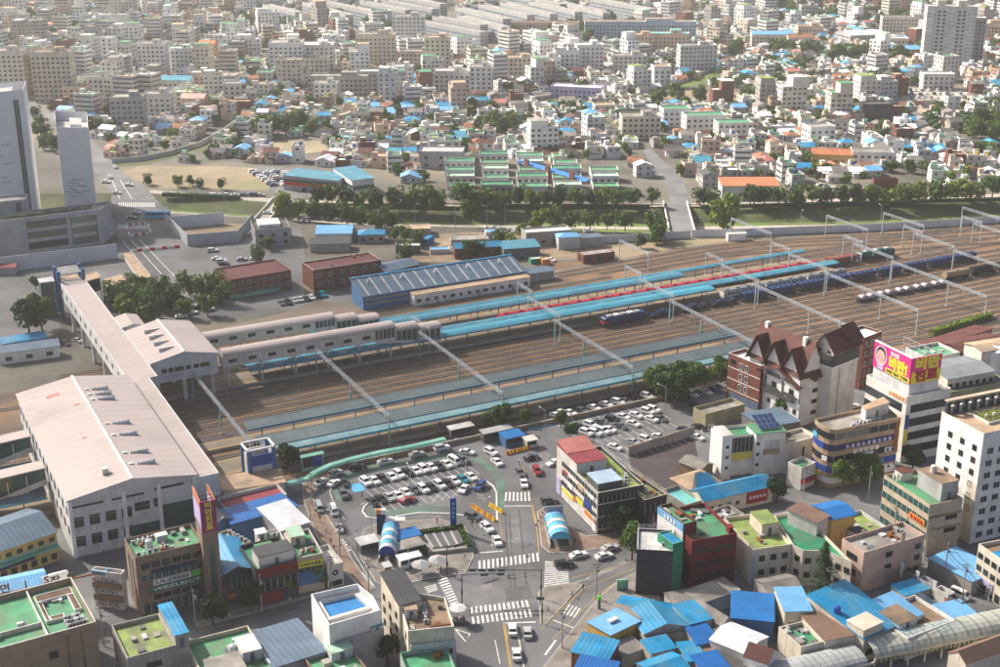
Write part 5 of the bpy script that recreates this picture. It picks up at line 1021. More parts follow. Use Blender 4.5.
px = (158, 218); p = G(*px); t = thing('bus', 'blue bus turning on the avenue beside the crossing', 'bus', (p.x, p.y, .07), pang(px, 10, 0)); b = MB(); b.box(-5.5, -1.25, .4, 5.5, 1.25, 3.0, 0); b.build('body', ['paint_blue'], t); b = MB(); b.box(-5.3, -1.28, 1.5, 5.52, 1.28, 2.5, 0); b.build('windows', ['glass'], t)
b = MB(); b.box(-5.3, -1.1, 3.0, 5.3, 1.1, 3.15, 0); b.build('roof', ['sky_metal'], t); wm = CARM['van']['wheel']
for x in (-3.5, 3.5):
 for y in (-1.2, 1.2): obj('wheel', wm, t, (x, y, 0), 0, 1.4)
k = [0]
def scatter_cars(px0, px1, n, nm, group, jit=.6, ang=None, wander=1.0):
 A, B = G(*px0), G(*px1)
 for i in range(n):
  p = A.lerp(B, (i + rr.uniform(-.2, .2)) / max(1, n - 1)); c = rr.choice('wwwwssbgu'); a = (math.atan2(B.y - A.y, B.x - A.x) + (math.pi / 2 if ang is None else ang)) + rr.gauss(0, .05); kd = rr.choice(('sedan', 'sedan', 'suv', 'van'))
  car('%s %s parked %s from left %s' % (CN[c], KN[kd], ORD[i], nm), None, a, c, kd, group, p=Vector((p.x + rr.gauss(0, .4) * wander, p.y + rr.gauss(0, .4) * wander, 0)), full=False, z=.05)
LOTN = ((253, 172), (273, 186), 9, 'on the market car park edge'), ((268, 174), (290, 187), 8, 'in the market car park middle'), ((275, 172), (288, 176), 4, 'by the market\'s left end'), ((308, 182), (325, 180), 4, 'in front of the blue roofed market'), ((305, 191), (345, 188), 5, 'at the front of the market car park'), ((335, 184), (345, 190), 3, 'beside the white end of the market')
for a, c, n, nm in LOTN: scatter_cars(a, c, n, nm, 'cars in the market car park')
for a, c, n, nm in (((195, 197), (262, 196), 9, 'along the road above the left stream bank'), ((300, 220), (385, 224), 12, 'by the stream side sheds'), ((485, 230), (515, 232), 5, 'among the sheds by the grey flat building'), ((450, 196), (640, 196), 22, 'in front of the green roofed terraces'), ((700, 196), (790, 192), 10, 'by the trees before the orange roofed hall'), ((820, 186), (850, 196), 6, 'on the lane beyond the stream at the right')): scatter_cars(a, c, n, nm, 'cars parked near the stream', ang=0 if n in (9, 12) else None)
for j, (y, n) in enumerate(((91, 12), (94.5, 12), (98.5, 12))): scatter_cars((890 + j * 3, y), (962 + j * 5, y), n, 'in the ' + ('far', 'middle', 'near')[j] + ' row of the far right lot', 'cars in the far right lot')
scatter_cars((655, 85), (690, 73), 9, 'on the lot beside the far canal', 'cars by the far canal'); scatter_cars((505, 100), (540, 93), 8, 'along the left of the far canal', 'cars by the far canal')
# ================================================================ people
def person_mesh(pose, top, legs):
 me = bpy.data.meshes.new('body'); s = .22 if pose == 'walk' else .04
 V = [(0, 0, .95), (0, 0, 1.2), (0, 0, 1.45), (0, 0, 1.56), (0, .02, 1.68), (.1, 0, .9), (.1, s, .5), (.1, s * 1.3, .06), (.1, s * 1.3 + .14, .03), (-.1, 0, .9), (-.1, -s, .5), (-.1, -s * 1.6, .08), (-.1, -s * 1.6 + .14, .03), (.2, 0, 1.42), (.26, -s * .6, 1.15), (.27, s * .1, .9), (-.2, 0, 1.42), (-.26, s * .6, 1.15), (-.27, s * 1.2, .92)]
 E_ = [(0, 1), (1, 2), (2, 3), (3, 4), (0, 5), (5, 6), (6, 7), (7, 8), (0, 9), (9, 10), (10, 11), (11, 12), (2, 13), (13, 14), (14, 15), (2, 16), (16, 17), (17, 18)]
 R_ = [.15, .14, .15, .065, .115, .095, .07, .05, .04, .095, .07, .05, .04, .07, .05, .04, .07, .05, .04]
 me.from_pydata(V, E_, []); o = bpy.data.objects.new('body', me); COL.objects.link(o); m = o.modifiers.new('skin', 'SKIN')
 for i, v in enumerate(me.skin_vertices[0].data if me.skin_vertices else []): v.radius = (R_[i], R_[i] * .8)
 o.modifiers.new('sub', 'SUBSURF').levels = 1
 dg = bpy.context.evaluated_depsgraph_get(); r = bpy.data.meshes.new_from_object(o.evaluated_get(dg)); bpy.data.objects.remove(o); r.name = 'body'
 for x in (top, legs, 'skin', 'dark_metal'): r.materials.append(mt(x))
 for p in r.polygons:
  z = sum(r.vertices[i].co.z for i in p.vertices) / len(p.vertices); y = sum(r.vertices[i].co.y for i in p.vertices) / len(p.vertices)
  p.material_index = 3 if z > 1.72 or (z > 1.6 and y < .0) else 2 if z > 1.52 else 0 if z > .93 else 1 if z > .09 else 3
 return r
PM = []
for top, legs, nm in (('cloth_dark', 'cloth_blue', 'dark top and blue trousers'), ('white', 'cloth_dark', 'white top and dark trousers'), ('cloth_red', 'cloth_dark', 'red top and dark trousers'), ('cloth_blue', 'cloth_dark', 'blue top and dark trousers')):
 for po in ('walk', 'stand'): PM.append((person_mesh(po, top, legs), nm, 'walking' if po == 'walk' else 'standing'))
rp = random.Random(11)
for px, wh in (((583, 590), 'at the edge of the paved triangle'), ((528, 561), 'on the long crossing'), ((418, 579), 'beside the left grey tent'), ((441, 573), 'near the right grey tent'), ((455, 579), 'at the island corner by the signal'), ((437, 524), 'behind the hedged ventilation block'), ((472, 527), 'by the right end of the hedged block'), ((320, 522), 'on the left pavement below the parked pickup'), ((326, 533), 'lower down the left pavement'), ((331, 545), 'by the small white shop front'), ((349, 548), 'beside the left street crossing'), ((362, 498), 'by the middle parking row'), ((482, 443), 'outside the grey bus shelter'), ((488, 440), 'left of the bus shelter'), ((505, 439), 'right of the bus shelter'), ((94, 546), 'on the alley by the station hall'), ((104, 556), 'by the narrow cluttered house'), ((85, 541), 'near the hall entrance'), ((477, 438), 'under the trees by the plaza top'), ((347, 468), 'under the green walkway canopy'), ((540, 605), 'at the foot of the paved triangle signal'), ((394, 521), 'on the paving by the orange topped pylon'), ((600, 600), 'on the pavement by the green road sign'), ((303, 528), 'outside the white roofed shop'), ((316, 515), 'at the kerb by the parked pickup'), ((334, 551), 'by the round black emblem'), ((358, 590), 'at the bottom of the left pavement'), ((386, 584), 'on the front tip of the island'), ((465, 560), 'under the right rim of the hedged block'), ((551, 551), 'in front of the right entrance canopy'), ((575, 545), 'beside the right entrance canopy'), ((612, 541), 'on the red paving by the street trees'), ((572, 597), 'inside the paved triangle'), ((548, 612), 'near the lower tip of the triangle'), ((640, 577), 'beside the green notice box'), ((230, 621), 'on the lower left pavement'), ((290, 604), 'before the small street tree'), ((470, 616), 'near the white corner parasol'), ((500, 566), 'midway over the long crossing'), ((520, 607), 'on the wide lower crossing'), ((393, 472), 'walking between parked cars')):
 me, nm, po = rp.choice(PM); p = G(*px); t = thing('person', 'person in %s %s %s' % (nm, po, wh), 'person', (p.x, p.y, .13), rp.uniform(0, 6.28)); obj('body', me, t)
# ================================================================ trees
def crown_mesh(seed, n, r, h, z0, leaf, size=.3, blobs=9, squash=1.0):
 rr = random.Random(seed); b = MB(); B = []
 for i in range(blobs):
  a, q = rr.uniform(0, 6.283), rr.uniform(.25, .8) ** .7 * r * .75; B.append((q * math.cos(a), q * math.sin(a), z0 + h * rr.uniform(.2, .85), r * rr.uniform(.32, .58)))
 B.append((0, 0, z0 + h * .55, r * .6))
 for i in range(n):
  x, y, z, q = rr.choice(B); d = Vector((rr.gauss(0, 1), rr.gauss(0, 1), rr.gauss(.15, 1))).normalized(); c = Vector((x, y, z)) + Vector((d.x * q, d.y * q, d.z * q * .8)) * rr.uniform(.75, 1.08)
  nn = (d + Vector((rr.gauss(0, .5), rr.gauss(0, .5), rr.gauss(.2, .5)))).normalized(); a = nn.orthogonal().normalized(); a.rotate(__import__('mathutils').Quaternion(nn, rr.uniform(0, 6.28))); e = nn.cross(a); s = size * rr.uniform(.6, 1.4)
  b.poly([tuple(c + a * s * p + e * s * t) for p, t in ((-1, -.35), (0, -.6), (1, 0), (.1, .6))])
 return b.mesh('crown', [leaf])
def trunk_mesh(seed, h, r):
 rr = random.Random(seed); b = MB(); b.cyl(0, 0, 0, h * .55, r, 6, 0, r1=r * .6)
 for k in range(4): a = rr.uniform(0, 6.28); b.bar((0, 0, h * .45), (math.cos(a) * h * .22, math.sin(a) * h * .22, h * rr.uniform(.68, .9)), r * .6)
 return b.mesh('trunk', ['bark'])
NEAR = [(crown_mesh(10 + i, 1300, 2.7, 5.4, 1.5, l, .34, 13), trunk_mesh(i, 6, .2)) for i, l in enumerate(('leaf', 'leaf', 'leaf_dark', 'leaf_light'))]
MIDT = [(crown_mesh(30 + i, 620, 3.3, 6.6, .6, l, .55, 13), trunk_mesh(i + 9, 6, .22)) for i, l in enumerate(('leaf', 'leaf_dark', 'leaf', 'leaf_light', 'leaf'))]
FART = [(crown_mesh(50 + i, 170, 3.2, 6.0, .4, l, .95, 8), trunk_mesh(i + 20, 5, .25)) for i, l in enumerate(('leaf', 'leaf', 'leaf_light', 'leaf_dark'))]
TREEPOS = []
def tree(label, px, s=1.0, kind=NEAR, k=None, group=None, z=0.0, p=None, name='tree', sz=None):
 p = G(*px) if p is None else p; c, tr = kind[rp.randrange(len(kind)) if k is None else k]; t = thing(name, label, 'tree', (p.x, p.y, z), rp.uniform(0, 6.28), group); t.scale = (s, s, s * (sz or rp.uniform(.9, 1.12))); obj('crown', c, t); obj('trunk', tr, t); TREEPOS.append((p.x, p.y, 3 * s)); return t
for px, s, k, nm in (((288, 470), 1.25, 2, 'dark leafy tree beside the map board at the left of the car park loop'), ((502, 430), 1.2, 0, 'leafy tree behind the grey bus shelter'), ((490, 427), .8, 1, 'small tree left of the bus shelter tree'), ((561, 428), .8, 0, 'small round tree by the blue parking bay'), ((570, 438), .7, 1, 'low bushy tree at the corner of the second car park'), ((525, 424), .7, 3, 'pale bush above the blue parking bay'),
 ((655, 394), 1.5, 0, 'big leafy tree above the second car park, left end of the clump'), ((668, 392), 1.6, 2, 'big dark tree in the clump above the second car park'), ((682, 396), 1.6, 0, 'broad tree in the middle of the car park clump'), ((664, 402), 1.4, 1, 'tree at the front of the car park clump'), ((676, 408), 1.5, 2, 'dark tree lowest in the car park clump'), ((694, 390), 1.3, 1, 'tree at the right of the car park clump'), ((720, 384), 1.4, 0, 'leafy tree beside the red brick wing of the hotel'), ((705, 388), 1.0, 3, 'pale tree between the clump and the brick wing'), ((730, 386), 1.2, 2, 'dark tree touching the red brick wing'),
 ((842, 492), 1.3, 0, 'street tree at the left of the curved sign covered block'), ((868, 488), 1.4, 1, 'street tree at the right of the curved sign covered block'), ((912, 472), 1.3, 2, 'dark tree under the banded white tower'), ((776, 503), 1.1, 2, 'tree beside the red sign of the long blue roof'), ((788, 462), 1.3, 2, 'dark tree right of the white clinic block'),
 ((285, 595), 1.0, 3, 'small street tree before the dark red shop'), ((320, 587), .9, 3, 'small street tree before the blue fronted shop'), ((252, 612), 1.1, 2, 'dark street tree before the blue roofed shop'), ((213, 625), 1.2, 2, 'dark street tree at the foot of the brown sign block'), ((620, 535), 1.3, 2, 'dark street tree before the brown shop block'), ((640, 528), 1.2, 2, 'dark street tree right of the brown shop block front'), ((632, 560), 1.3, 0, 'street tree beside the purple block'), ((165, 520), 1.2, 0, 'tree behind the brown sign block by the hall'),
 ((388, 664), 1.2, 2, 'dark tree in the yard below the pool roof building'), ((30, 338), 2.2, 2, 'large dark spreading tree west of the pink corridor'), ((42, 330), 1.8, 0, 'second large tree west of the pink corridor'), ((36, 290), .9, 2, 'small dark tree in the planting ring near the lift tower'), ((765, 392), 1.0, 0, 'garden tree before the half timbered facade'), ((783, 418), 1.1, 0, 'garden shrub tree below the half timbered facade')): tree(nm, px, s, NEAR, k)
# the tall conifer at the lower right
def conifer(label, px, h, r):
 p = G(*px); t = thing('pine_tree', label, 'tree', (p.x, p.y, 0)); rr = random.Random(5); b = MB()
 for i in range(1500):
  f = rr.random() ** .8; z = 1.2 + (h - 1.2) * f; q = r * (1 - f) ** .7 * rr.uniform(.35, 1.05); a = rr.uniform(0, 6.28); lump = .75 + .35 * math.sin(a * 3 + int(f * 9) * 1.7); c = Vector((q * lump * math.cos(a), q * lump * math.sin(a), z)); d = Vector((math.cos(a), math.sin(a), -.35)); e = Vector((-math.sin(a), math.cos(a), rr.uniform(-.3, .3))); s = rr.uniform(.25, .5)
  b.poly([tuple(c - d * s), tuple(c + e * s * .4), tuple(c + d * s), tuple(c - e * s * .4)])
 b.build('crown', ['leaf_dark'], t); m = MB(); m.cyl(0, 0, 0, h * .9, .28, 7, 0, r1=.05); m.build('trunk', ['bark'], t); TREEPOS.append((p.x, p.y, 3))
conifer('tall dark conifer between the cream corner block and the brown roofed shop', (820, 611), 17, 5.0)
# mid distance trees along the stream and yards
def trow(pts, s, nm, kind=MIDT, group='trees along the stream', jx=1.0):
 for i, (x, y) in enumerate(pts): tree('%s tree %s from left %s' % (rp.choice(('round leafy', 'broad leafy', 'uneven leafy')), ORD[i], nm), (x, y), s * rp.uniform(.85, 1.2), kind, None, group)
trow([(116, 308), (132, 312), (148, 306), (162, 304), (176, 308), (190, 296), (205, 303), (215, 296), (150, 320), (128, 318), (185, 318), (208, 316), (170, 312), (140, 300), (222, 305)], 1.3, 'in the dark clump by the avenue end', MIDT, 'trees by the avenue end')
trow([(283, 217), (298, 219), (315, 221), (332, 222), (347, 224), (360, 227), (375, 231), (392, 230)], 1.35, 'in the big near bank clump', MIDT)
trow([(318, 205), (332, 206), (346, 207), (360, 207), (375, 209), (395, 209), (407, 209), (418, 209), (432, 210), (440, 210), (462, 208), (475, 209), (490, 208), (503, 209), (520, 207), (533, 209), (548, 207), (560, 208), (577, 207), (590, 208), (602, 208), (616, 209), (630, 207), (652, 207)], 1.3, 'on the far bank left of the road bridge', MIDT)
trow([(540, 226), (555, 227), (572, 228), (590, 229), (607, 230), (625, 231), (652, 232), (660, 241), (385, 228), (470, 224)], 1.2, 'on the near bank above the fence', MIDT)
trow([(700, 205), (712, 206), (750, 206), (764, 206), (778, 205), (795, 207), (812, 206), (840, 206), (853, 205), (862, 205), (873, 205), (888, 206), (903, 204), (918, 203), (935, 203), (950, 202), (965, 200), (978, 199), (992, 198), (826, 206)], 1.35, 'on the far bank right of the road bridge', MIDT)
tree('large bright yellow green willow beside the pale fence at the bridge foot', (724, 231), 2.3, MIDT, 3); tree('leafy tree at the left foot of the road bridge', (657, 244), 1.1, MIDT, 0); tree('round tree beside the sandy patch by the fence', (641, 248), .8, MIDT, 1)
trow([(268, 250), (258, 262), (395, 240), (405, 244), (418, 247), (478, 258), (470, 258), (522, 238), (535, 236), (500, 246), (512, 250), (405, 262)], .95, 'among the sheds north of the depot', MIDT, 'trees among the sheds')
trow([(36, 118), (40, 128), (46, 137), (50, 146), (44, 150), (38, 138), (55, 152)], 1.2, 'between the two white towers', MIDT, 'trees between the towers')
trow([(262, 133), (270, 137), (278, 134), (286, 136), (272, 128), (296, 128), (304, 131), (312, 135)], 1.4, 'in the clump behind the sandy lot', MIDT, 'trees behind the sandy lot')
trow([(970, 133), (978, 131), (986, 130), (995, 131), (982, 138), (992, 140), (972, 138), (1000, 136)], 1.6, 'on the wooded mound at the right edge', MIDT, 'trees on the wooded mound')
trow([(480, 133), (488, 137), (496, 132), (505, 136), (488, 128), (512, 128)], 1.4, 'in the clump inside the old quarter', MIDT, 'trees in the old quarter')
trow([(165, 152), (150, 149), (148, 185), (178, 187), (200, 188), (190, 186), (222, 190)], .8, 'along the left bank above the stream', MIDT, 'trees above the left bank')
# ground cover hedges
def hedge(label, a, c, w, h, m='leaf_light', name='hedge', dens=18, seed=1):
 A, B = G(*a), G(*c); t = hedge_mesh((B - A).length, w, h, seed, dens).build(name, [m], None, (A.x, A.y, 0), math.atan2(B.y - A.y, B.x - A.x)); return tag(t, label, 'hedge')
hedge('clipped bright green hedge at the lower edge of the rail yard', (931, 336), (990, 318), 2.6, 2.4, 'leaf_light', dens=70)
hedge('long low dark hedge on the edge of the far stream bank, left part', (300, 207), (460, 210.5), 2.5, 2.0, 'leaf_dark', dens=14, seed=2); hedge('long low dark hedge on the edge of the far stream bank, right part', (462, 210), (650, 209), 2.5, 2.0, 'leaf_dark', dens=14, seed=3); hedge('long low dark hedge on the far bank beyond the road bridge', (700, 208.5), (1000, 200.5), 2.5, 1.6, 'leaf_dark', dens=12, seed=4); hedge('dark hedge on the left bank beside the avenue', (163, 196), (240, 199), 3, 2, 'leaf_dark', dens=14, seed=5)
# ================================================================ foreground buildings (left of the main road)
B = Bld('brown tiled office block covered in sign boards with a red vertical sign tower', [(135, 558), (122.5, 539), (203, 542)], 14.5, 'brown_tile', 'green_roof', trim='brown_tile')
B.band(0, 11.2, 12.6, 'glass', f0=.06, f1=.97, mull=6); B.band(0, 8.5, 9.7, 'green_glass', f0=.05, f1=.97, mull=9); B.sign(0, .2, .88, 9.8, 10.7, 'sign_navy')
B.sign(0, .22, .78, 6.9, 8.2, 'sign_white', 'ULZEEEI', 'sign_navy'); B.sign(0, .8, .92, 6.9, 8.3, 'bright_green'); B.sign(0, .14, .98, 5.2, 6.7, 'sign_green', 'WEZLEICT', 'sign_white', size=1.1); B.band(0, 3.4, 4.6, 'glass', f0=.2, f1=.9, mull=5); B.band(0, .4, 2.7, 'green_glass', f0=.05, f1=.95, mull=8); B.sign(0, .66, .97, 1.9, 3.1, 'sign_navy')
B.band(3, 2, 12.5, 'glass', f0=.3, f1=.42); B.band(3, 2, 12.5, 'glass', f0=.6, f1=.72); B.acs(.08, .2, .5, .25, 6).acs(.1, .8, .4, .85, 5); B.on_roof(.42, .62, .58, .78, 1.4, 'light_grey', 'pale_roof', 'roof_hatch', door=False); B.clutter(12, 1); B.tank(.28, .5, 'light_grey')
T = Bld('tall brown stair tower with purple vertical sign beside the sign covered office block', [(201.5, 529), (194, 515), (217.5, 526)], 19.5, 'brown_tile', 'dark_tile', name='sign_tower')
T.band(0, 1.5, 15, 'green_glass', f0=.35, f1=.72); b = MB(); X1, Y1 = T.P[1][0], T.P[2][1]
b.box(.1, -.3, 0, X1 - .1, 0, 7.4, 0); o = b.build('sign_board', ['sign_purple'], T.root, (0, 0, 18.6))
for i, ch in enumerate('비만진료'): lettering(ch, 1.75, 'sign_yellow', o, (X1 / 2, -.36, 6.4 - i * 1.75), 0, .03)
for x in (0, X1 - .3): b = MB(); b.box(x, .05, 5.6, x + .3, Y1 + 1, 7.2, 0); b.box(x, .05, 0, x + .3, Y1 + 1, 5.6, 1); b.build('sign_side', ['orange_metal', 'sign_lilac'], T.root, (0, 0, 18.7))
b = MB(); [b.bar((.3, y, 25.6), (X1 - .3, y, 25.6), .15) for y in (1.5, 3.5)]; b.build('brace', ['dark_metal'], T.root)
B = Bld('bright blue ridged metal roof on the dark shop beside the sign tower', [(221, 575), (215, 542), (254, 568)], 7.5, 'charcoal', 'blue_metal', kind='gable_y', rise=1.4, trim='white')
B.sign(0, .1, .95, .8, 3.2, 'rust', '#6', 'orange'); B.band(0, 3.6, 6.5, 'green_glass', f0=.3, f1=.75, mull=3)
B = Bld('dark red fronted shop with a grey roofed rooftop room', [(256, 570), (238, 546), (297, 560)], 9.2, 'charcoal', 'deep_green_roof'); B.band(0, 6.7, 9.1, 'maroon', .25, 0.0, 1.0, 'fascia_board'); B.band(0, 3.5, 6, 'glass', mull=6); B.sign(0, .1, .6, .6, 2.9, 'maroon')
o = B.on_roof(.12, .1, .98, .5, 3.0, 'off_white', 'slate', 'rooftop_room'); B.on_roof(.35, .62, .75, .95, .5, 'green_wall', 'green_roof', 'planter', door=False)
B = Bld('green roofed shop with yellow sign band and blue awning', [(297, 558), (284, 533), (323, 553)], 9.2, 'beige', 'green_roof', trim='off_white'); B.sign(0, .03, .97, 6.6, 8.0, 'sign_yellow', '#6', 'dark_metal', size=.8); B.band(0, 2.2, 5.4, 'blue_wall', .3, name='awning'); B.band(0, 5.5, 6.4, 'glass', mull=4); B.on_roof(.05, .55, .6, .95, 2.4, 'cream', 'mint_roof'); B.clutter(7, 4); B.acs(.3, .25, .7, .3, 3)
B = Bld('small white shop front with a round black emblem', [(327, 566), (316, 547), (343, 562)], 5.8, 'off_white', 'pale_roof'); b = MB(); n = 16; L_ = B.P[1][0]; b.poly([(L_ / 2 + .75 * math.cos(6.283 * i / n), -.05, 3.6 + .75 * math.sin(6.283 * i / n)) for i in range(n)]); b.build('emblem', ['dark_metal'], B.root); b = MB(); b.poly([(L_ / 2 + .25 * math.cos(6.283 * i / n), -.08, 3.6 + .25 * math.sin(6.283 * i / n)) for i in range(n)]); b.build('emblem', ['white'], B.root); B.band(0, .3, 1.6, 'glass', f0=.1, f1=.9)
B = Bld('white pitched canvas roof house by the left street with a sagging grey roof', [(281, 531), (264, 511), (309, 522)], 6.2, 'grey', 'white_metal', kind='shed_y', rise=1.2); B.band(0, 1, 3, 'glass', f0=.1, f1=.8)
B = Bld('shed with dark red strip roof behind the vivid blue roof', [(226, 509), (219, 497), (287, 494)], 5.5, 'off_white', 'red_metal', trim='cream'); 
B = Bld('long vivid blue roofed shop between the red strip and the white canvas roof', [(232, 527), (225, 509), (297, 509)], 5.3, 'blue_wall', 'deep_blue_metal', kind='shed_ny', rise=.8)
B = Bld('curved dull grey roofed shed left of the vivid blue roof', [(216, 524), (211, 507), (231, 519)], 6, 'blue_wall', 'grey_metal', kind='gable_y', rise=1.2)
B = Bld('low light green roofed house crowded with air conditioners', [(240, 546), (225, 530), (251, 541)], 6.2, 'concrete', 'moss_roof'); B.acs(.05, .1, .05, .9, 5).acs(.9, .2, .95, .9, 5); B.clutter(8, 7)
B = Bld('small house with deep green roof behind the dark red shop', [(262, 546), (255, 533), (286, 541)], 6.5, 'off_white', 'green_roof'); B.on_roof(.0, .6, .4, .98, 1.8, 'white', 'white_metal'); B.acs(.6, .7, .9, .75, 3)
B = Bld('tall narrow house with blue roof and cluttered balconies left of the brown sign block', [(121, 574), (107, 555), (125, 570)], 9, 'off_white', 'concrete_roof'); B.on_roof(.0, .55, .98, .98, .6, 'blue_wall', 'blue_metal', 'rooftop_shelter', door=False); B.band(3, 2, 3.4, 'brown_roof', .5, name='balcony'); B.band(3, 5, 6.4, 'brown_roof', .5, name='balcony'); B.acwall(3, 4, (.6, 3.8, 6.6)); B.clutter(5, 2)
# bottom left corner blocks
B = Bld('big beige block with planters and green roof at the lower left corner', [(-26, 655), (-66, 612), (96, 621.5)], 15.5, 'tan_brown', 'green_roof', trim='off_white', par=1.3)
def planter(B, a0, b0, a1, b1):
 z = B.rz; Q = [B.roofpt(a0, b0), B.roofpt(a1, b0), B.roofpt(a1, b1), B.roofpt(a0, b1)]; b = MB(); b.prism(Q, z, z + .7, 1, cap=False); I = inset(Q, .18)
 for i in range(4): j = (i + 1) % 4; b.poly([(*Q[i], z + .7), (*Q[j], z + .7), (*I[j], z + .7), (*I[i], z + .7)], 1)
 b.poly([(*p, z + .6) for p in I], 0); b.build('planter', ['soil', 'off_white'], B.root)
planter(B, .64, .72, .96, .86); planter(B, .9, .38, .96, .72); planter(B, .64, .3, .68, .72); planter(B, .68, .3, .8, .38)
b = MB(); p, q = B.roofpt(.60, .02), B.roofpt(.60, .98); b.bar((*p, B.rz + .5), (*q, B.rz + .5), .25, 1.0); p, q = B.roofpt(.0, .3), B.roofpt(.60, .3); b.bar((*p, B.rz + .5), (*q, B.rz + .5), .25, 1.0); b.build('parapet_divider', ['off_white'], B.root)
B.acs(.78, .12, .93, .12, 6).acs(.78, .2, .93, .2, 6).acs(.8, .28, .9, .28, 4); B.clutter(14, 9); B.win(0, 1, 1.8, 1.6, [10], 'dark', .58, .66)
for f in (.74, .86): B.band(0, .2, 14.2, 'brown_roof', .35, f, f + .012, 'pilaster')
B = Bld('blue roofed motel annex with large wooden roof lettering, partly hidden behind the corner block', [(-40, 604), (-46, 588), (47, 585)], 9, 'sky_wall', 'sky_metal', kind='gable_x', rise=1.2)
b = MB(); b.box(0, -.25, 9.1, B.P[1][0] + 10, 0, 9.4, 0); o = b.build('letter_rail', ['rust'], B.root); X = B.P[1][0]
for i, ch in enumerate('인면IS'): lettering(ch, 2.4, 'brown_roof', o, (X - 12.6 + i * 4.2, -.1, 10.2), 0, .03)
B = Bld('small pale roofed motel annex with wooden roof lettering and hot spring emblem', [(47, 588), (44, 576), (70, 582)], 9, 'cream', 'pale_roof', kind='gable_x', rise=1.2); X = B.P[1][0]
o = B.band(0, 9.1, 9.3, 'rust', .2, 0, 1, 'letter_rail'); lettering('장', 2.4, 'brown_roof', o, (1.8, -.1, 10.2), 0, .03); lettering('♨', 2.2, 'brown_roof', o, (5.2, -.1, 10.1), 0, .03)
B = Bld('long two storey grey roofed house with a green balcony beside the station hall', [(-20, 558), (-30, 528), (56, 531.5)], 7.5, 'yellow_wall', 'slate_blue', kind='gable_x', rise=2.2, trim='off_white'); B.win(0, 7, 1.3, 1.1, [5.3], 'dark'); B.band(0, 4.0, 4.3, 'canopy_green', 1.3, 0, 1, 'balcony'); B.band(0, 4.4, 5.0, 'canopy_green', .1, 0, 1, 'railing', 18); B.band(0, 2.6, 3.7, 'sign_navy', .3, .1, .68, 'sign_board'); B.win(0, 6, 1.4, 1.6, [.6], 'dark', .2, 1)
B = Bld('weathered concrete block with lime green roof and a blue roofed stair head', [(127, 658), (112, 625), (176, 645)], 10, 'concrete', 'moss_roof', trim='concrete'); B.win(0, 1, 3.0, 1.3, [6.4], 'dark', .35, .7); B.on_roof(1.0, .02, 1.28, .98, 2.8, 'concrete', 'blue_metal'); B.clutter(5, 3)
b = MB(); Q = [B.roofpt(1.0, 0), B.roofpt(1.28, 0), B.roofpt(1.28, 1), B.roofpt(1.0, 1)]; b.prism(Q, 0, B.rz, 0); b.build('stair_tower', ['concrete'], B.root)
B = Bld('green roofed shop with a cream parapet along the lower left street', [(210, 690), (190, 640), (276, 672)], 7.5, 'beige', 'green_roof', trim='cream'); B.on_roof(.66, .38, .95, .7, 2.2, 'light_grey', 'pale_roof'); B.tank(.6, .62, 'light_grey'); B.on_roof(.1, .1, .62, .5, 1.5, 'light_grey', 'concrete_roof', 'roof_room'); B.clutter(8, 5)
B = Bld('steel blue ribbed shed roof next to the pool roof building', [(274, 672), (258, 631), (327, 655)], 6.5, 'grey', 'slate_blue', kind='shed_ny', rise=1.0)
B = Bld('white high walled building with swimming pool blue roof inside', [(329, 625), (380, 610), (373, 596), (357.5, 583.5), (311, 594)], 13, 'white', 'pool_blue', par=2.0, trim='white')
b = MB(); I = inset(B.P, .25); J = inset(B.P, 1.6); n = len(I); z = B.rz
for i in range(n): j = (i + 1) % n; b.poly([(*I[i], z + .7), (*I[j], z + .7), (*J[j], z + .7), (*J[i], z + .7)]); b.poly([(*J[i], z + .7), (*J[j], z + .7), (*J[j], z), (*J[i], z)])
b.build('ledge', ['off_white'], B.root); b = MB(); p, q = B.at(0, .05, 0, -3.4), B.at(0, .95, 0, -3.4); b.bar((p[0], p[1], z + .6), (q[0], q[1], z + .6), .9, 1.2); b.build('inner_wall', ['off_white'], B.root)
B = Bld('cluttered low roof with blue tarpaulin in front of the pool roof building', [(336, 642), (330, 628), (384, 628)], 9, 'grey', 'concrete_roof'); B.on_roof(.35, .55, .9, .98, .25, 'sky_wall', 'blue_metal', 'tarpaulin', door=False, over=0); B.on_roof(.75, .02, .99, .5, 1.6, 'light_grey', 'teal_metal'); B.clutter(12, 12)
B = Bld('green roofed shop with a row of white lamps at the bottom edge', [(324, 684), (316, 648), (369, 670)], 7.5, 'brown_tile', 'green_roof', trim='brown_roof'); B.on_roof(.5, .6, .98, .95, 1.8, 'light_grey', 'mint_roof'); B.on_roof(.1, .05, .6, .3, .8, 'white', 'white_metal', 'roof_room', door=False); B.clutter(5, 22)
# narrow corner block with slate roof
B = Bld('narrow corner block with wooden roof terrace', [(408, 631), (454, 626), (445, 597), (418, 593), (399, 601)], 12.5, 'cream', 'brown_roof', trim='off_white'); B.acs(.45, .3, .5, .85, 6); B.clutter(8, 31); B.on_roof(.05, .5, .3, .75, 2, 'off_white', 'tan_roof'); b = MB(); p, q = B.at(0, .5, 0, -1), B.at(0, .95, 0, -1); b.bar((p[0], p[1], B.rz + .5), (q[0], q[1], B.rz + .5), .4, .9); b.build('terrace_box', ['rust'], B.root)
B.win(4, 2, 1.2, 1.4, [9, 6, 3], 'dark'); B.band(0, 6, 8, 'green_glass', f0=.1, f1=.9, mull=4)
B = Bld('steep slate grey roof at the back of the narrow corner block', [(399, 605.5), (392.5, 576.5), (421, 600.5)], 14, 'cream', 'slate', kind='shed_y', rise=1.5, over=.2); B.win(3, 3, 1.2, 1.5, [10, 7, 4], 'dark')
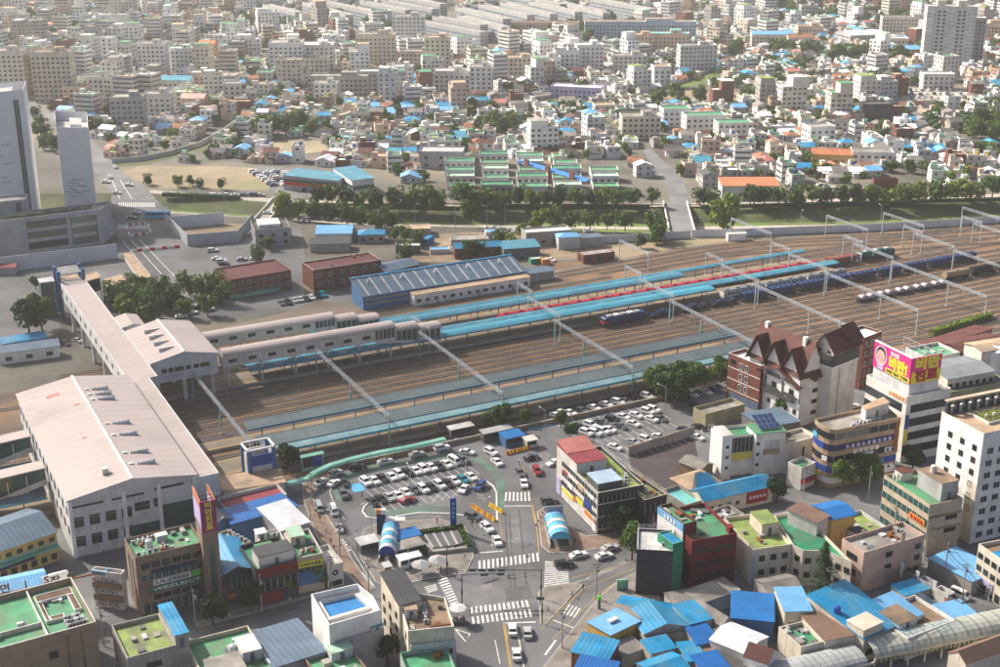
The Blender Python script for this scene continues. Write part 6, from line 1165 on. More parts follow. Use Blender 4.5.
B = Bld('bright green stepped roofs at the foot of the narrow corner block', [(410.5, 646), (407, 629), (456, 640)], 9.5, 'light_grey', 'green_roof', trim='light_grey'); B.win(0, 2, 1.5, 1.4, [6.5], 'white', .4, 1); B.acwall(0, 2, (6,), .05, .3)
B = Bld('lower bright green roof at the bottom edge of the narrow corner block', [(412, 684), (409.5, 651), (460, 676)], 8.4, 'grey', 'green_roof', trim='green_wall'); B.clutter(3, 2)
# ================================================================ foreground buildings (right of the main road)
B = Bld('dark banded shop block with red metal penthouse and stepped terraces', [(598, 493), (557, 453), (644, 484.5)], 11.2, 'charcoal', 'moss_roof', trim='off_white')
for z in (1.2, 4.6, 8.0): B.band(0, z + .3, z + 1.9, 'glass', f0=.02, f1=.98, mull=10); B.band(0, z - .1, z + .15, 'off_white', .12, 0, 1, 'floor_band')
B.band(3, .2, 11, 'off_white', .06, .0, .12, 'corner_panel'); B.band(3, 0.3, 11.0, 'off_white', .05, .12, 1, 'wall_panel')
for i, z in enumerate((3.9, 6.6, 9.2)): B.band(3, z, z + 1.35, 'glass', .09, .14, .98, 'window_band', 12)
for f0, f1, z0, z1, m in ((.70, .86, 5.0, 6.6, 'sign_blue'), (.72, .99, 2.5, 3.6, 'orange'), (.52, .68, 3.7, 4.9, 'sign_yellow'), (.44, .52, 3.0, 4.2, 'salmon_metal'), (.15, .44, 2.5, 3.4, 'sign_yellow'), (.3, .42, 5.2, 6.4, 'sign_white'), (.54, .68, 7.6, 8.8, 'tan_roof'), (.8, .92, 8.1, 8.9, 'sign_white'), (.18, .28, 7.8, 8.6, 'sign_red')): B.sign(3, f0, f1, z0, z1, m)
B.sign(3, .9, .98, .3, 4.0, 'sign_white'); B.sign(3, .02, .12, .4, 5, 'sign_lilac')
o = B.on_roof(.0, .5, .66, 1.0, 3.2, 'off_white', 'red_metal', 'penthouse'); b = MB(); Q = [B.roofpt(a, c) for a, c in ((0, .74), (.66, .74), (.66, 1.02), (0, 1.02))]; b.slab([(*Q[0], B.rz + 3.5), (*Q[1], B.rz + 3.5), (*Q[2], B.rz + 4.4), (*Q[3], B.rz + 4.4)], .15); b.build('upper_roof', ['salmon_metal'], o)
B.on_roof(.1, .1, .62, .36, 1.9, 'dark_grey', 'sky_wall', 'terrace_shelter'); B.clutter(6, 3); B.acs(.7, .1, .9, .3, 4)
B = Bld('dark lower wing with lime green roof terraces beside the red metal penthouse', [(645, 500), (622, 466), (667, 494)], 9.0, 'charcoal', 'moss_roof', trim='cream'); B.band(0, 1, 3.4, 'glass', mull=4); B.band(0, 5.0, 7.4, 'glass', mull=4); B.on_roof(.05, .7, .45, .98, 1.4, 'moss_roof', 'moss_roof', 'planter', door=False); B.tank(.45, .25, 'cream'); B.rail('cream'); B.clutter(8, 13)
B = Bld('dark purple box building with a white flat roof', [(637, 549), (639, 528), (673, 551)], 11.5, 'purple_black', 'pale_roof', par=.6, trim='light_grey'); B.win(0, 1, 2.4, 1.0, [8.3, 5.6, 2.9], 'dark', .08, .36); B.win(0, 1, 2.4, 1.0, [8.3], 'dark', .66, .98); B.acs(.75, .3, .8, .75, 4); B.rail('light_grey')
B = Bld('bright green stair tower with a blue top beside the dark purple building', [(673, 544), (664, 531), (683.5, 541)], 13, 'green_wall', 'blue_metal', par=.3, trim='canopy_green')
B = Bld('dark red plastered block with a worn green roof', [(692, 541), (667, 509), (737, 533)], 12.2, 'maroon', 'green_roof', trim='maroon'); B.win(0, 4, 1.5, 1.4, [8.6, 5.2, 1.9], 'dark', .08, .95); B.clutter(5, 17); B.on_roof(.9, .1, .99, .2, 1.5, 'maroon', 'maroon', 'chimney', door=False)
b = MB(); p = B.roofpt(.62, .93); q = B.roofpt(.95, .78); b.bar((*p, B.rz + .3), (*q, B.rz + .3), 1.6, .3); b.build('rubbish_heap', ['dark_grey'], B.root)
B = Bld('green roofed upper floor with a blue and white sign band above the dark red block', [(684, 524), (663, 504.5), (697, 520.5)], 14.6, 'maroon', 'green_roof', par=.7, trim='deep_green_roof'); B.band(3, 12.7, 14.3, 'sky_metal', .3, 0, 1, 'sign_board'); B.band(3, 8.5, 12.6, 'sign_white', .2, 0, 1, 'sign_board'); B.band(3, 7.0, 8.3, 'orange', .2, .35, 1, 'sign_board'); B.clutter(5, 8); lettering('#4', 1.2, 'white', B.root, (*B.at(3, .5, 13.5, .4)[:2], 13.5), B.edge(3)[3])
B = Bld('long cream block with lime stained flat roof and cream stair head', [(753, 549.5), (727, 517), (792, 544)], 9.0, 'cream', 'moss_roof', trim='cream'); B.win(0, 3, 1.4, 1.5, [5.6, 2.1], 'dark', .1, .98); B.on_roof(.55, .42, .98, .82, 3.0, 'cream', 'moss_roof'); B.clutter(6, 41); B.band(0, .1, 8, 'sky_wall', .03, 0, .06, 'painted_strip')
B = Bld('cream block with large dark green roof behind the tall conifer', [(793, 545), (803, 550.5), (826, 550.5), (852, 562), (800, 509), (774, 515)], 9.0, 'cream', 'deep_green_roof', trim='cream'); B.win(0, 1, 1.4, 1.5, [5.6, 2.1], 'dark'); B.win(1, 2, 1.4, 1.5, [5.6, 2.1], 'dark'); B.win(2, 3, 1.4, 1.5, [5.6, 2.1], 'dark')
b = MB(); [b.box(x, y, B.rz, x + w, y + l, B.rz + h, k) for x, y, w, l, h, k in ((6, 10, 1.2, 1, .7, 0), (8, 14, 2.4, .6, .5, 0), (9.5, 12, 2.4, .6, .5, 0), (4, 18, .8, .8, 1, 1), (7, 20, 1, .7, .8, 0))]; stuff(b.build('roof_clutter', ['off_white', 'dark_grey'], B.root))
B = Bld('small white and brown rooftop hut between the dark green roof and the blue canopy roof', [(817, 523), (801, 504), (829, 516)], 11.5, 'off_white', 'brown_metal', name='hut', kind='shed_y', rise=.5)
B = Bld('yellow walled hut with a vivid blue canopy roof above the lime green roof', [(832, 519), (820, 504.5), (855, 514)], 11.0, 'yellow_wall', 'tarp_blue', name='hut', kind='gable_x', rise=.8, over=.5)
B = Bld('lime green roofed shop by the car park behind the pink block', [(857, 540), (826, 518), (893, 531)], 6.5, 'light_grey', 'moss_roof', trim='light_grey'); B.clutter(4, 3); B.on_roof(.02, .02, .3, .3, 2, 'off_white', 'slate')
B = Bld('faded pink plaster block with bare concrete roof', [(864, 552.5), (844, 538), (925, 534.5)], 10.2, 'pinkish', 'concrete_roof', trim='pinkish'); B.win(0, 1, 2.0, 1.3, [7.2, 4.0], 'dark', .32, .52); B.win(0, 1, 1.6, 1.4, [7.0, 4.2, 1.2], 'dark', .82, .98); B.win(3, 1, 3.4, 1.5, [6.8, 3.2], 'dark'); B.clutter(10, 6); B.band(0, 8.4, 12.4, 'pinkish', .1, .6, .66, 'chimney'); B.acwall(0, 2, (3.4,), .3, .45)
B = Bld('beige banded block with vivid green roof terrace and grey stair head', [(930, 505), (884, 475), (963, 498)], 13.5, 'beige', 'green_roof', par=1.0, trim='tan_roof')
for z in (1.0, 4.4, 7.8, 11): B.band(3, z, z + 1.6, 'green_glass', .06, .0, 1, mull=9)
B.win(0, 1, 3.4, 1.2, [8.6, 5.2], 'dark', .45, .95); B.band(0, 9.8, 10.4, 'brown_roof', .1, 0, 1, 'floor_band'); B.band(0, 6.4, 7.0, 'brown_roof', .1, 0, 1, 'floor_band'); B.on_roof(.5, .12, 1.0, .62, 4.6, 'grey', 'brown_roof'); B.tank(.7, .45, 'off_white', B.rz + 4.7); B.sign(3, .62, .95, 7.4, 8.8, 'orange', '#4', 'sign_red'); b = MB(); [b.box(*B.roofpt(.1 + .12 * k, .86), B.rz, *(B.roofpt(.1 + .12 * k, .86) + Vector((.4, .4))), B.rz + 2, 0) for k in range(4)]; b.build('pergola_post', ['off_white'], B.root)
B.on_roof(.3, .82, .62, .99, 2.2, 'off_white', 'choc_tile', 'pergola', door=False)
B = Bld('tall white hotel block with rows of square windows and a tan roof terrace', [(984, 433.5), (942.5, 411), (1043, 421)], 29, 'white', 'tan_roof', par=.5, trim='tan_roof'); H9 = B
zs = [1.6 + 3.15 * i for i in range(9)]
B.win(3, 3, 1.4, 1.5, [z for z in zs if z < 26.5][2:], 'dark', .12, .98); B.win(0, 5, 1.9, 1.6, [z - .4 for z in zs][:8], 'steel', .05, 1.0); b = MB(); p, d, L, a = B.edge(3)
for k, (f0, z0, z1, m) in enumerate(((.86, 0, 15.5, 'cream'),)): B.band(3, 0, 15.5, 'cream', .04, .78, 1.0, 'sunlit_panel')  # warm sunlight on the lower wall, put in as a cream panel
b = MB(); Q = [B.roofpt(a, c) for a, c in ((.02, .90), (1.0, .90), (1.0, .99), (.02, .99))]; b.prism(Q, B.rz + 3.2, B.rz + 3.6, 0, bottom=True); b.build('pergola_roof', ['beige'], B.root)
for k in range(7): q = B.roofpt(.04 + .15 * k, .92); b = MB(); b.box(q.x - .5, q.y - .4, B.rz, q.x + .5, q.y + .4, B.rz + 3.2, 0); b.build('pergola_post', ['charcoal'], B.root); q = B.roofpt(.115 + .15 * k, .965); b = MB(); b.box(q.x - 1.1, q.y - .3, B.rz, q.x + 1.1, q.y + .3, B.rz + 1.7, 0); b.build('screen_panel', ['white'], B.root)
planter(B, .3, .3, .98, .72)
pl = MB(); rr9 = random.Random(4)
for _ in range(400): q = B.roofpt(rr9.uniform(.32, .96), rr9.uniform(.34, .68)); s = rr9.uniform(.1, .3); z = B.rz + .62; pl.poly([(q.x - s, q.y, z), (q.x, q.y - s, z + .1), (q.x + s, q.y, z + .3 * rr9.random()), (q.x, q.y + s, z + .12)])
stuff(pl.build('roof_planting', ['leaf_light'], B.root))
for k in range(4): q = B.roofpt(.4 + .13 * k, .5); b = MB(); b.cyl(q.x, q.y, B.rz + .6, B.rz + 1.3, .3, 8, 0); b.build('vent_cowl', ['white'], B.root)
# banded tower with billboard
B = Bld('white and dark banded clinic tower carrying a pink billboard', [(907.5, 396.5), (869, 374.5), (951, 388)], 19.5, 'off_white', 'concrete_roof', par=.6, trim='white')
for z in (2.4, 6.4, 10.4, 14.4): B.band(0, z, z + 2.3, 'glass', .08, .1, 1); B.band(3, z, z + 2.3, 'glass', .08, 0, .9)
B.sign(3, .55, .98, 17.4, 18.9, 'cream', '#5', 'orange', out=.15); B.sign(0, .01, .08, 10, 14, 'sign_blue'); B.sign(0, .01, .08, 5.5, 9.5, 'sign_yellow'); B.sign(0, .01, .08, 2, 5, 'sign_red')
bb = thing('billboard', 'pink and yellow two sided rooftop billboard with a round cartoon face and large lettering', 'billboard', (B.root.location.x, B.root.location.y, 18.95), B.ang)
bx, by = B.P[1][0] * .66, B.P[2][1] * .88; o1, o2 = 1.0, .8
b = MB(); b.box(o1, o2, 0, o1 + bx, o2 + by, 3.6, 0); b.build('base', ['light_grey'], bb)
z0, z1 = 3.7, 11.0; b = MB(); b.box(o1 - .1, o2 - .35, z0, o1 + bx, o2, z1, 0); f = b.build('panel', ['sign_pink'], bb); b = MB(); b.box(o1 - .05, o2 - .40, z0 + .05, o1 + bx + .02, o2 - .36, z0 + 3.3, 0); b.build('yellow_panel', ['sign_yellow'], bb)
lettering('비만', 3.6, 'sign_yellow', bb, (o1 + bx / 2, o2 - .45, z0 + 5.3), 0, .06, fit=bx * .84); lettering('진료', 3.3, 'sign_red', bb, (o1 + bx / 2, o2 - .48, z0 + 1.7), 0, .06, fit=bx * .8)
b = MB(); b.box(o1 - .35, o2 - .1, z0, o1, o2 + by, z1, 0); f = b.build('panel', ['sign_pink'], bb); A9 = -math.pi / 2
b = MB(); b.box(o1 - .40, o2 - .05, z0 + .05, o1 - .36, o2 + by * .64, z0 + 1.5, 0); b.build('yellow_panel', ['sign_yellow'], bb); b = MB(); b.box(o1 - .5, o2 - .4, z1, o1 + .1, o2 + by, z1 + .25, 0); b.build('top_rail', ['white'], bb)
lettering('비만!', 3.6, 'sign_yellow', bb, (o1 - .42, o2 + by * .32, z0 + 3.2), A9, .06, fit=by * .5); lettering('043 563 7700', 1.2, 'dark_metal', bb, (o1 - .44, o2 + by * .32, z0 + .75), A9, .03, fit=by * .58); lettering('한의원', 1.3, 'sign_white', bb, (o1 - .42, o2 + by * .42, z0 + 5.9), A9, .03)
def disc(x, cy, cz, ry, rz_, m, nm, n=20, half=None):
 b = MB(); pts = [(x, cy + ry * math.cos(6.2832 * i / n), cz + rz_ * math.sin(6.2832 * i / n)) for i in range(n) if half is None or math.sin(6.2832 * i / n) > half]; b.poly(pts[::1]); b.build(nm, [m], bb)
cy, cz = o2 + by * .80, z0 + 4.0
disc(o1 - .37, cy, cz, 2.35, 2.8, 'sign_white', 'face_outline'); disc(o1 - .39, cy, cz + .1, 2.05, 2.5, 'dark_metal', 'hair'); disc(o1 - .41, cy, cz - .4, 1.75, 1.95, 'skin_tone', 'face')
for s in (-.65, .65): disc(o1 - .43, cy + s, cz - .3, .16, .26, 'dark_metal', 'eye', 10)
disc(o1 - .43, cy, cz - 1.35, .35, .12, 'sign_red', 'mouth', 10); disc(o1 - .43, cy - 1.05, cz - .95, .3, .25, 'sign_pink', 'cheek', 10); disc(o1 - .43, cy + 1.05, cz - .95, .3, .25, 'sign_pink', 'cheek', 10)
b = MB(); b.box(o1 - .395, cy - 1.2, z0 + .05, o1 - .365, cy + 1.2, z0 + 1.4, 0); b.build('shirt', ['sign_lilac'], bb)
for k in range(7): b = MB(); y = o2 + by * (k + .5) / 7; b.bar((o1 + .1, y, z1 - .4), (o1 + bx - .3, y, 3.6), .12); b.bar((o1 + .1, y, z0 + 1), (o1 + bx * .6, y, z0 + 1), .12); b.build('strut', ['steel'], bb)
for k in range(8): b = MB(); y = o2 + by * k / 7; b.bar((o1 + bx, y, 3.6), (o1 + bx, y, z1 - .3), .14); b.build('upright', ['steel'], bb)
for z in (5, 7, 9, 10.7): b = MB(); b.bar((o1 + bx, o2, z), (o1 + bx, o2 + by, z), .1); b.bar((o1, o2 + by, z), (o1 + bx, o2 + by, z), .1); b.build('cross_rail', ['steel'], bb)
B = Bld('low pale green annex with grey roof right of the billboard', [(948, 379), (930, 362), (995, 371)], 16.5, 'cream', 'grey_metal', kind='gable_x', rise=.8, trim='sky_metal'); B.win(0, 7, 1.2, 1.2, [13.6], 'dark')
B = Bld('white cube with green roof behind the billboard', [(928, 358), (920, 345), (960, 352)], 14, 'off_white', 'green_roof'); B.win(0, 3, 1.2, 1.2, [10], 'dark'); B.clutter(4, 3)
B = Bld('dark brown roofed low sheds by the hedge at the yard edge', [(925, 352), (915, 344), (992, 331)], 4.5, 'tan_brown', 'choc_tile', kind='shed_ny', rise=.8)
B = Bld('dark brick workshop below the clipped hedge', [(960, 352), (952, 340), (1010, 343)], 6, 'brick', 'choc_tile', kind='gable_x', rise=1)
B = Bld('tan roofed pale building with a round white tank at the right edge', [(982, 352), (974, 342), (1040, 343)], 9, 'cream', 'tan_roof', kind='gable_x', rise=.8)
o = thing('storage_tank', 'squat round white tank beside the tan roofed building at the right edge', 'tank', G(992, 372)); b = MB(); b.cyl(0, 0, 0, 8.5, 5.5, 18, 0); b.cyl(0, 0, 8.5, 9.6, 5.5, 18, 0, r1=2.0, top=1); b.build('body', ['white', 'brown_roof'], o)
B = Bld('dark roofed long building behind the white hotel block', [(945, 393), (935, 383), (1010, 381)], 14, 'olive', 'dark_tile', par=.5)
# curved sign covered block
B = Bld('brown curved corner block wrapped in blue and white shop signs', [(836, 430), (900, 417.5), (884, 404), (815, 419), (819, 423.5), (825, 427), (830, 429)], 16.5, 'tan_brown', 'concrete_roof', par=.8, trim='tan_roof')
for z, m in ((13.6, 'glass'), (10.4, 'sign_navy'), (7.2, 'glass'), (4.2, 'sign_blue'), (1.2, 'sign_white')):
 for e in (0, 3, 4, 5, 6): B.band(e, z, z + 1.7, m if not (e in (3, 4) and z == 10.4) else 'sign_blue', .1, 0, 1, 'sign_board' if m.startswith('sign') else 'window_band', 6 if m == 'glass' and e == 0 else 0)
for s, z, f0, f1, tm in (('#9', 11.15, .12, .95, 'sign_lilac'), ('#6', 4.95, .25, .85, 'sky_metal')): p = B.at(0, (f0 + f1) / 2, z, .2); lettering(s, 1.2, tm, B.root, p, B.edge(0)[3], fit=B.edge(0)[2] * (f1 - f0) * .9)
B.sign(3, .1, .95, 12.4, 13.6, 'sign_cyan'); B.sign(0, .3, .7, 8.8, 9.8, 'sign_white', '#4', 'salmon_metal'); B.sign(0, .38, .62, 7.3, 8.5, 'sign_white'); B.sign(0, .8, .97, 7.4, 8.6, 'sign_white', '#2', 'sign_navy'); B.sign(5, 0, 1, 7.3, 8.6, 'sign_white'); B.sign(4, .1, .9, 2.6, 3.9, 'sign_yellow'); B.sign(0, .58, .95, 2.5, 3.6, 'sign_white', '#4', 'dark_metal'); B.sign(0, .93, 1.0, 7, 15.5, 'rust'); B.sign(0, .6, .8, 3.7, 4.1, 'orange')
B.on_roof(.55, .55, .95, .95, 3.2, 'off_white', 'tan_roof'); B.acs(.3, .3, .75, .3, 8).acs(.35, .5, .6, .5, 5); B.clutter(8, 3)
# half timbered hotel
B = Bld('white half timbered hotel with steep brown gabled roofs and dark balconies', [(802, 372.5), (761.5, 348), (823, 366.5)], 17, 'white', 'choc_tile', kind='gable_y', rise=8.2, over=.8)
X, Y = B.P[1][0], B.P[2][1]
b = MB(); b.box(-1.0, 2, 7.0, 0, Y - 1, 7.3, 0); b.box(-1.05, 2, 7.3, -.95, Y - 1, 8.3, 0); b.build('balcony', ['dark_frame'], B.root)
for k in range(3):
 y = Y * (k + .5) / 3; w = Y / 6.3
 b = MB(); t0 = 14.5; b.poly([(-.25, y + w, t0 + 2), (-.25, y - w, t0 + 2), (-.25, y, t0 + 8)]); b.box(-.25, y - w, 12, X * .3, y + w, t0 + 2, 0); b.build('dormer_wall', ['white'], B.root)
 b = MB(); o_ = .9; e = [(-1.6, y - w - o_, t0 + .8), (X * .55, y - w - o_, t0 + .8), (X * .55, y, t0 + 8.8), (-1.6, y, t0 + 8.8)]; b.slab(e, .25); b.slab([(-1.6, y, t0 + 8.8), (X * .55, y, t0 + 8.8), (X * .55, y + w + o_, t0 + .8), (-1.6, y + w + o_, t0 + .8)], .25); b.build('dormer_roof', ['choc_tile'], B.root)
 for z in (12.6, 8.4): b = MB(); b.box(-.9, y - w * .75, z, 0, y + w * .75, z + .2, 0); b.box(-.95, y - w * .75, z + .2, -.85, y + w * .75, z + 1.1, 0); b.build('balcony', ['dark_frame'], B.root); obj('window', win_mesh(1.8, 2.0, 'dark'), B.root, (-.02, y, z + .3), -math.pi / 2)
 for s in (-1, 1): b = MB(); b.bar((-.1, y + s * w, 7.4), (-.1, y + s * w, 16), .25, .12); b.bar((-.12, y + s * w, 12), (-.12, y, 15), .2, .1); b.build('timber', ['dark_frame'], B.root)
b = MB(); b.slab([(-1.8, -.6, 12.2), (.2, -.6, 12.4), (.2, Y * .38, 16.4), (-1.8, Y * .38, 16.2)], .25); b.slab([(-1.8, Y * .38, 16.2), (.2, Y * .38, 16.4), (.2, Y * .8, 13.4), (-1.8, Y * .8, 13.2)], .25); b.build('porch_roof', ['choc_tile'], B.root)
B.win(3, 6, 1.2, 1.4, [3.6], 'dark'); B.win(0, 1, 2.0, 1.3, [13, 9.6, 6.2, 2.8], 'dark', .5, .9); b = MB(); b.slab([(X * .3, -1.2, 14.6), (X + .3, -1.2, 14.6), (X + .3, .3, 17.2), (X * .3, .3, 17.2)], .25); b.build('eave_roof', ['choc_tile'], B.root)
for x, y in ((X * .45, Y * .15), (X * .5, Y * .9)): b = MB(); b.box(x - .6, y - .6, 22, x + .6, y + .6, 26, 0); b.build('chimney', ['white'], B.root)
T = Bld('cream hotel tower with brown gable and dark balcony band at the top', [(833.8, 350), (818.5, 343.5), (859.5, 340)], 23.5, 'off_white', 'choc_tile', kind='gable_x', rise=4.0, over=.9, base=0); X, Y = T.P[1][0], T.P[2][1]
for e in (0, 3): T.band(e, 18.3, 21.6, 'dark_frame', .25, 0, 1, 'balcony_band'); T.band(e, 17.7, 18.2, 'white', .3, 0, 1, 'cornice', 0)
T.band(0, .5, 17.5, 'grey', .06, .27, .33, 'recess_strip'); T.win(3, 2, .9, .9, [22], 'dark'); b = MB(); b.slab([(X * .55, -.9, 24.4), (X + .8, -.9, 24.4), (X + .8, Y / 2, 28.4), (X * .55, Y / 2, 28.4)], .3); b.build('upper_gable', ['choc_tile'], T.root)
B = Bld('red brick hotel wing with white bands left of the half timbered facade', [(761, 366), (731, 352), (778, 361)], 14.5, 'brick', 'pale_roof', par=1.0, trim='white')
for z in (3.2, 6.6, 10.2): B.band(3, z, z + .22, 'white', .06, 0, 1, 'stone_band')
for z in (4, 7.4, 10.8): B.win(3, 1, 1.4, 2.0, [z], 'white', .32, .5); B.win(3, 1, 1.4, 2.0, [z], 'white', .5, .68)
B.win(3, 1, 2.2, 1.6, [11.4], 'dark', .02, .3); B.band(3, 0, 2.4, 'slate_blue', .2, .1, 1, 'shop_front')
B = Bld('red brick block with white roof behind the cream hotel tower', [(864, 338), (852, 329), (882, 331)], 17, 'brick', 'white_metal', par=.8, trim='light_grey'); B.floors(0, 3, 1.4, 1.4, 3.2)
for z in (4.1, 7.3, 10.5, 13.7): B.band(0, z - .3, z - .1, 'tan_roof', .05, 0, 1, 'stone_band')
# white clinic with solar panels
B = Bld('white clinic block with green roof, glazed middle and solar panels', [(721, 437.5), (709, 427.5), (782, 431)], 11.5, 'white', 'green_roof', trim='tan_brown'); X, Y = B.P[1][0], B.P[2][1]
B.band(0, 4.4, 6.6, 'sign_yellow', .1, .16, .52, 'window_band', 8); B.band(0, 6.7, 10.9, 'dark_metal', .12, .15, .53, mull=6)
for x0, x1, hh in ((-.3, X * .14, 12.6), (X * .53, X + .3, 12.2)):
 b = MB(); b.box(x0, -1.8, 0, x1, 4.5, hh, 0); b.build('corner_tower', ['white'], B.root); b = MB(); b.slab([(x0 - .2, -2, hh + .15), (x1 + .2, -2, hh + .15), (x1 + .2, 4.7, hh + .15), (x0 - .2, 4.7, hh + .15)], .15); b.build('roof', ['pale_roof' if x0 < 0 else 'green_roof'], B.root)
for z in (3, 6, 9): obj('window', win_mesh(.9, .8, 'dark'), B.root, (X * .07, -1.82, z)); obj('window', win_mesh(.9, .8, 'dark'), B.root, (X * .57, -1.82, z))
b = MB(); b.box(X * .68, -1.9, 6.5, X * .92, -1.8, 10, 0); b.build('louvre_panel', ['light_grey'], B.root); b = MB(); b.box(X * .66, -1.95, 6.0, X * .93, -1.8, 7.6, 0); b.build('awning', ['tan_roof'], B.root)
sp = thing('solar_array', 'tilted blue solar panel array on the white clinic roof', 'solar panels', (B.root.location.x, B.root.location.y, 12.36), B.ang)
for i in range(4):
 for j in range(3): x0, y0 = X * .62 + i * 1.45, -.6 + j * 2.0; b = MB(); b.slab([(x0, y0, .6 + j * .55), (x0 + 1.35, y0, .6 + j * .55), (x0 + 1.35, y0 + 1.9, 1.1 + j * .55), (x0, y0 + 1.9, 1.1 + j * .55)], .06, 0, 1); b.build('solar_panel', ['solar', 'steel'], sp)
b = MB(); [b.bar((X * .62 + i * 2.8, y, 0), (X * .62 + i * 2.8, y, h), .1) for i in range(3) for y, h in ((-.2, .7), (5, 2.0))]; b.build('stand', ['steel'], sp)
B = Bld('olive walled low building above the white clinic block', [(706, 414), (702, 405), (745, 404)], 4.5, 'olive', 'concrete_roof')
B = Bld('long dark roofed shed row behind the white clinic block', [(765, 430), (740, 414), (800, 424)], 4.5, 'dark_grey', 'slate_blue', kind='shed_ny', rise=.8)
B = Bld('pale retaining wing with a tall slit at the foot of the hotel', [(788, 444), (776, 434), (818, 436)], 9, 'off_white', 'concrete_roof'); B.band(0, 1.5, 7, 'dark_metal', .05, .5, .57, 'slit')
B = Bld('small shop with green roof and red awning left of the curved block', [(802, 468), (795, 459), (816, 462)], 6.5, 'off_white', 'green_roof'); B.band(0, 2, 3, 'sign_red', .8, 0, 1, 'awning'); B.sign(0, .1, .9, 3.4, 5.2, 'sign_white')
wall_between('low concrete wall along the bottom of the second car park', 'wall', 'boundary_wall', G(628, 456), G(694, 435), 2.6, .4, 'concrete', cap='red_paving')
# low blue roofs in the middle
B = Bld('old house with tan hipped roof and a small blue hip at its front', [(692, 491.5), (677, 477), (722, 482.5)], 4.2, 'brown_roof', 'tan_roof', kind='hip', rise=2.4, name='house', cat='house'); b = MB(); q = [(1, -.3, 4.6), (8, -.3, 4.6), (5.5, 3.2, 6.9), (3.5, 3.2, 6.9)]; b.slab(q, .1); b.slab([(8, -.3, 4.6), (8.4, 3.4, 6.0), (5.5, 3.2, 6.9)], .1); b.build('blue_hip', ['blue_metal'], B.root)
B = Bld('flat turquoise stained roof left of the long blue roof', [(686, 505), (664, 489), (703, 500)], 4.2, 'concrete', 'aqua_roof'); B.sign(0, .6, 1.0, 1.4, 3.6, 'rust', '#3', 'sign_white')
B = Bld('long vivid blue gabled roof with a red sign wall at its right end', [(704, 501), (694, 489), (773, 485.5)], 4.6, 'cream', 'blue_metal', kind='gable_x', rise=1.6); B.sign(0, .62, .92, 1.0, 4.3, 'sign_red', '#5', 'sign_white'); B.win(0, 4, 1.4, 1.4, [1.4], 'white', .05, .55)
B = Bld('corrugated grey roofed hut in the gravel lot', [(700, 470), (688, 458), (713, 464)], 3.4, 'brown_roof', 'grey_tile', kind='gable_y', rise=1.0, name='hut', cat='hut')
B = Bld('grey yard walls with tin roof between the red block and the lime roof', [(722, 521), (713, 509), (745, 514)], 4.8, 'concrete', 'concrete_roof'); B.clutter(8, 3)
# blue roof cluster at the bottom centre
def low(label, pts, h, roof='blue_metal', wall='concrete', kind='shed_y', rise=.6, **k): return Bld(label, pts, h, wall, roof, kind=kind, rise=rise, name=k.pop('name', 'shop'), cat=k.pop('cat', 'shop'), over=k.pop('over', .2), **k)
low('vivid blue shop roof with white edge nearest the purple block', [(648, 613), (619.5, 599), (654, 603)], 4.2, trim='white', kind='shed_ny'); low('brown tiled roof strip between two blue roofs on the corner', [(640, 622), (611, 608), (648, 614)], 4.4, 'grey_tile', kind='shed_ny', rise=.5)
B = low('pale blue flat roof with a white skylight and mustard front wall', [(610.5, 637), (581.5, 625), (640, 623)], 4.6, 'sky_metal', 'yellow_wall', kind='shed_ny', rise=.4); B.on_roof(.35, .45, .6, .58, .5, 'white', 'white_metal', 'skylight', z=4.9, door=False)
B = low('blue roofed corner shop with red brick front at the bottom', [(571.5, 652), (569, 632), (608, 661)], 4.8, 'blue_metal', 'brick', kind='shed_y', rise=.7)
B = low('second blue roof below the brick fronted corner shop', [(573, 672), (571, 655), (612, 680)], 4.4, 'deep_blue_metal', 'off_white', kind='shed_y', rise=.5)
low('large bright blue gabled roof in the middle of the blue cluster', [(644, 634), (640, 609), (689, 626)], 4.4, 'blue_metal', kind='gable_y', rise=1.6, trim='white')
low('blue roof with a rusty torn patch at the top of the blue cluster', [(690, 624.5), (682.5, 605.5), (712, 619)], 4.8, kind='shed_y', rise=.7)
low('deep blue lean-to roof below the torn blue roof', [(697, 645), (693, 627), (719, 641)], 4.0, 'deep_blue_metal', kind='shed_y', rise=.5); low('flat mid blue roof at the left of the lower blue cluster', [(651, 654), (646, 641), (676, 648)], 4.0, kind='shed_y', rise=.4)
low('darker blue roof between the small flat roofs of the lower cluster', [(688, 664), (676, 643), (707, 662)], 3.6, 'blue_metal', kind='shed_ny', rise=.5); low('wide blue roof at the bottom edge of the lower cluster', [(655, 680), (648, 660), (690, 668)], 4.0, kind='gable_x', rise=.9); low('blue roof at the bottom right end of the lower cluster', [(706, 676), (702, 656), (732, 670)], 3.8, 'deep_blue_metal', kind='shed_y', rise=.6)
low('grey tiled roof strip inside the blue cluster', [(645, 641), (640, 633), (692, 633)], 3.4, 'grey_tile', kind='shed_ny', rise=.4); low('rust stained flat roof with scrap inside the lower cluster', [(699, 655), (696, 645), (722, 649)], 3.2, 'brown_roof', kind='shed_y', rise=.2)
low('blue tarpaulin walled long roof right of the grey tiled house', [(731, 618), (729, 594), (774, 622)], 5, 'tarp_blue', 'blue_wall', kind='shed_y', rise=.8); low('grey tiled old house behind the blue cluster', [(722, 626), (703, 599), (733, 621)], 4.4, 'grey_tile', kind='gable_y', rise=1.6, name='house', cat='house'); low('dark flat yard roof under the white tent roof', [(727, 650), (716, 630), (742, 645)], 3.4, 'dark_tile', kind='shed_y', rise=.3); low('brown black low roof at the right of the blue cluster', [(735, 670), (722, 650), (752, 664)], 3.2, 'dark_tile', kind='shed_y', rise=.3)
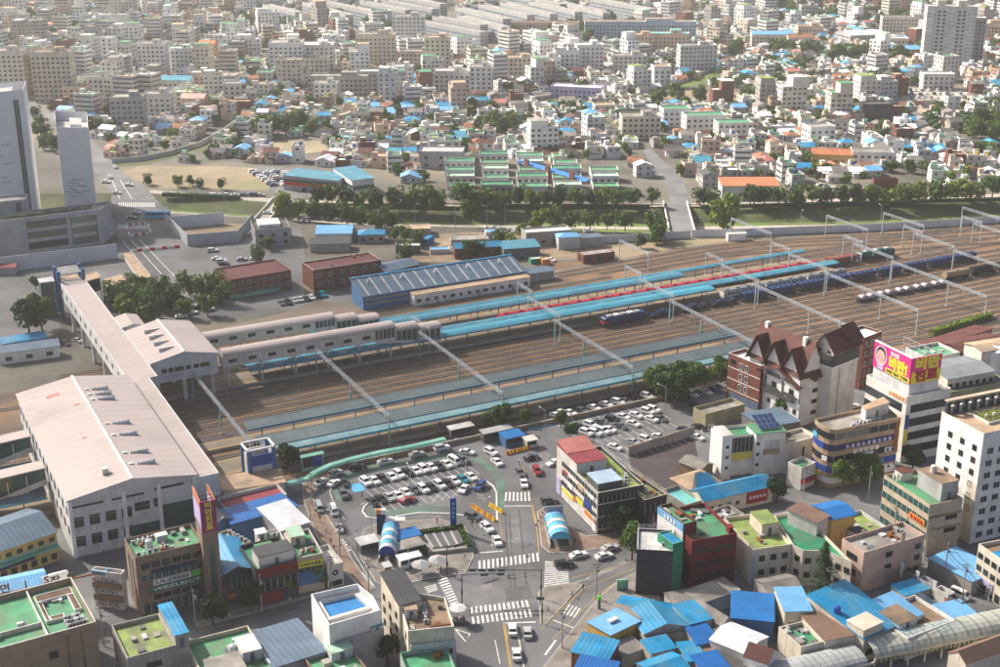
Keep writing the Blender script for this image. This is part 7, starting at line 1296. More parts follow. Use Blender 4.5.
low('white tent like roof with a blue seam', [(747, 655), (733, 621), (768, 637)], 5, 'white_metal', 'off_white', kind='gable_y', rise=1.0); low('white house with chocolate brown gabled roof at the bottom', [(768, 664), (753, 645), (778, 651)], 5.4, 'choc_tile', 'white', kind='gable_y', rise=1.8, name='house', cat='house'); low('scrap strewn concrete roof behind the dark red block', [(700, 604), (672, 596), (740, 590)], 3.6, 'concrete_roof', kind='shed_y', rise=.2); low('dark grey tiled roof behind the blue tarpaulin roof', [(770, 596), (742, 582), (803, 590)], 4.2, 'grey_tile', kind='gable_x', rise=1.2); low('small grey tiled roof beside the purple block', [(672, 604), (668, 594), (702, 599)], 3.4, 'grey_tile', kind='shed_y', rise=.3)
low('tiny tin roof with drain pipes in the courtyard of the blue cluster', [(622, 657), (612, 645), (645, 648)], 3, 'grey_tile', kind='shed_y', rise=.4)
# bottom right shops and the arcade
B = low('pale cream house with a smooth blue sloping roof left of the tall conifer', [(785, 612), (783, 590), (812.5, 611)], 6.5, 'sky_metal', 'cream', kind='shed_y', rise=.6); B.win(0, 1, 1.8, 1.4, [2.5], 'dark', .05, .6)
B = low('brown metal roofed shop with small green roof terrace', [(825, 641), (801, 617), (861, 634)], 5.6, 'brown_metal', 'cream', kind='shed_y', rise=.3); B.win(0, 3, 1.5, 1.3, [1.6], 'dark'); B = Bld('small cluttered green terrace left of the brown metal roof', [(801, 647), (790, 624), (825, 641)], 5.2, 'cream', 'green_roof', name='shop', cat='shop'); B.clutter(12, 9); B.acs(.1, .7, .3, .9, 3); B.win(0, 3, 1.4, 1.3, [1.5], 'dark')
B = low('large sky blue curved roof above a cream shop row', [(864, 640), (838, 592), (902, 623)], 5.6, 'blue_metal', 'cream', kind='shed_y', rise=2.4); B.win(0, 3, 2.0, 1.5, [1.4], 'dark'); B.on_roof(.0, .02, .5, .3, 1.8, 'cream', 'cream', 'rooftop_box', z=5.8, door=False); B.tank(.12, .55, 'sign_blue', 6.6)
B = low('light sky blue sloping roof on the white shop row', [(902, 623), (884, 600), (923, 614)], 5.6, 'sky_metal', 'white', kind='shed_y', rise=1.2); B.win(0, 2, 1.5, 1.3, [1.6], 'dark')
B = Bld('white shop row with two bare brown flat roofs', [(908, 638), (899, 600), (956, 620)], 5.4, 'white', 'brown_roof', name='shop', cat='shop', trim='off_white'); B.win(0, 4, 2.0, 1.4, [1.6], 'dark'); B.on_roof(.06, .3, .45, .98, 1.8, 'off_white', 'brown_roof', 'rooftop_room'); B.rail('sky_metal', 1.2)
low('flat sky blue market roof beside the arcade', [(957, 628), (944, 604), (986, 622)], 3.6, 'sky_metal', 'concrete', kind='shed_y', rise=.3); low('flat teal blue roof behind the alley shops', [(972, 582), (936, 556), (1000, 570)], 3.6, 'sky_metal', 'concrete', kind='shed_y', rise=.2); low('small deep blue roof behind the pink block', [(905, 596), (893, 586), (932, 588)], 3.2, 'blue_metal', kind='shed_y', rise=.3)
B = Bld('cream three storey corner block with lilac shop sign at the right edge', [(1006, 563), (977, 544), (1040, 556)], 11, 'cream', 'brown_roof', trim='cream'); B.win(3, 4, 1.6, 1.4, [7.8, 4.8], 'dark'); B.band(3, 2.6, 3.8, 'sign_lilac', .2, 0, .7, 'sign_board'); B.win(3, 4, 1.6, 2, [.3], 'dark'); B.on_roof(.1, .1, .5, .6, .3, 'sky_wall', 'blue_metal', 'tarpaulin', door=False)
n = 8; w = 7.0
def arcade(label, a, c, z, rise, m, wl):
 A0, A1 = G(*a, z), G(*c, z); d = A1 - A0; L = d.length; t = thing('market_arcade', label, 'arcade', (A0.x, A0.y, 0), math.atan2(d.y, d.x))
 for k in range(int(L / 1.5)):
  b = MB(); x0, x1 = k * 1.5, k * 1.5 + 1.42
  for i in range(n): y0, z0, y1, z1 = w * (.5 - .5 * math.cos(math.pi * i / n)), z + rise * math.sin(math.pi * i / n), w * (.5 - .5 * math.cos(math.pi * (i + 1) / n)), z + rise * math.sin(math.pi * (i + 1) / n); b.poly([(x0, y0, z0), (x1, y0, z0), (x1, y1, z1), (x0, y1, z1)])
  b.build('roof_panel', [m], t)
 for s in (0, w): b = MB(); b.box(0, s - .15, z - .4, L, s + .15, z, 0); b.build('gutter', ['cream'], t)
 for k in range(int(L / 4) + 1):
  for s in (0, w): MBpost((k * 4, s), z - .4, t, 'cream', .15)
 for k in range(int(L / 1.1)): b = MB(); b.box(k * 1.1, -.25, z - 1.2, k * 1.1 + .7, -.18, z - .4, 0); b.build('vent_panel', [wl], t)
arcade('long translucent barrel vault roof over the market street at the lower right', (875, 658), (1018, 628.5), 3.4, 1.9, 'panel_translucent', 'olive')
arcade('lower darker glass vault at the near end of the market street', (758, 690), (874, 662), 3.0, 1.4, 'strip_pale', 'concrete')
low('brown roofed market building with orange gable trim at the lower right corner', [(966, 664), (950, 652), (1018, 645)], 6.0, 'brown_metal', 'cream', kind='gable_x', rise=1.6, trim='orange_metal')
for i, (px, w_, m) in enumerate((((903, 570), 7, 'dark_grey'), ((918, 578), 6, 'grey'), ((935, 588), 6, 'off_white'), ((948, 596), 5, 'dark_grey'))): B = Bld(('dark fronted alley shop with a white blade sign', 'grey alley shop with a white awning', 'pale alley shop with a tan roof strip', 'dark alley shop with a red awning')[i], [px, (px[0] - 6, px[1] - 9), (px[0] + 14, px[1] + 7)], 4.2, m, 'concrete_roof', name='shop', cat='shop'); B.band(3, 2.6, 3.4, ('sign_white', 'sign_white', 'tan_roof', 'salmon_metal')[i], .9, .1, .9, 'awning'); B.sign(3, .8, .86, 2, 5.6, 'sign_white', out=.9)
# ================================================================ between the tracks and the stream
B = Bld('dark red brick depot office with a rust red roof nearest the avenue', [(229, 280), (221, 267.5), (291, 270)], 7.5, 'brick', 'red_roof', par=.5); B.win(0, 8, 1.6, 1.3, [4.9, 2.0], 'white'); B.band(0, .2, 1.5, 'canopy_green', .6, .0, .8, 'awning')
B = Bld('dark red brick depot office with a rust red roof beside the blue depot hall', [(313, 270), (303, 262), (381, 259.5)], 8.5, 'brick', 'red_roof', par=.5, trim='off_white'); B.win(0, 6, 2.0, 1.5, [5.2, 1.8], 'white'); B.clutter(3, 2)
B = Bld('low grey green roofed brick shed behind the blue depot hall', [(386, 272), (381, 264), (419, 264.5)], 5, 'brick', 'slate_blue', kind='gable_x', rise=1.2, over=.4)
t = thing('depot_hall', 'long blue depot hall with slate blue roof and pale skylight strips', 'depot', W(0, 90.5), AU); L = 66
b = MB(); b.box(0, 3.4, 0, L, 14.5, 5.2, 0); b.poly([(0, 3.4, 5.2), (0, 14.5, 8.4), (0, 14.5, 5.2)]); b.poly([(L, 14.5, 8.4), (L, 3.4, 5.2), (L, 14.5, 5.2)]); b.build('wall', ['blue_wall'], t)
b = MB(); b.slab([(-.5, 2.8, 5.25), (L + .5, 2.8, 5.25), (L + .5, 14.8, 8.7), (-.5, 14.8, 8.7)], .2, 0, 1); b.build('roof', ['slate_blue', 'blue_metal'], t)
for k in range(15): x = 2 + k * 4.45; b = MB(); b.slab([(x, 3.1, 5.36), (x + .7, 3.1, 5.36), (x + .7, 14.2, 8.56), (x, 14.2, 8.56)], .05); b.build('skylight', ['strip_pale'], t)
for k in range(5): x = 5 + k * 13.5; b = MB(); b.cyl(x, 11, 7.5, 8.6, .6, 8, 0, r1=.3); b.build('roof_ventilator', ['white'], t)
b = MB(); b.box(-.6, 14.4, 8.6, L + .6, 15.2, 8.95, 0); b.build('ridge_cap', ['blue_metal'], t)
for z in (1.6, 3.4): b = MB(); b.box(.5, 3.34, z, 17.5, 3.4, z + .6, 0); b.build('window_band', ['olive'], t)
t = thing('office_annex', 'long low white office annex with tan roof along the front of the blue depot hall', 'building', W(18, 89.4), AU); L = 48
b = MB(); b.box(0, 0, 0, L, 4.2, 4.1, 0); b.build('wall', ['white'], t); b = MB(); b.slab([(-.2, -.2, 4.3), (L + .2, -.2, 4.3), (L + .2, 4.3, 4.6), (-.2, 4.3, 4.6)], .2); b.build('roof', ['tan_roof'], t)
for k in range(14): obj('window', win_mesh(1.3 if k % 4 else 1.9, 1.2, 'dark'), t, (2 + k * 3.4, 0, 1.3))
for x in (9, 26, 40): b = MB(); b.box(x, -.06, 0, x + 1, 0, 2.1, 0); b.build('door', ['grey'], t)
def nb(label, px, w, d, h, rot=0.0, wall='off_white', roof='concrete_roof', name='building', cat='building', wr=3.1, wc=3.2, group=None, z=0.0, kind='flat', rise=1.5, par=.7, pent=None, wm='glass', trim=None, wins=True, p=None, wh=1.4, ww=1.6):
 """a building whose front wall's foot centre is at photo point px"""
 p = G(*px) if p is None else p; c, s = math.cos(rot), math.sin(rot); f = lambda x, y: (p.x + c * x - s * y, p.y + s * x + c * y)
 B = Bld(label, None, h + z, wall, roof, par=par, base=z, name=name, cat=cat, group=group, kind=kind, rise=rise, world=[f(-w / 2, 0), f(w / 2, 0), f(w / 2, d), f(-w / 2, d)], trim=trim); h = B.hh
 NBL.append((p.x - s * d / 2, p.y + c * d / 2, max(w, d) * .62))
 if wins: joinwin(B, wr, wc, wm, wh, ww)
 if pent: B.on_roof(*pent, random.choice((2.4, 2.8)), wall, roof)
 return B
NBL = []
def joinwin(B, wr=3.1, wc=3.2, wm='glass', wh=1.4, ww=1.6):
 b = MB()
 for i in range(len(B.P)):
  p, d, L, a = B.edge(i); q = B.Q[i]; th = a + B.ang; out = Vector((math.sin(th), -math.cos(th)))
  if out.x * -q.x + out.y * -q.y < 0: continue
  n = int((L - .8) / wc)
  if n < 1: continue
  e = d / L; nn = Vector((e.y, -e.x)) * .05; z = 1.0
  while z + wh < B.hh - (.9 if B.kind == 'flat' else .2):
   for k in range(n):
    c = p + e * (L * (k + .5) / n) + nn; u = e * ww / 2; b.poly([(*(c - u), z), (*(c + u), z), (*(c + u), z + wh), (*(c - u), z + wh)])
   z += wr
 if b.f: stuff(b.build('windows', [wm], B.root))
nb('blue roofed brick workshop behind the depot hall', (478, 258), 19, 6, 4.5, .2, 'brick', 'blue_metal', kind='gable_x', rise=1.4, name='workshop', cat='workshop'); nb('turquoise open canopy at the right end of the depot hall', (522, 259), 15, 9, 4.6, .25, 'dark_grey', 'teal_blue_canopy', kind='shed_y', rise=.8, name='shelter', cat='shelter', wins=False)
nb('long flat grey concrete building by the stream lane', (549, 245), 20, 8, 6, .25, 'concrete', 'pale_roof', wc=4); nb('small open shelter with a pale blue hipped roof', (569, 249), 9, 6, 5, .2, 'light_grey', 'sky_metal', kind='hip', rise=1.2, name='shelter', cat='shelter', wins=False); nb('long grey container hut beside the pale blue shelter', (590, 247), 10, 4, 4, .25, 'grey', 'slate_blue', kind='shed_y', rise=.3, name='hut', cat='hut', wins=False); nb('low dark red brick shed beside the sandy patch', (599, 262), 14, 6, 3.6, .4, 'brick', 'concrete_roof', par=.3, name='shed', cat='shed', wc=4); nb('low grey green canopy at the end of the white annex', (541, 281), 11, 5, 3.4, .47, 'concrete', 'slate_blue', kind='shed_y', rise=.5, name='shelter', cat='shelter', wins=False)
nb('green skip beside the white car in the service yard', (537, 264), 5, 3.5, 2.2, .3, 'deep_green_roof', 'pale_roof', par=.3, name='container', cat='container', wins=False); nb('orange skip beside the green skip', (546, 265), 3, 3.5, 2.4, .3, 'orange', 'pale_roof', par=.3, name='container', cat='container', wins=False)
B = nb('grey roofed showroom with an orange side wall beside the grey hoarding', (274, 246), 15, 17, 7.5, .28, 'grey', 'dark_tile', trim='dark_grey', wc=4); B.on_roof(.15, .3, .75, .85, 1.2, 'white', 'white_metal', 'skylight', door=False); B.band(1, .3, 7, 'orange_metal', .08, 0, 1, 'wall_panel')
nb('small house with sky blue roof among the sheds by the stream', (334, 243), 15, 9, 4, .05, 'off_white', 'sky_metal', kind='shed_y', rise=1.2, name='house', cat='house'); nb('low shed with bright blue hipped roof among the stream side trees', (372, 243), 11, 7, 3.6, .1, 'concrete', 'blue_metal', kind='hip', rise=1.4, name='shed', cat='shed'); nb('brown grey metal roofed store between the blue roofs', (358, 240), 14, 8, 3.6, .1, 'concrete', 'dark_tile', kind='shed_y', rise=.5, name='shed', cat='shed', wins=False); nb('dark roofed yard shed below the sky blue house', (330, 252), 16, 8, 3.4, .1, 'grey', 'slate', kind='shed_y', rise=.5, name='shed', cat='shed', wins=False); nb('white open shelter with blue goods in the scrap yard', (408, 254), 10, 4, 3.6, 0, 'dark_grey', 'pale_roof', par=.2, name='shelter', cat='shelter', wins=False); nb('tipped blue truck body in the scrap yard', (424, 246), 3, 7, 3, -.4, 'blue_wall', 'blue_metal', par=.2, name='container', cat='container', wins=False); nb('pale roofed store at the left of the scrap yard', (417, 237), 12, 9, 3.6, .1, 'concrete', 'tan_roof', par=.3, name='shed', cat='shed', wins=False); nb('sky blue tarpaulin stack in the scrap yard', (440, 254), 8, 4, 2, .1, 'light_grey', 'sky_metal', par=.2, name='shed', cat='shed', wins=False); nb('grey heap covered yard shed right of the scrap yard', (470, 245), 16, 8, 2.4, .1, 'concrete', 'concrete_roof', par=.2, name='shed', cat='shed', wins=False); nb('sky blue topped store right of the scrap yard', (494, 241), 7, 5, 4, .1, 'off_white', 'sky_metal', par=.2, name='shed', cat='shed', wins=False)
nb('long white hut with a dull green roof beside the west tracks', (30, 361), 19, 5, 3.8, .40, 'white', 'slate_blue', kind='shed_y', rise=.8, name='hut', cat='hut', wc=5, ww=2); nb('vivid blue roofed shed under the large dark western tree', (26, 349), 14, 5, 3, .5, 'blue_wall', 'blue_metal', kind='shed_y', rise=.5, name='shed', cat='shed', wins=False); nb('dark red roofed hut at the left edge below the white hoarding', (4, 275), 9, 5, 3, .1, 'grey', 'red_metal', kind='gable_x', rise=.8, name='hut', cat='hut', wins=False); nb('white site hut at the foot of the bridge by the fence', (737, 241), 8, 3, 3.2, .1, 'white', 'pale_roof', par=.2, name='hut', cat='hut', wc=3)
for i, (a, c, h, m, pl) in enumerate((((-20, 275), (118, 258.5), 6.2, 'fence_white', 3.4), ((169, 229), (224, 224), 5.5, 'fence_white', 3.4), ((166, 224), (188, 246), 5.0, 'fence_grey', 0), ((188, 246), (238, 242), 5.0, 'fence_grey', 0), ((238, 242), (254, 224), 5.0, 'fence_grey', 0))):
 wall_between(('tall white panelled hoarding below the white towers', 'tall white panelled hoarding around the building site by the stream', 'grey sheet hoarding along the avenue edge', 'long grey sheet hoarding at the front of the building site', 'grey sheet hoarding at the right of the building site')[i], 'hoarding', 'hoarding', G(*a), G(*c), h, .2, m, pl, 'steel')
sheet('building_site', [(170, 229), (224, 224), (250, 224), (236, 240), (190, 244)], 'sand', .03)
# ================================================================ white towers at the left edge
B = Bld('dark grey podium with glazed corner below the white towers', [(-40, 226), (100, 209), (111, 201), (-29, 217)], 15, 'tower_grey', 'concrete_roof', par=1.0, trim='light_grey', kind='flat')
e = 0
P0, dE, LE, aE = B.edge(e)
for r, z in enumerate((1.6, 6.0, 10.3)):
 for k in range(2): B.win(e, 1, 8.0, 2.9, [z], 'dark', .46 + k * .145, .46 + (k + 1) * .145 - .01)
B.band(e, 1.2, 12.8, 'green_glass', .1, .77, .97, 'curtain_wall', 9)
for z in (4.2, 8.6): B.band(e, z, z + 1.6, 'grey', .16, .78, .96, 'spandrel')
planter(B, .2, .35, .9, .5)
pl = MB()
for _ in range(500): q = B.roofpt(rr.uniform(.25, .9), rr.uniform(.25, .55)); s = rr.uniform(.3, .8); z = B.rz + rr.uniform(.5, 1.6); pl.poly([(q.x - s, q.y, z), (q.x, q.y - s, z + .2), (q.x + s, q.y, z + .3), (q.x, q.y + s, z + .1)])
stuff(pl.build('roof_planting', ['leaf_dark'], B.root))
B = Bld('dark grey stair block at the left end of the podium', [(-40, 206), (25, 199), (28, 193.5), (-37, 200)], 20, 'tower_grey', 'concrete_roof', par=.8); B.band(0, .5, 19, 'green_glass', .08, .84, .93, 'curtain_wall', 2)
for z in (2.5, 7.5, 12.5): B.win(0, 1, 1.4, 1.4, [z], 'dark', .68, .74)
def tower(label, P4, h, strips):
 B = Bld(label, P4, h, 'tower_white', 'pale_roof', par=4.5, name='tower', cat='tower', trim='white'); 
 for f0, f1 in strips: B.band(0, 2, h - 4, 'green_glass', .06, f0, f1, 'glazed_strip', 2)
 rr_ = random.Random(int(h)); b = MB(); p, d, L, a = B.edge(0)
 for k in range(26):
  z = rr_.uniform(2, h * (.45 if h < 50 else .62)); f = rr_.uniform(.08, .7); w = rr_.uniform(2, 5); b.box(L * f, -.05, z, min(L * f + w, L * (.95 if h < 50 else .8)), 0, z + .4, 0)
 stuff(b.build('slot_windows', ['grey'], B.root, (p.x, p.y, 0), a)); B.on_roof(.45, .3, .8, .7, 3.5, 'tower_white', 'pale_roof'); return B
tower('white office tower at the left edge with a dark glazed vertical strip', [(-45, 97), (23, 89.5), (26, 81), (-42, 88)], 58, ((.83, .91),)); tower('smaller white office tower with a recessed roof yard right of the left edge tower', [(56, 127), (88, 128), (87, 112), (54, 110.5)], 42, ())
# ================================================================ landmarks north of the stream
B = Bld('market hall with bright blue roof and a red sign fascia, left wing', [(337, 181), (297, 170), (350, 174)], 6.5, 'grey', 'teal_blue_canopy', kind='shed_y', rise=.8); B.band(3, 2.6, 4.2, 'barrier_red', .4, .03, .97, 'sign_board'); B.band(3, 4.3, 5.6, 'green_glass', .1, 0, 1)
B = Bld('white fronted right wing of the market hall with bright blue roof', [(352, 180.5), (336, 169.5), (374, 178)], 7.5, 'white', 'teal_blue_canopy', kind='shed_y', rise=.8); B.band(0, 2.6, 4.6, 'green_glass', .1, .02, .98, mull=6); B.band(3, 3.6, 5.0, 'green_glass', .1, 0, 1, mull=5)
NBL += [(G(325, 178).x, G(325, 178).y, 26), (G(355, 180).x, G(355, 180).y, 18)]
nb('charcoal blue cube of a building at the edge of the old quarter', (441, 168.5), 23, 14, 9, -.05, 'tower_grey', 'grey', wc=6, wr=4)
for j, (x, cols) in enumerate(((462, 4), (497, 5), (533, 5), (568, 4), (606, 3))):
 for k in range(cols):
  y = (199, 190, 182, 174.5, 167)[k]; nb('green roofed terrace house, %s from the stream in the %s column of terraces' % (ORD[k], ORD[j]), (x - k * .8, y), 12 + (j * 7 + k * 5) % 4, 8.5, 6.2 + (j + k) % 2 * .8, .02, ('off_white', 'concrete', 'light_grey')[(j + k) % 3], ('green_roof', 'mint_roof', 'green_roof', 'deep_green_roof')[(j * 3 + k) % 4], name='house', cat='house', wr=2.9, wc=2.6, wm='dark_metal', group='green roofed terraces by the stream', trim='mint_roof')
A0, A1 = G(520, 161, 6), G(590, 181, 6); d = A1 - A0; t = thing('market_arcade', 'long vivid blue arcade roof on brick red pillars slanting through the terraces', 'arcade', (A0.x, A0.y, 0), math.atan2(d.y, d.x)); L = d.length
b = MB(); b.slab([(0, -3, 6), (L, -3, 6), (L, 0, 7), (0, 0, 7)], .2); b.slab([(0, 0, 7), (L, 0, 7), (L, 3, 6), (0, 3, 6)], .2); b.build('roof', ['tarp_blue'], t)
for f in (.17, .48, .82): b = MB(); b.box(L * f - 1.5, -3.6, 0, L * f + 1.5, -2.6, 9, 0); b.build('pillar', ['brick'], t)
nb('long hall with a bright orange roof beside the stream trees', (750, 199.5), 27, 12, 6.5, .0, 'light_grey', 'orange_metal', kind='shed_y', rise=1.4, wc=5, wr=4); nb('dark red arched gate wall by the right bank', (885, 193), 12, 3, 7, .1, 'brick', 'concrete_roof', wins=False)
B = nb('slender sixteen storey apartment tower with grey balconies and its sunlit end coloured white', (946, 67), 36, 13, 45, -.16, 'light_grey', 'pale_roof', 'apartment_tower', 'apartment tower', 2.8, 3.6, wins=False)
for k in range(15):
 for f0, f1 in ((.02, .16), (.42, .58), (.80, .98)): B.band(0, 1.2 + k * 2.8, 2.2 + k * 2.8, 'white', .6, f0, f1, 'balcony')
B.band(3, 0, 44.8, 'white', .1, 0, 1, 'sunlit_end_wall'); joinwin(B, 2.8, 3.2, 'glass', 1.4, 2.2); B.on_roof(.2, .2, .38, .8, 4.5, 'cream', 'pale_roof'); B.on_roof(.62, .2, .8, .8, 4.5, 'cream', 'pale_roof'); nb('lower apartment block attached at the right of the apartment tower', (973, 66), 12, 12, 36, -.16, 'grey', 'pale_roof', 'apartment_tower', 'apartment tower', 2.8, 2.6)  # sunlight on the end face put into its colour, whiter than the front
NB2 = [('pale yellow ten storey block with a brown top storey near the left edge', (55, 103), 25, 13, 33, .05, 'cream', 'brown_roof'), ('white eight storey block at the left edge', (8, 96), 24, 14, 30, .05, 'off_white', 'concrete_roof'), ('dark brown narrow block between the pale yellow and white blocks', (29, 95), 9, 12, 25, .05, 'tan_brown', 'dark_tile'),
 ('small peach four storey block below the pale yellow block', (76, 108), 15, 11, 13.5, .0, 'peach', 'green_roof'), ('long white four storey block with a dark roof edge', (97, 98), 24, 12, 14, -.06, 'white', 'dark_tile'), ('white block with a brown roof joined to the long white block', (122, 98.5), 19, 12, 13, -.06, 'off_white', 'brown_roof'), ('grey six storey corner block beside the curving bank wall', (129, 131), 19, 14, 20, .1, 'grey', 'concrete_roof'), ('cream five storey block beside the grey corner block', (158, 118), 17, 12, 15, .0, 'off_white', 'concrete_roof'),
 ('tall white eight storey block with twin stair shafts in the left district', (153, 80), 19, 13, 26, .0, 'white', 'concrete_roof'), ('slim white seven storey tower in the left district', (109, 67), 9, 10, 22, .0, 'white', 'pale_roof'), ('low teal blue roofed block in the left district', (173, 92), 25, 12, 8, -.1, 'off_white', 'teal_metal'), ('pale green seven storey block in the left district', (181, 76), 20, 12, 20, -.05, 'light_grey', 'mint_roof'), ('narrow block with a yellow orange top storey', (208, 70), 12, 11, 19, .0, 'yellow_wall', 'orange_metal'), ('pinkish four storey block left of the purple sign block', (200, 90), 15, 11, 12, 0, 'pinkish', 'pale_roof'), ('four storey block with a lilac sign side', (233, 105), 11, 11, 14, .1, 'off_white', 'concrete_roof'),
 ('pink pitched villa in the left district', (193, 111), 15, 10, 8, -.1, 'pinkish', 'pinkish'), ('red brick three storey house by the creek end', (206, 122), 13, 10, 9, -.1, 'brick', 'concrete_roof'), ('second red brick house behind the creek trees', (236, 114), 18, 10, 8, -.1, 'brick', 'brown_roof'), ('broad white hospital like complex of stepped blocks', (287, 76), 24, 20, 24, .05, 'white', 'concrete_roof'), ('white stepped block at the right of the broad white complex', (318, 72), 24, 18, 20, .05, 'white', 'pale_roof'), ('beige front block before the broad white complex', (308, 77), 30, 8, 14, .05, 'cream', 'dark_tile'),
 ('long grey beige school wing left of the yellow sign', (338, 97), 40, 12, 14, -.03, 'concrete', 'concrete_roof'), ('grey beige school wing with a yellow sign panel', (380, 92), 30, 12, 14, -.03, 'grey', 'pale_roof'), ('small white block in front of the school wing', (326, 103), 15, 11, 13, 0, 'white', 'concrete_roof'), ('tall grey twin block with dark glazed side behind the beige tower', (409, 51), 26, 14, 28, 0, 'light_grey', 'concrete_roof'), ('beige eight storey block with balconies left of centre top', (376, 66), 30, 13, 24, 0, 'cream', 'concrete_roof'), ('beige nine storey tower right of the twin block', (438, 73), 18, 13, 26, 0, 'cream', 'tan_roof'), ('grey five storey block in front of the twin block', (420, 70), 28, 12, 14, -.05, 'concrete', 'concrete_roof'), ('white six storey block with dark windows', (481, 95), 15, 12, 19, 0, 'white', 'concrete_roof'), ('white stepped terrace block at the left of the white six storey block', (452, 93), 24, 13, 15, .0, 'off_white', 'pale_roof'), ('white block below the beige tower', (403, 85), 14, 10, 13, 0, 'white', 'pale_roof'),
 ('cream four storey corner block at the left of the canal', (520, 80), 22, 12, 16, .05, 'cream', 'tan_roof'), ('white five storey block left of the dark roofed block', (547, 78), 20, 12, 15, .1, 'white', 'concrete_roof'), ('white block with a dark blue roof top among white blocks', (567, 75), 18, 12, 18, .1, 'white', 'slate'), ('tall white stepped block right of the dark blue roof top', (590, 72), 20, 13, 20, .1, 'white', 'pale_roof'), ('round fronted white block behind the canal', (630, 73), 24, 12, 13, .0, 'off_white', 'concrete_roof'), ('pinkish school block with an aqua roof', (668, 52), 34, 14, 15, -.05, 'peach', 'aqua_roof'), ('grey apartment block with many dark windows behind the canal', (698, 71), 28, 12, 19, .12, 'light_grey', 'concrete_roof'), ('pale brick block with stair tower behind the round fronted block', (640, 52), 26, 12, 14, 0, 'peach', 'tan_roof'), ('slim white five storey block standing in front of the canal', (662, 88), 12, 11, 15, .1, 'white', 'tan_roof'),
 ('very long blue grey school block with an even window grid', (640, 39), 96, 13, 15, -.02, 'sky_wall', 'tan_roof'), ('long tan school block left of the blue grey one', (545, 35), 60, 13, 11, -.04, 'peach', 'brown_roof'), ('cream four storey block with dark square windows in the old quarter', (641, 139), 22, 14, 13, .05, 'cream', 'grey_tile'), ('grey white block with green roof right of the cream block', (677, 127), 17, 13, 11, .1, 'light_grey', 'green_roof'), ('white banded block with green roof and pinkish end wall', (706, 134), 24, 12, 11, .12, 'white', 'green_roof'), ('white balcony block with green roof near the white banded block', (735, 140), 20, 12, 10, .1, 'off_white', 'green_roof'), ('long lilac walled warehouse by the canal bend', (575, 99), 34, 14, 8, -.25, 'sign_lilac', 'pale_roof'), ('small yellow gabled chapel in the old quarter', (605, 116), 13, 10, 7, .1, 'cream', 'tan_roof'),
 ('dark brick twin block at the left, in the right district', (842, 98), 7, 9, 12, .1, 'brick', 'brown_roof'), ('dark brick twin block at the right, in the right district', (856, 100), 10, 9, 12, .1, 'brick', 'brown_roof'), ('red brown brick block with tan roof in the right district', (895, 96), 18, 12, 12, .15, 'brick', 'tan_roof'), ('white colonnaded block below the apartment tower', (938, 90), 21, 12, 11, -.05, 'off_white', 'pale_roof'), ('black glass fronted block in the right district', (878, 122), 17, 11, 11, .1, 'charcoal', 'dark_tile'), ('small dark brick block beside the black glass block', (898, 121), 8, 9, 9, .1, 'brick', 'brown_roof'), ('white four storey block with a brown side near the orange roof', (822, 146), 15, 12, 11, .2, 'white', 'concrete_roof'), ('long school block with sky blue and red roofs at the top right', (772, 48), 34, 12, 11, -.05, 'cream', 'sky_metal'), ('red roofed end of the long school block at the top right', (800, 50), 20, 12, 10, -.05, 'cream', 'terracotta'), ('broad grey sports hall with a pale roof at the top right', (868, 47), 34, 26, 10, .25, 'grey', 'white_metal'), ('cream gym beside the sports hall', (893, 48), 26, 14, 8, 0, 'cream', 'pale_roof'), ('low orange walled hall with blue roof beside the apartment tower', (905, 57), 28, 14, 6, .05, 'yellow_wall', 'sky_metal'), ('beige school block at the far right behind the apartment tower', (988, 41), 34, 13, 15, .05, 'peach', 'tan_roof'), ('long beige block left of the apartment tower', (910, 33), 50, 13, 14, -.1, 'cream', 'concrete_roof'), ('orange roofed house cluster in front of the right district', (832, 165), 21, 10, 5.5, -.15, 'yellow_wall', 'orange_metal'), ('white flat house with dark slab roof right of the orange roof', (872, 166), 21, 12, 7.5, -.15, 'white', 'grey_tile'), ('beige tower block at the top right above the school', (810, 40), 22, 12, 12, 0, 'peach', 'tan_roof'), ('grey rounded block near the top right hill', (809, 20), 16, 12, 14, 0, 'grey', 'concrete_roof')]
for lb, px, w, d, h, rot, wl, rf in NB2:
 big = h > 11; nb(lb, px, w, d, h, rot, wl, rf, 'apartment_block' if h >= 14 else 'building', 'apartment block' if h >= 14 else 'building', 3.0, 3.0, pent=(.55, .3, .8, .8) if big and w > 12 else None, kind='flat' if rf not in ('sky_metal', 'orange_metal', 'terracotta', 'pinkish', 'teal_metal', 'white_metal') else 'gable_x', rise=2.2)
SL = [((302, 2), (345, 15)), ((322, 1), (387, 15)), ((360, 1), (405, 10)), ((382, 0), (432, 9)), ((415, 20), (480, 32)), ((432, 16), (480, 25)), ((457, 15), (502, 27)), ((455, 7), (503, 19)), ((478, 4), (527, 15)), ((500, 2), (550, 14)), ((528, 1), (575, 12)), ((556, 1), (603, 13)), ((590, -2), (650, 9)), ((500, -6), (560, 4)), ((398, -4), (440, 4)), ((262, 4), (295, 12))]
for i, (a, c) in enumerate(SL):
 A_, C_ = G(*a, 15), G(*c, 15); d = C_ - A_; L = d.length; an = math.atan2(d.y, d.x); m = (A_ + C_) / 2
 B = nb('pale five storey slab block in the far housing estate', None, L, 8, 15, an, 'grey', 'concrete_roof', 'slab_block', 'apartment block', 2.9, 2.6, 'slab blocks of the far housing estate', p=Vector((m.x, m.y, 0)), trim='white', wm='slate_blue', ww=1.9, wh=1.8)
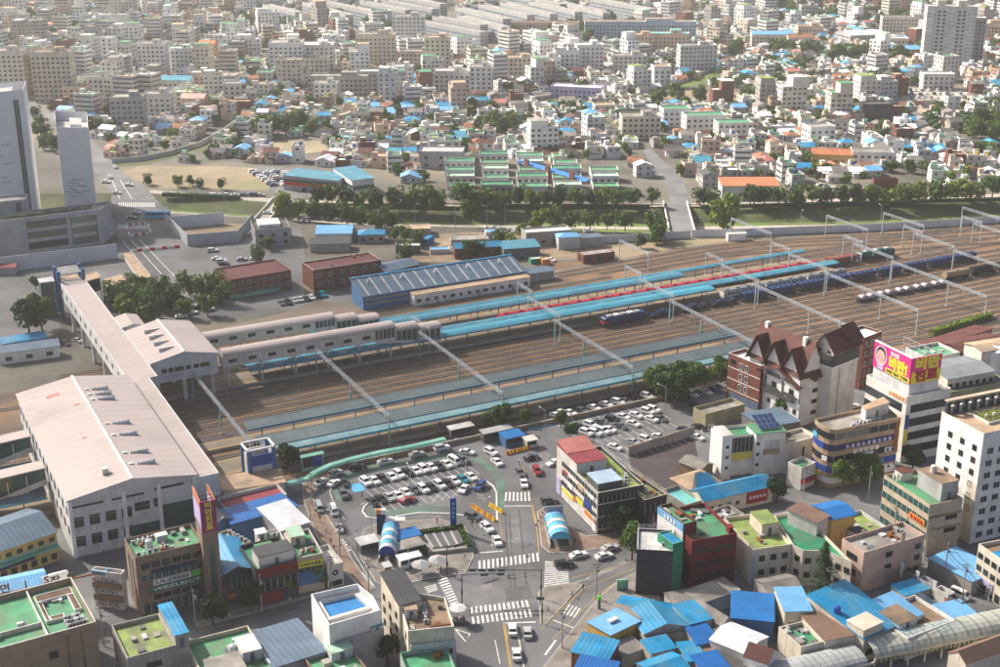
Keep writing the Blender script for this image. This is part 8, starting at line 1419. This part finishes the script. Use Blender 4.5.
# ================================================================ the old quarter and the districts beyond, house by house
rc = random.Random(21)
EXC = [[(95, 215), (160, 215), (165, 190), (125, 170), (108, 150), (62, 112), (36, 98), (20, 98), (22, 112), (50, 126), (82, 158), (92, 185)], [(112, 190), (128, 166), (205, 160), (266, 163), (278, 186), (275, 200), (110, 200)],
       [(250, 150), (278, 136), (324, 138), (334, 154), (285, 160)], [(248, 162), (302, 164), (385, 172), (390, 199), (250, 199)], [(642, 95), (668, 84), (748, 90), (745, 104), (690, 106), (650, 102)], [(660, 205), (630, 150), (655, 146), (690, 178), (705, 205)],
       [(955, 145), (958, 118), (1010, 115), (1010, 146)], [(880, 88), (965, 84), (992, 107), (892, 108)], [(-10, 260), (-10, 110), (30, 90), (65, 150), (112, 190), (112, 215)], [(430, 202), (438, 162), (630, 160), (628, 202)], [(715, 205), (720, 176), (785, 176), (785, 205)],
       [(500, 106), (505, 92), (560, 92), (565, 102), (540, 108)], [(650, 94), (700, 75), (720, 64), (728, 68), (705, 84), (660, 98)], [(112, 168), (118, 158), (170, 152), (235, 118), (250, 122), (200, 158), (165, 166)], [(840, 200), (835, 182), (905, 175), (960, 190), (960, 200)], [(880, 186), (870, 170), (905, 172), (905, 192)]]
def inside(x, y, P):
 c = False; n = len(P)
 for i in range(n):
  (x0, y0), (x1, y1) = P[i], P[i - 1]
  if (y0 > y) != (y1 > y) and x < (x1 - x0) * (y - y0) / (y1 - y0) + x0: c = not c
 return c
GRID = {}
def occ(x, y, r):
 for i in range(int((x - 40) // 40), int((x + 40) // 40) + 1):
  for j in range(int((y - 40) // 40), int((y + 40) // 40) + 1):
   for a, b_, q in GRID.get((i, j), ()):
    if (a - x) ** 2 + (b_ - y) ** 2 < (q + r) ** 2: return True
 return False
def put(x, y, r): GRID.setdefault((int(x // 40), int(y // 40)), []).append((x, y, r))
for x, y, r in NBL: put(x, y, r)
for x, y, r in TREEPOS: put(x, y, min(r, 3) * .8)
for x, y in CARPOS: put(x, y, 2.0)
ROOFS = [('moss_roof', 'lime stained', 2), ('green_roof', 'green', 8), ('mint_roof', 'pale green', 4), ('concrete_roof', 'bare concrete', 5), ('pale_roof', 'pale', 8), ('tan_roof', 'tan', 4), ('brown_roof', 'brown', 2)]
PROOFS = [('dark_tile', 'dark tiled', 6), ('grey_tile', 'grey tiled', 7), ('terracotta', 'terracotta', 3), ('choc_tile', 'dark brown', 3), ('blue_metal', 'blue metal', 3), ('sky_metal', 'sky blue', 4), ('white_metal', 'white metal', 4), ('orange_metal', 'orange', .5), ('salmon_metal', 'salmon', 1), ('teal_metal', 'teal', 1), ('slate', 'slate black', 2)]
WALLS = [('white', 'white', 10), ('off_white', 'ivory', 8), ('cream', 'cream', 4), ('peach', 'peach', 1.5), ('pinkish', 'pink', 1), ('brick', 'red brick', 1.5), ('grey', 'grey', 3), ('light_grey', 'pale grey', 7), ('concrete', 'concrete', 3), ('tan_brown', 'brown', .6)]
def pick(T): return rc.choices(T, [t[2] for t in T])[0]
LAND = [('the charcoal cube building', 441, 160), ('the green roofed terraces', 540, 160), ('the orange roofed hall', 750, 185), ('the blue roofed market', 340, 165), ('the sandy lot', 200, 165), ('the bare lot', 290, 140), ('the bridge road', 655, 165), ('the cream block', 641, 135), ('the white banded block', 706, 130), ('the yellow chapel', 605, 114), ('the lilac warehouse', 575, 95), ('the apartment tower', 946, 66), ('the big far right lot', 925, 98), ('the wooded mound', 980, 125), ('the brick twin blocks', 850, 98), ('the black glass block', 878, 120), ('the orange roofed cluster', 832, 160), ('the white flat house', 872, 160), ('the red gate wall', 885, 190), ('the bare canal lot', 700, 96), ('the tree clump', 492, 132), ('the school wing', 350, 95), ('the hospital complex', 300, 70), ('the grey corner block', 129, 125), ('the creek brick houses', 215, 118), ('the blue grey school', 640, 36), ('the housing estate', 430, 20), ('the sports hall', 868, 45), ('the right stream bank', 940, 190), ('the peach block', 76, 105), ('the white block', 481, 92), ('the pinkish school', 668, 50), ('the pale yellow block', 55, 90), ('the teal roofed block', 173, 88), ('the red brick house row', 236, 110)]
LANDP = [(n, G(x, y)) for n, x, y in LAND]
SPEC = []
def fieldang(x, y): return .28 * math.sin(x * .006 + 1.3) + .32 * math.cos(y * .0047 + x * .002) + .1
by = 640.0
while by < 1560:
 half = by * .42 + 30; bx = -half
 while bx < half:
  BW, BD = rc.uniform(34, 54), 20.0; a0 = fieldang(bx, by) + rc.gauss(0, .10); cx, cy = bx + BW / 2, by + BD / 2
  nx = max(3, int(BW / rc.uniform(7.6, 9.6)))
  for r_ in range(2):
   for k in range(nx):
    lx = (k + .5) / nx * (BW - 3.5) - (BW - 3.5) / 2 + rc.gauss(0, .5); ly = (r_ - .5) * 9.6 + rc.gauss(0, .6); c, s = math.cos(a0), math.sin(a0); x, y = cx + c * lx - s * ly, cy + s * lx + c * ly
    px, py = PX((x, y, 0))
    if px < -25 or px > 1025 or py > 197 or py < 1 or any(inside(px, py, P) for P in EXC): continue
    if py > 186 and (px < 700 and px > 380 or px < 380): continue
    w = (BW / nx) * rc.uniform(.72, .95); d = rc.uniform(6.4, 8.8); far = py < 95
    pm = .0
    if px < 640: pm = .20 if py < 62 else .13 if py < 105 else .012
    else: pm = .16 if py < 45 else .03 if py < 110 else .006
    mid = rc.random() < pm
    if rc.random() < (.16 if not mid else 0): SPEC.append(('tree', x, y)); continue
    if mid: w *= rc.uniform(1.3, 2.2); d = rc.uniform(9, 13)
    if occ(x, y, max(w, d) * .37): continue
    put(x, y, max(w, d) * .37)
    SPEC.append(('mid' if mid else 'house', x, y, w, d, a0 + rc.gauss(0, .04) + (0 if rc.random() < .7 else math.pi / 2), rc.random()))
    if rc.random() < .3: SPEC.append(('tree', x + rc.choice((-1, 1)) * (w / 2 + .8), y - d / 2 - .5))
  bx += BW + 2.6
 by += BD + 2.4
def rect(x, y, w, d, a):
 c, s = math.cos(a), math.sin(a); return [(x + c * p - s * q, y + s * p + c * q) for p, q in ((-w / 2, -d / 2), (w / 2, -d / 2), (w / 2, d / 2), (-w / 2, d / 2))]
def near_land(x, y):
 n, p = min(LANDP, key=lambda t: (t[1].x - x) ** 2 + (t[1].y - y) ** 2); dx, dy = x - p.x, y - p.y
 return ('left of ' if dx < 0 else 'right of ') + n if abs(dx) > abs(dy) * .8 else ('behind ' if dy > 0 else 'in front of ') + n
USED = {}
def uniq(base, alts, group):
 for t in alts:
  if t not in USED: USED[t] = 1; return t, None
 t = alts[-1]; USED[t] += 1; return t, group
def house_parts(x, y, w, d, a, q, flat, fl, rf, wl, add, wm='dark_metal', ext=True):
 """emit shapes through add(part, kind, data) in the house's own frame"""
 h = 2.9 * fl + (.7 if flat else .2); 
 P = [(-w / 2, -d / 2), (w / 2, -d / 2), (w / 2, d / 2), (-w / 2, d / 2)]; W_, R_, N_, X_ = MB(), MB(), MB(), MB()
 if flat:
  I = inset(P, .25); W_.prism(P, 0, h, 0, cap=False)
  for i in range(4): j = (i + 1) % 4; W_.poly([(*P[i], h), (*P[j], h), (*I[j], h), (*I[i], h)]); W_.poly([(*I[i], h), (*I[j], h), (*I[j], h - .7), (*I[i], h - .7)])
  R_.poly([(*p, h - .7) for p in I])
  if fl > 3 and w > 10 and q > .5: u = -w / 2 + .3 if q < .78 else -w * .1; W_.box(u, -d / 2 + .3, h - .7, u + w * .58, d / 2 - 1.2, h + (2.6 if q < .85 else 5.2), 0, bottom=False); X_.box(u - .1, -d / 2 + .2, h + (2.61 if q < .85 else 5.21), u + w * .58 + .1, d / 2 - 1.1, h + (2.9 if q < .85 else 5.5), 0)
  if ext: sx = (-w / 2 + .4 if q < .5 else w / 2 - 2.8); W_.box(sx, d / 2 - 3, h - .7, sx + 2.4, d / 2 - .4, h + 1.6, 0, bottom=False); X_.poly([(sx - .15, d / 2 - 3.15, h + 1.65), (sx + 2.55, d / 2 - 3.15, h + 1.65), (sx + 2.55, d / 2 - .25, h + 1.65), (sx - .15, d / 2 - .25, h + 1.65)])
  if q > .35: W_.box(-w / 2 - 1.8, -d / 2 + .5, 0, -w / 2, d / 2 - 1, 2.3, 0, bottom=False); X_.poly([(-w / 2 - 2, -d / 2 + .3, 2.35), (-w / 2, -d / 2 + .3, 2.6), (-w / 2, d / 2 - .8, 2.6), (-w / 2 - 2, d / 2 - .8, 2.35)])
 else:
  W_.prism(P, 0, h, 0, cap=False); o = .5; rs = d * .22; k = min(w, d) / 2 * .9; x0, x1, y0, y1 = -w / 2 - o, w / 2 + o, -d / 2 - o, d / 2 + o
  if q < .5 and w > d: a_, b_ = (-w / 2 + k, 0, h + rs), (w / 2 - k, 0, h + rs)
  else: a_, b_ = (x0, 0, h + rs), (x1, 0, h + rs); W_.poly([P[3] + (h,), P[0] + (h,), (-w / 2, 0, h + rs * .92)]); W_.poly([P[1] + (h,), P[2] + (h,), (w / 2, 0, h + rs * .92)])
  R_.poly([(x0, y0, h), (x1, y0, h), b_, a_]); R_.poly([(x1, y1, h), (x0, y1, h), a_, b_])
  if q < .5 and w > d: R_.poly([(x1, y0, h), (x1, y1, h), b_]); R_.poly([(x0, y1, h), (x0, y0, h), a_])
  R_.poly([(x0, y1, h - .02), (x1, y1, h - .02), (x1, y0, h - .02), (x0, y0, h - .02)])
  if ext and q > .3: W_.box(-w / 2 + 1, -d / 2 - 2.2, 0, -w / 2 + 4.2, -d / 2, 2.6, 0, bottom=False); X_.slab([(-w / 2 + .7, -d / 2 - 2.5, 2.65), (-w / 2 + 4.5, -d / 2 - 2.5, 2.65), (-w / 2 + 4.5, -d / 2, 2.9), (-w / 2 + .7, -d / 2, 2.9)], .1)
 ww = 1.2 if fl < 3 else 1.0 + q
 for i in range(4):
  p, r = Vector(P[i]), Vector(P[(i + 1) % 4]); e = (r - p); L = e.length; e /= L; nn = Vector((e.y, -e.x)); ca, sa = math.cos(a), math.sin(a); nw = (nn.x * ca - nn.y * sa, nn.x * sa + nn.y * ca)
  if nw[0] * -x + nw[1] * -y < 0: continue
  n = max(1, int((L - .6) / 2.9))
  if fl > 2 and q < .4:
   for f in range(fl): c0, c1 = p + e * .5 + nn * .05, r - e * .5 + nn * .05; N_.poly([(*c0, f * 2.9 + 1.1), (*c1, f * 2.9 + 1.1), (*c1, f * 2.9 + 2.2), (*c0, f * 2.9 + 2.2)])
   continue
  for f in range(fl):
   for k in range(n):
    if (k * 7 + f * 3 + int(q * 50)) % 9 == 0: continue
    c = p + e * (L * (k + .5) / n) + nn * .05; u = e * ww / 2; N_.poly([(*(c - u), f * 2.9 + 1.0), (*(c + u), f * 2.9 + 1.0), (*(c + u), f * 2.9 + 2.3), (*(c - u), f * 2.9 + 2.3)])
 return W_, R_, N_, X_
HS = sorted([s for s in SPEC if s[0] == 'house'], key=lambda s: s[2]); MS = sorted([s for s in SPEC if s[0] == 'mid'], key=lambda s: s[2]); TS = sorted([s for s in SPEC if s[0] == 'tree'], key=lambda s: s[2])
FAR = {}
def addfar(dic, m, mb, x, y, a):
 T = dic.setdefault(m, MB()); ca, sa = math.cos(a), math.sin(a); k = len(T.v); T.v += [(x + v[0] * ca - v[1] * sa, y + v[0] * sa + v[1] * ca, v[2]) for v in mb.v]; T.f += [tuple(i + k for i in f) for f in mb.f]; T.m += mb.m
SZ = {1: 'one storey', 2: 'two storey', 3: 'three storey', 4: 'four storey', 5: 'five storey', 6: 'six storey', 7: 'seven storey', 8: 'eight storey'}
WN = ('small', 'middling', 'wide')
def emit(s, idx, indiv, far):
 kd, x, y, w, d, a, q = s; midr = kd == 'mid'; flat = midr or rc.random() < .5; fl = rc.choice((3, 4, 4, 5, 5, 6, 7)) if midr else rc.choices((1, 2, 3), (8 if not flat else 5, 2 if not flat else 4, .7 if flat else 0))[0]
 rf = pick(ROOFS if flat else PROOFS); wl = pick(WALLS); W_, R_, N_, X_ = house_parts(x, y, w, d, a, q, flat, fl, rf, wl, None, ext=True)
 if midr and not flat: pass
 if not indiv:
  addfar(far, wl[0], W_, x, y, a); addfar(far, rf[0], R_, x, y, a); addfar(far, rf[0], X_, x, y, a); addfar(far, 'window_dark', N_, x, y, a); return
 nl = near_land(x, y); shape = 'flat roofed' if flat else ('hipped' if q < .5 and w > d else 'gabled'); nm = ('apartment block' if fl >= 5 else 'building') if midr else 'house'
 if flat: alts = ['%s %s %s, %s flat roof, %s' % (wl[1], SZ[fl], nm, rf[1], nl)]
 else: alts = ['%s %s %s, %s %s roof, %s' % (wl[1], SZ[fl], nm, rf[1], shape, nl)]
 size = WN[0 if w < 8.6 else 1 if w < 10.4 else 2] if not midr else WN[0 if w < 13 else 1 if w < 16 else 2]
 alts.append(size + ' ' + alts[0]); t0 = alts[-1]
 lab, grp = uniq(None, alts, 'look alike %ss ' % nm + nl)
 t = thing('apartment_block' if nm == 'apartment block' else nm, lab, nm, (x, y, 0), a, grp or ('houses beyond the stream' if not midr else 'blocks beyond the stream')); W_.build('wall', [wl[0]], t); R_.build('roof', [rf[0]], t)
 if X_.f: stuff(X_.build('small_roofs', [rf[0]], t))
 if N_.f: stuff(N_.build('windows', ['window_dark'], t))
 if midr or (flat and q > .55): c = 'blue_wall' if q > .85 else 'yellow'; obj('water_tank', tank_mesh('sign_blue' if q > .8 else 'yellow' if q > .7 else 'light_grey'), t, (w * .22, -d * .15, 2.9 * fl))
for i, s in enumerate(HS): emit(s, i, i < 230, FAR)
MFAR = {}
for i, s in enumerate(MS): emit(s, i, i < 225, MFAR)
def joinall(dic, name, label, cat):
 M_ = MB(); mats = []
 for m, T in dic.items():
  k = len(M_.v); M_.v += T.v; M_.f += [tuple(i + k for i in f) for f in T.f]; M_.m += [len(mats)] * len(T.f); mats.append(m)
 if M_.f: stuff(tag(M_.build(name, mats), label, cat))
joinall(FAR, 'distant_houses', 'countless small houses of the far districts reaching to the top of the view', 'houses'); joinall(MFAR, 'distant_blocks', 'low blocks scattered through the farthest districts', 'buildings')
nT = 0; TF = MB(); left = max(0, 298 - len(TREEPOS))
for k_, x, y in TS:
 if occ(x, y, 1.0): continue
 if nT < left:
  nl = near_land(x, y); lab, grp = uniq(None, ['small leafy tree ' + nl, 'other small leafy tree ' + nl], 'garden trees ' + nl); tree(lab, None, rc.uniform(.55, 1.15), FART, None, grp or 'garden trees of the old quarter', p=Vector((x, y, 0))); nT += 1
 else:
  c = FART[rc.randrange(4)][0]; s = rc.uniform(.55, 1.3); k = len(TF.v); TF.v += [(x + v.co.x * s, y + v.co.y * s, v.co.z * s) for v in c.vertices][:]; TF.f += [tuple(i + k for i in p.vertices) for p in c.polygons]
for (x0, y0), n, r in (((850, 12), 60, 60), ((260, 28), 26, 40), ((600, 30), 16, 40), ((130, 40), 12, 40), ((560, 42), 14, 30), ((790, 54), 22, 40), ((880, 57), 14, 25), ((30, 22), 16, 40), ((395, 28), 8, 20), ((690, 100), 8, 20), ((870, 20), 40, 40)):
 p = G(x0, y0)
 for _ in range(n):
  x, y = p.x + rc.gauss(0, r), p.y + rc.gauss(0, r * .6); c = FART[rc.randrange(4)][0]; s = rc.uniform(1.0, 2.0); k = len(TF.v); TF.v += [(x + v.co.x * s, y + v.co.y * s, v.co.z * s) for v in c.vertices]; TF.f += [tuple(i + k for i in q.vertices) for q in c.polygons]
TF.m = [0] * len(TF.f); stuff(tag(TF.build('distant_trees', ['leaf']), 'scattered distant trees between the far houses and on the far rises', 'trees'))
print('houses', len(HS), 'mids', len(MS), 'trees', len(TS), 'treepos', len(TREEPOS), 'objects', len(bpy.data.objects))
# the small canals and bank walls of the far district
for lb, px in (('grey bank wall curving beside the left creek', [(112, 163), (140, 161), (170, 155), (200, 146), (222, 134), (238, 122)]), ('low grey bank wall along the left side of the far canal', [(500, 106), (530, 101), (560, 97)]), ('grey bank wall of the far canal at the right', [(655, 92), (690, 80), (718, 68)])):
 P = [G(*p) for p in px]; t = thing('bank_wall', lb, 'wall', P[0])
 for i in range(len(P) - 1): b = MB(); b.bar(P[i] - P[0] + Vector((0, 0, 1.2)), P[i + 1] - P[0] + Vector((0, 0, 1.2)), .5, 2.4); b.build('wall_section', ['grey'], t)
for px, w, m in (([(115, 165.5), (145, 163.5), (172, 157), (205, 148), (226, 136), (242, 123)], 7, 'bank'), ([(502, 108), (532, 103), (562, 99)], 8, 'bank'), ([(660, 93), (695, 82), (724, 68)], 12, 'grass')): ribbon('creek', px, w, m, .03)
for i, px in enumerate(((455, 228), (487, 228), (615, 232), (700, 240), (505, 226), (415, 226), (225, 212), (247, 213), (340, 214), (800, 232), (880, 228), (196, 206))):
 lamp_thing('slim pale lamp post near the stream ' + ('by the scrap yard', 'behind the grey flat building', 'by the long pale fence', 'at the foot of the road bridge', 'by the sheds', 'at the left of the scrap yard', 'behind the building site', 'at the narrow bridge', 'above the big tree clump', 'right of the road bridge', 'behind the blue wagons', 'left of the building site')[i], px, 10, 1.5, rc.uniform(0, 6), 'steel_white', 'lamp posts by the stream')
# ================================================================ air
m = bpy.data.materials.new('haze'); m.use_nodes = True; n = m.node_tree.nodes; l = m.node_tree.links; n.remove(n['Principled BSDF'])
v = n.new('ShaderNodeVolumePrincipled'); v.inputs['Color'].default_value = (.97, .97, .97, 1); v.inputs['Density'].default_value = .0001; v.inputs['Anisotropy'].default_value = .35
l.new(v.outputs[0], n['Material Output'].inputs['Volume']); MATS['haze'] = m
b = MB(); b.box(-9300, -1600, -5.6, 9300, 9300, 190); stuff(b.build('haze', ['haze']))
# ================================================================ unseen cloud, its puffs laid out to shade the station and near streets
m = bpy.data.materials.new('cloud'); m.use_nodes = True; n = m.node_tree.nodes; l = m.node_tree.links; n.remove(n['Principled BSDF'])
tr, tp, df, mx = n.new('ShaderNodeBsdfTranslucent'), n.new('ShaderNodeBsdfTransparent'), n.new('ShaderNodeBsdfDiffuse'), n.new('ShaderNodeMixShader'); m2 = n.new('ShaderNodeMixShader'); m2.inputs[0].default_value = .5
lw, rm = n.new('ShaderNodeLayerWeight'), n.new('ShaderNodeMapRange'); lw.inputs[0].default_value = .5; rm.inputs[1].default_value = .15; rm.inputs[2].default_value = .95; rm.inputs[3].default_value = .09; rm.inputs[4].default_value = 0.0
l.new(lw.outputs['Facing'], rm.inputs[0]); l.new(rm.outputs[0], mx.inputs[0]); l.new(tp.outputs[0], mx.inputs[1]); l.new(tr.outputs[0], m2.inputs[1]); l.new(df.outputs[0], m2.inputs[2]); l.new(m2.outputs[0], mx.inputs[2]); l.new(mx.outputs[0], n['Material Output'].inputs[0]); MATS['cloud'] = m
def cloud(label, sx, sy, h, puffs, seed):
 """puffs: (x, y, radius) of the shade wanted on the ground"""
 q = h / math.tan(rad(SUN_EL)); ox, oy = -math.sin(rad(SUN_AZ)) * q, math.cos(rad(SUN_AZ)) * q; rr = random.Random(seed); b = MB(); NU, NV = 20, 10
 for x, y, r in puffs:
  k = len(b.v)
  for i in range(NV + 1):
   for j in range(NU):
    a, e = 6.2832 * j / NU, math.pi * (i / NV - .5); q = r * (1 + .07 * math.sin(3 * a + x) * math.cos(2 * e)); b.v.append((x + q * math.cos(a) * math.cos(e), y + q * math.sin(a) * math.cos(e), q * .5 * math.sin(e)))
  for i in range(NV):
   for j in range(NU): b.f.append((k + i * NU + j, k + i * NU + (j + 1) % NU, k + (i + 1) * NU + (j + 1) % NU, k + (i + 1) * NU + j)); b.m.append(0)
 o = b.build('cloud', ['cloud'], None, (sx + ox, sy + oy, h)); o['kind'] = 'structure'
 for p in o.data.polygons: p.use_smooth = True
cloud('', 0, 0, 760, ((-90, 270, 190), (60, 190, 150), (-60, 400, 140), (-260, 330, 190), (30, 330, 120), (-160, 480, 130), (-330, 520, 150), (160, 150, 120), (-230, 590, 130), (-90, 560, 120), (20, 480, 110), (-330, 640, 120)), 1)
# ================================================================ labels that would repeat get their place in the row
LB = {}
for o in list(COL.objects):
 if o.parent is None and 'label' in o: LB.setdefault(o['label'], []).append(o)
for s, L in LB.items():
 if len(L) > 1:
  L.sort(key=lambda o: PX(o.location)[0])
  for i, o in enumerate(L):
   o['label'] = s + (', left one of two', ', right one of two')[i] if len(L) == 2 else s + ', %s from the left' % ORD[i]
   if 'group' not in o: o['group'] = 'look alike ' + o['category'] + 's'
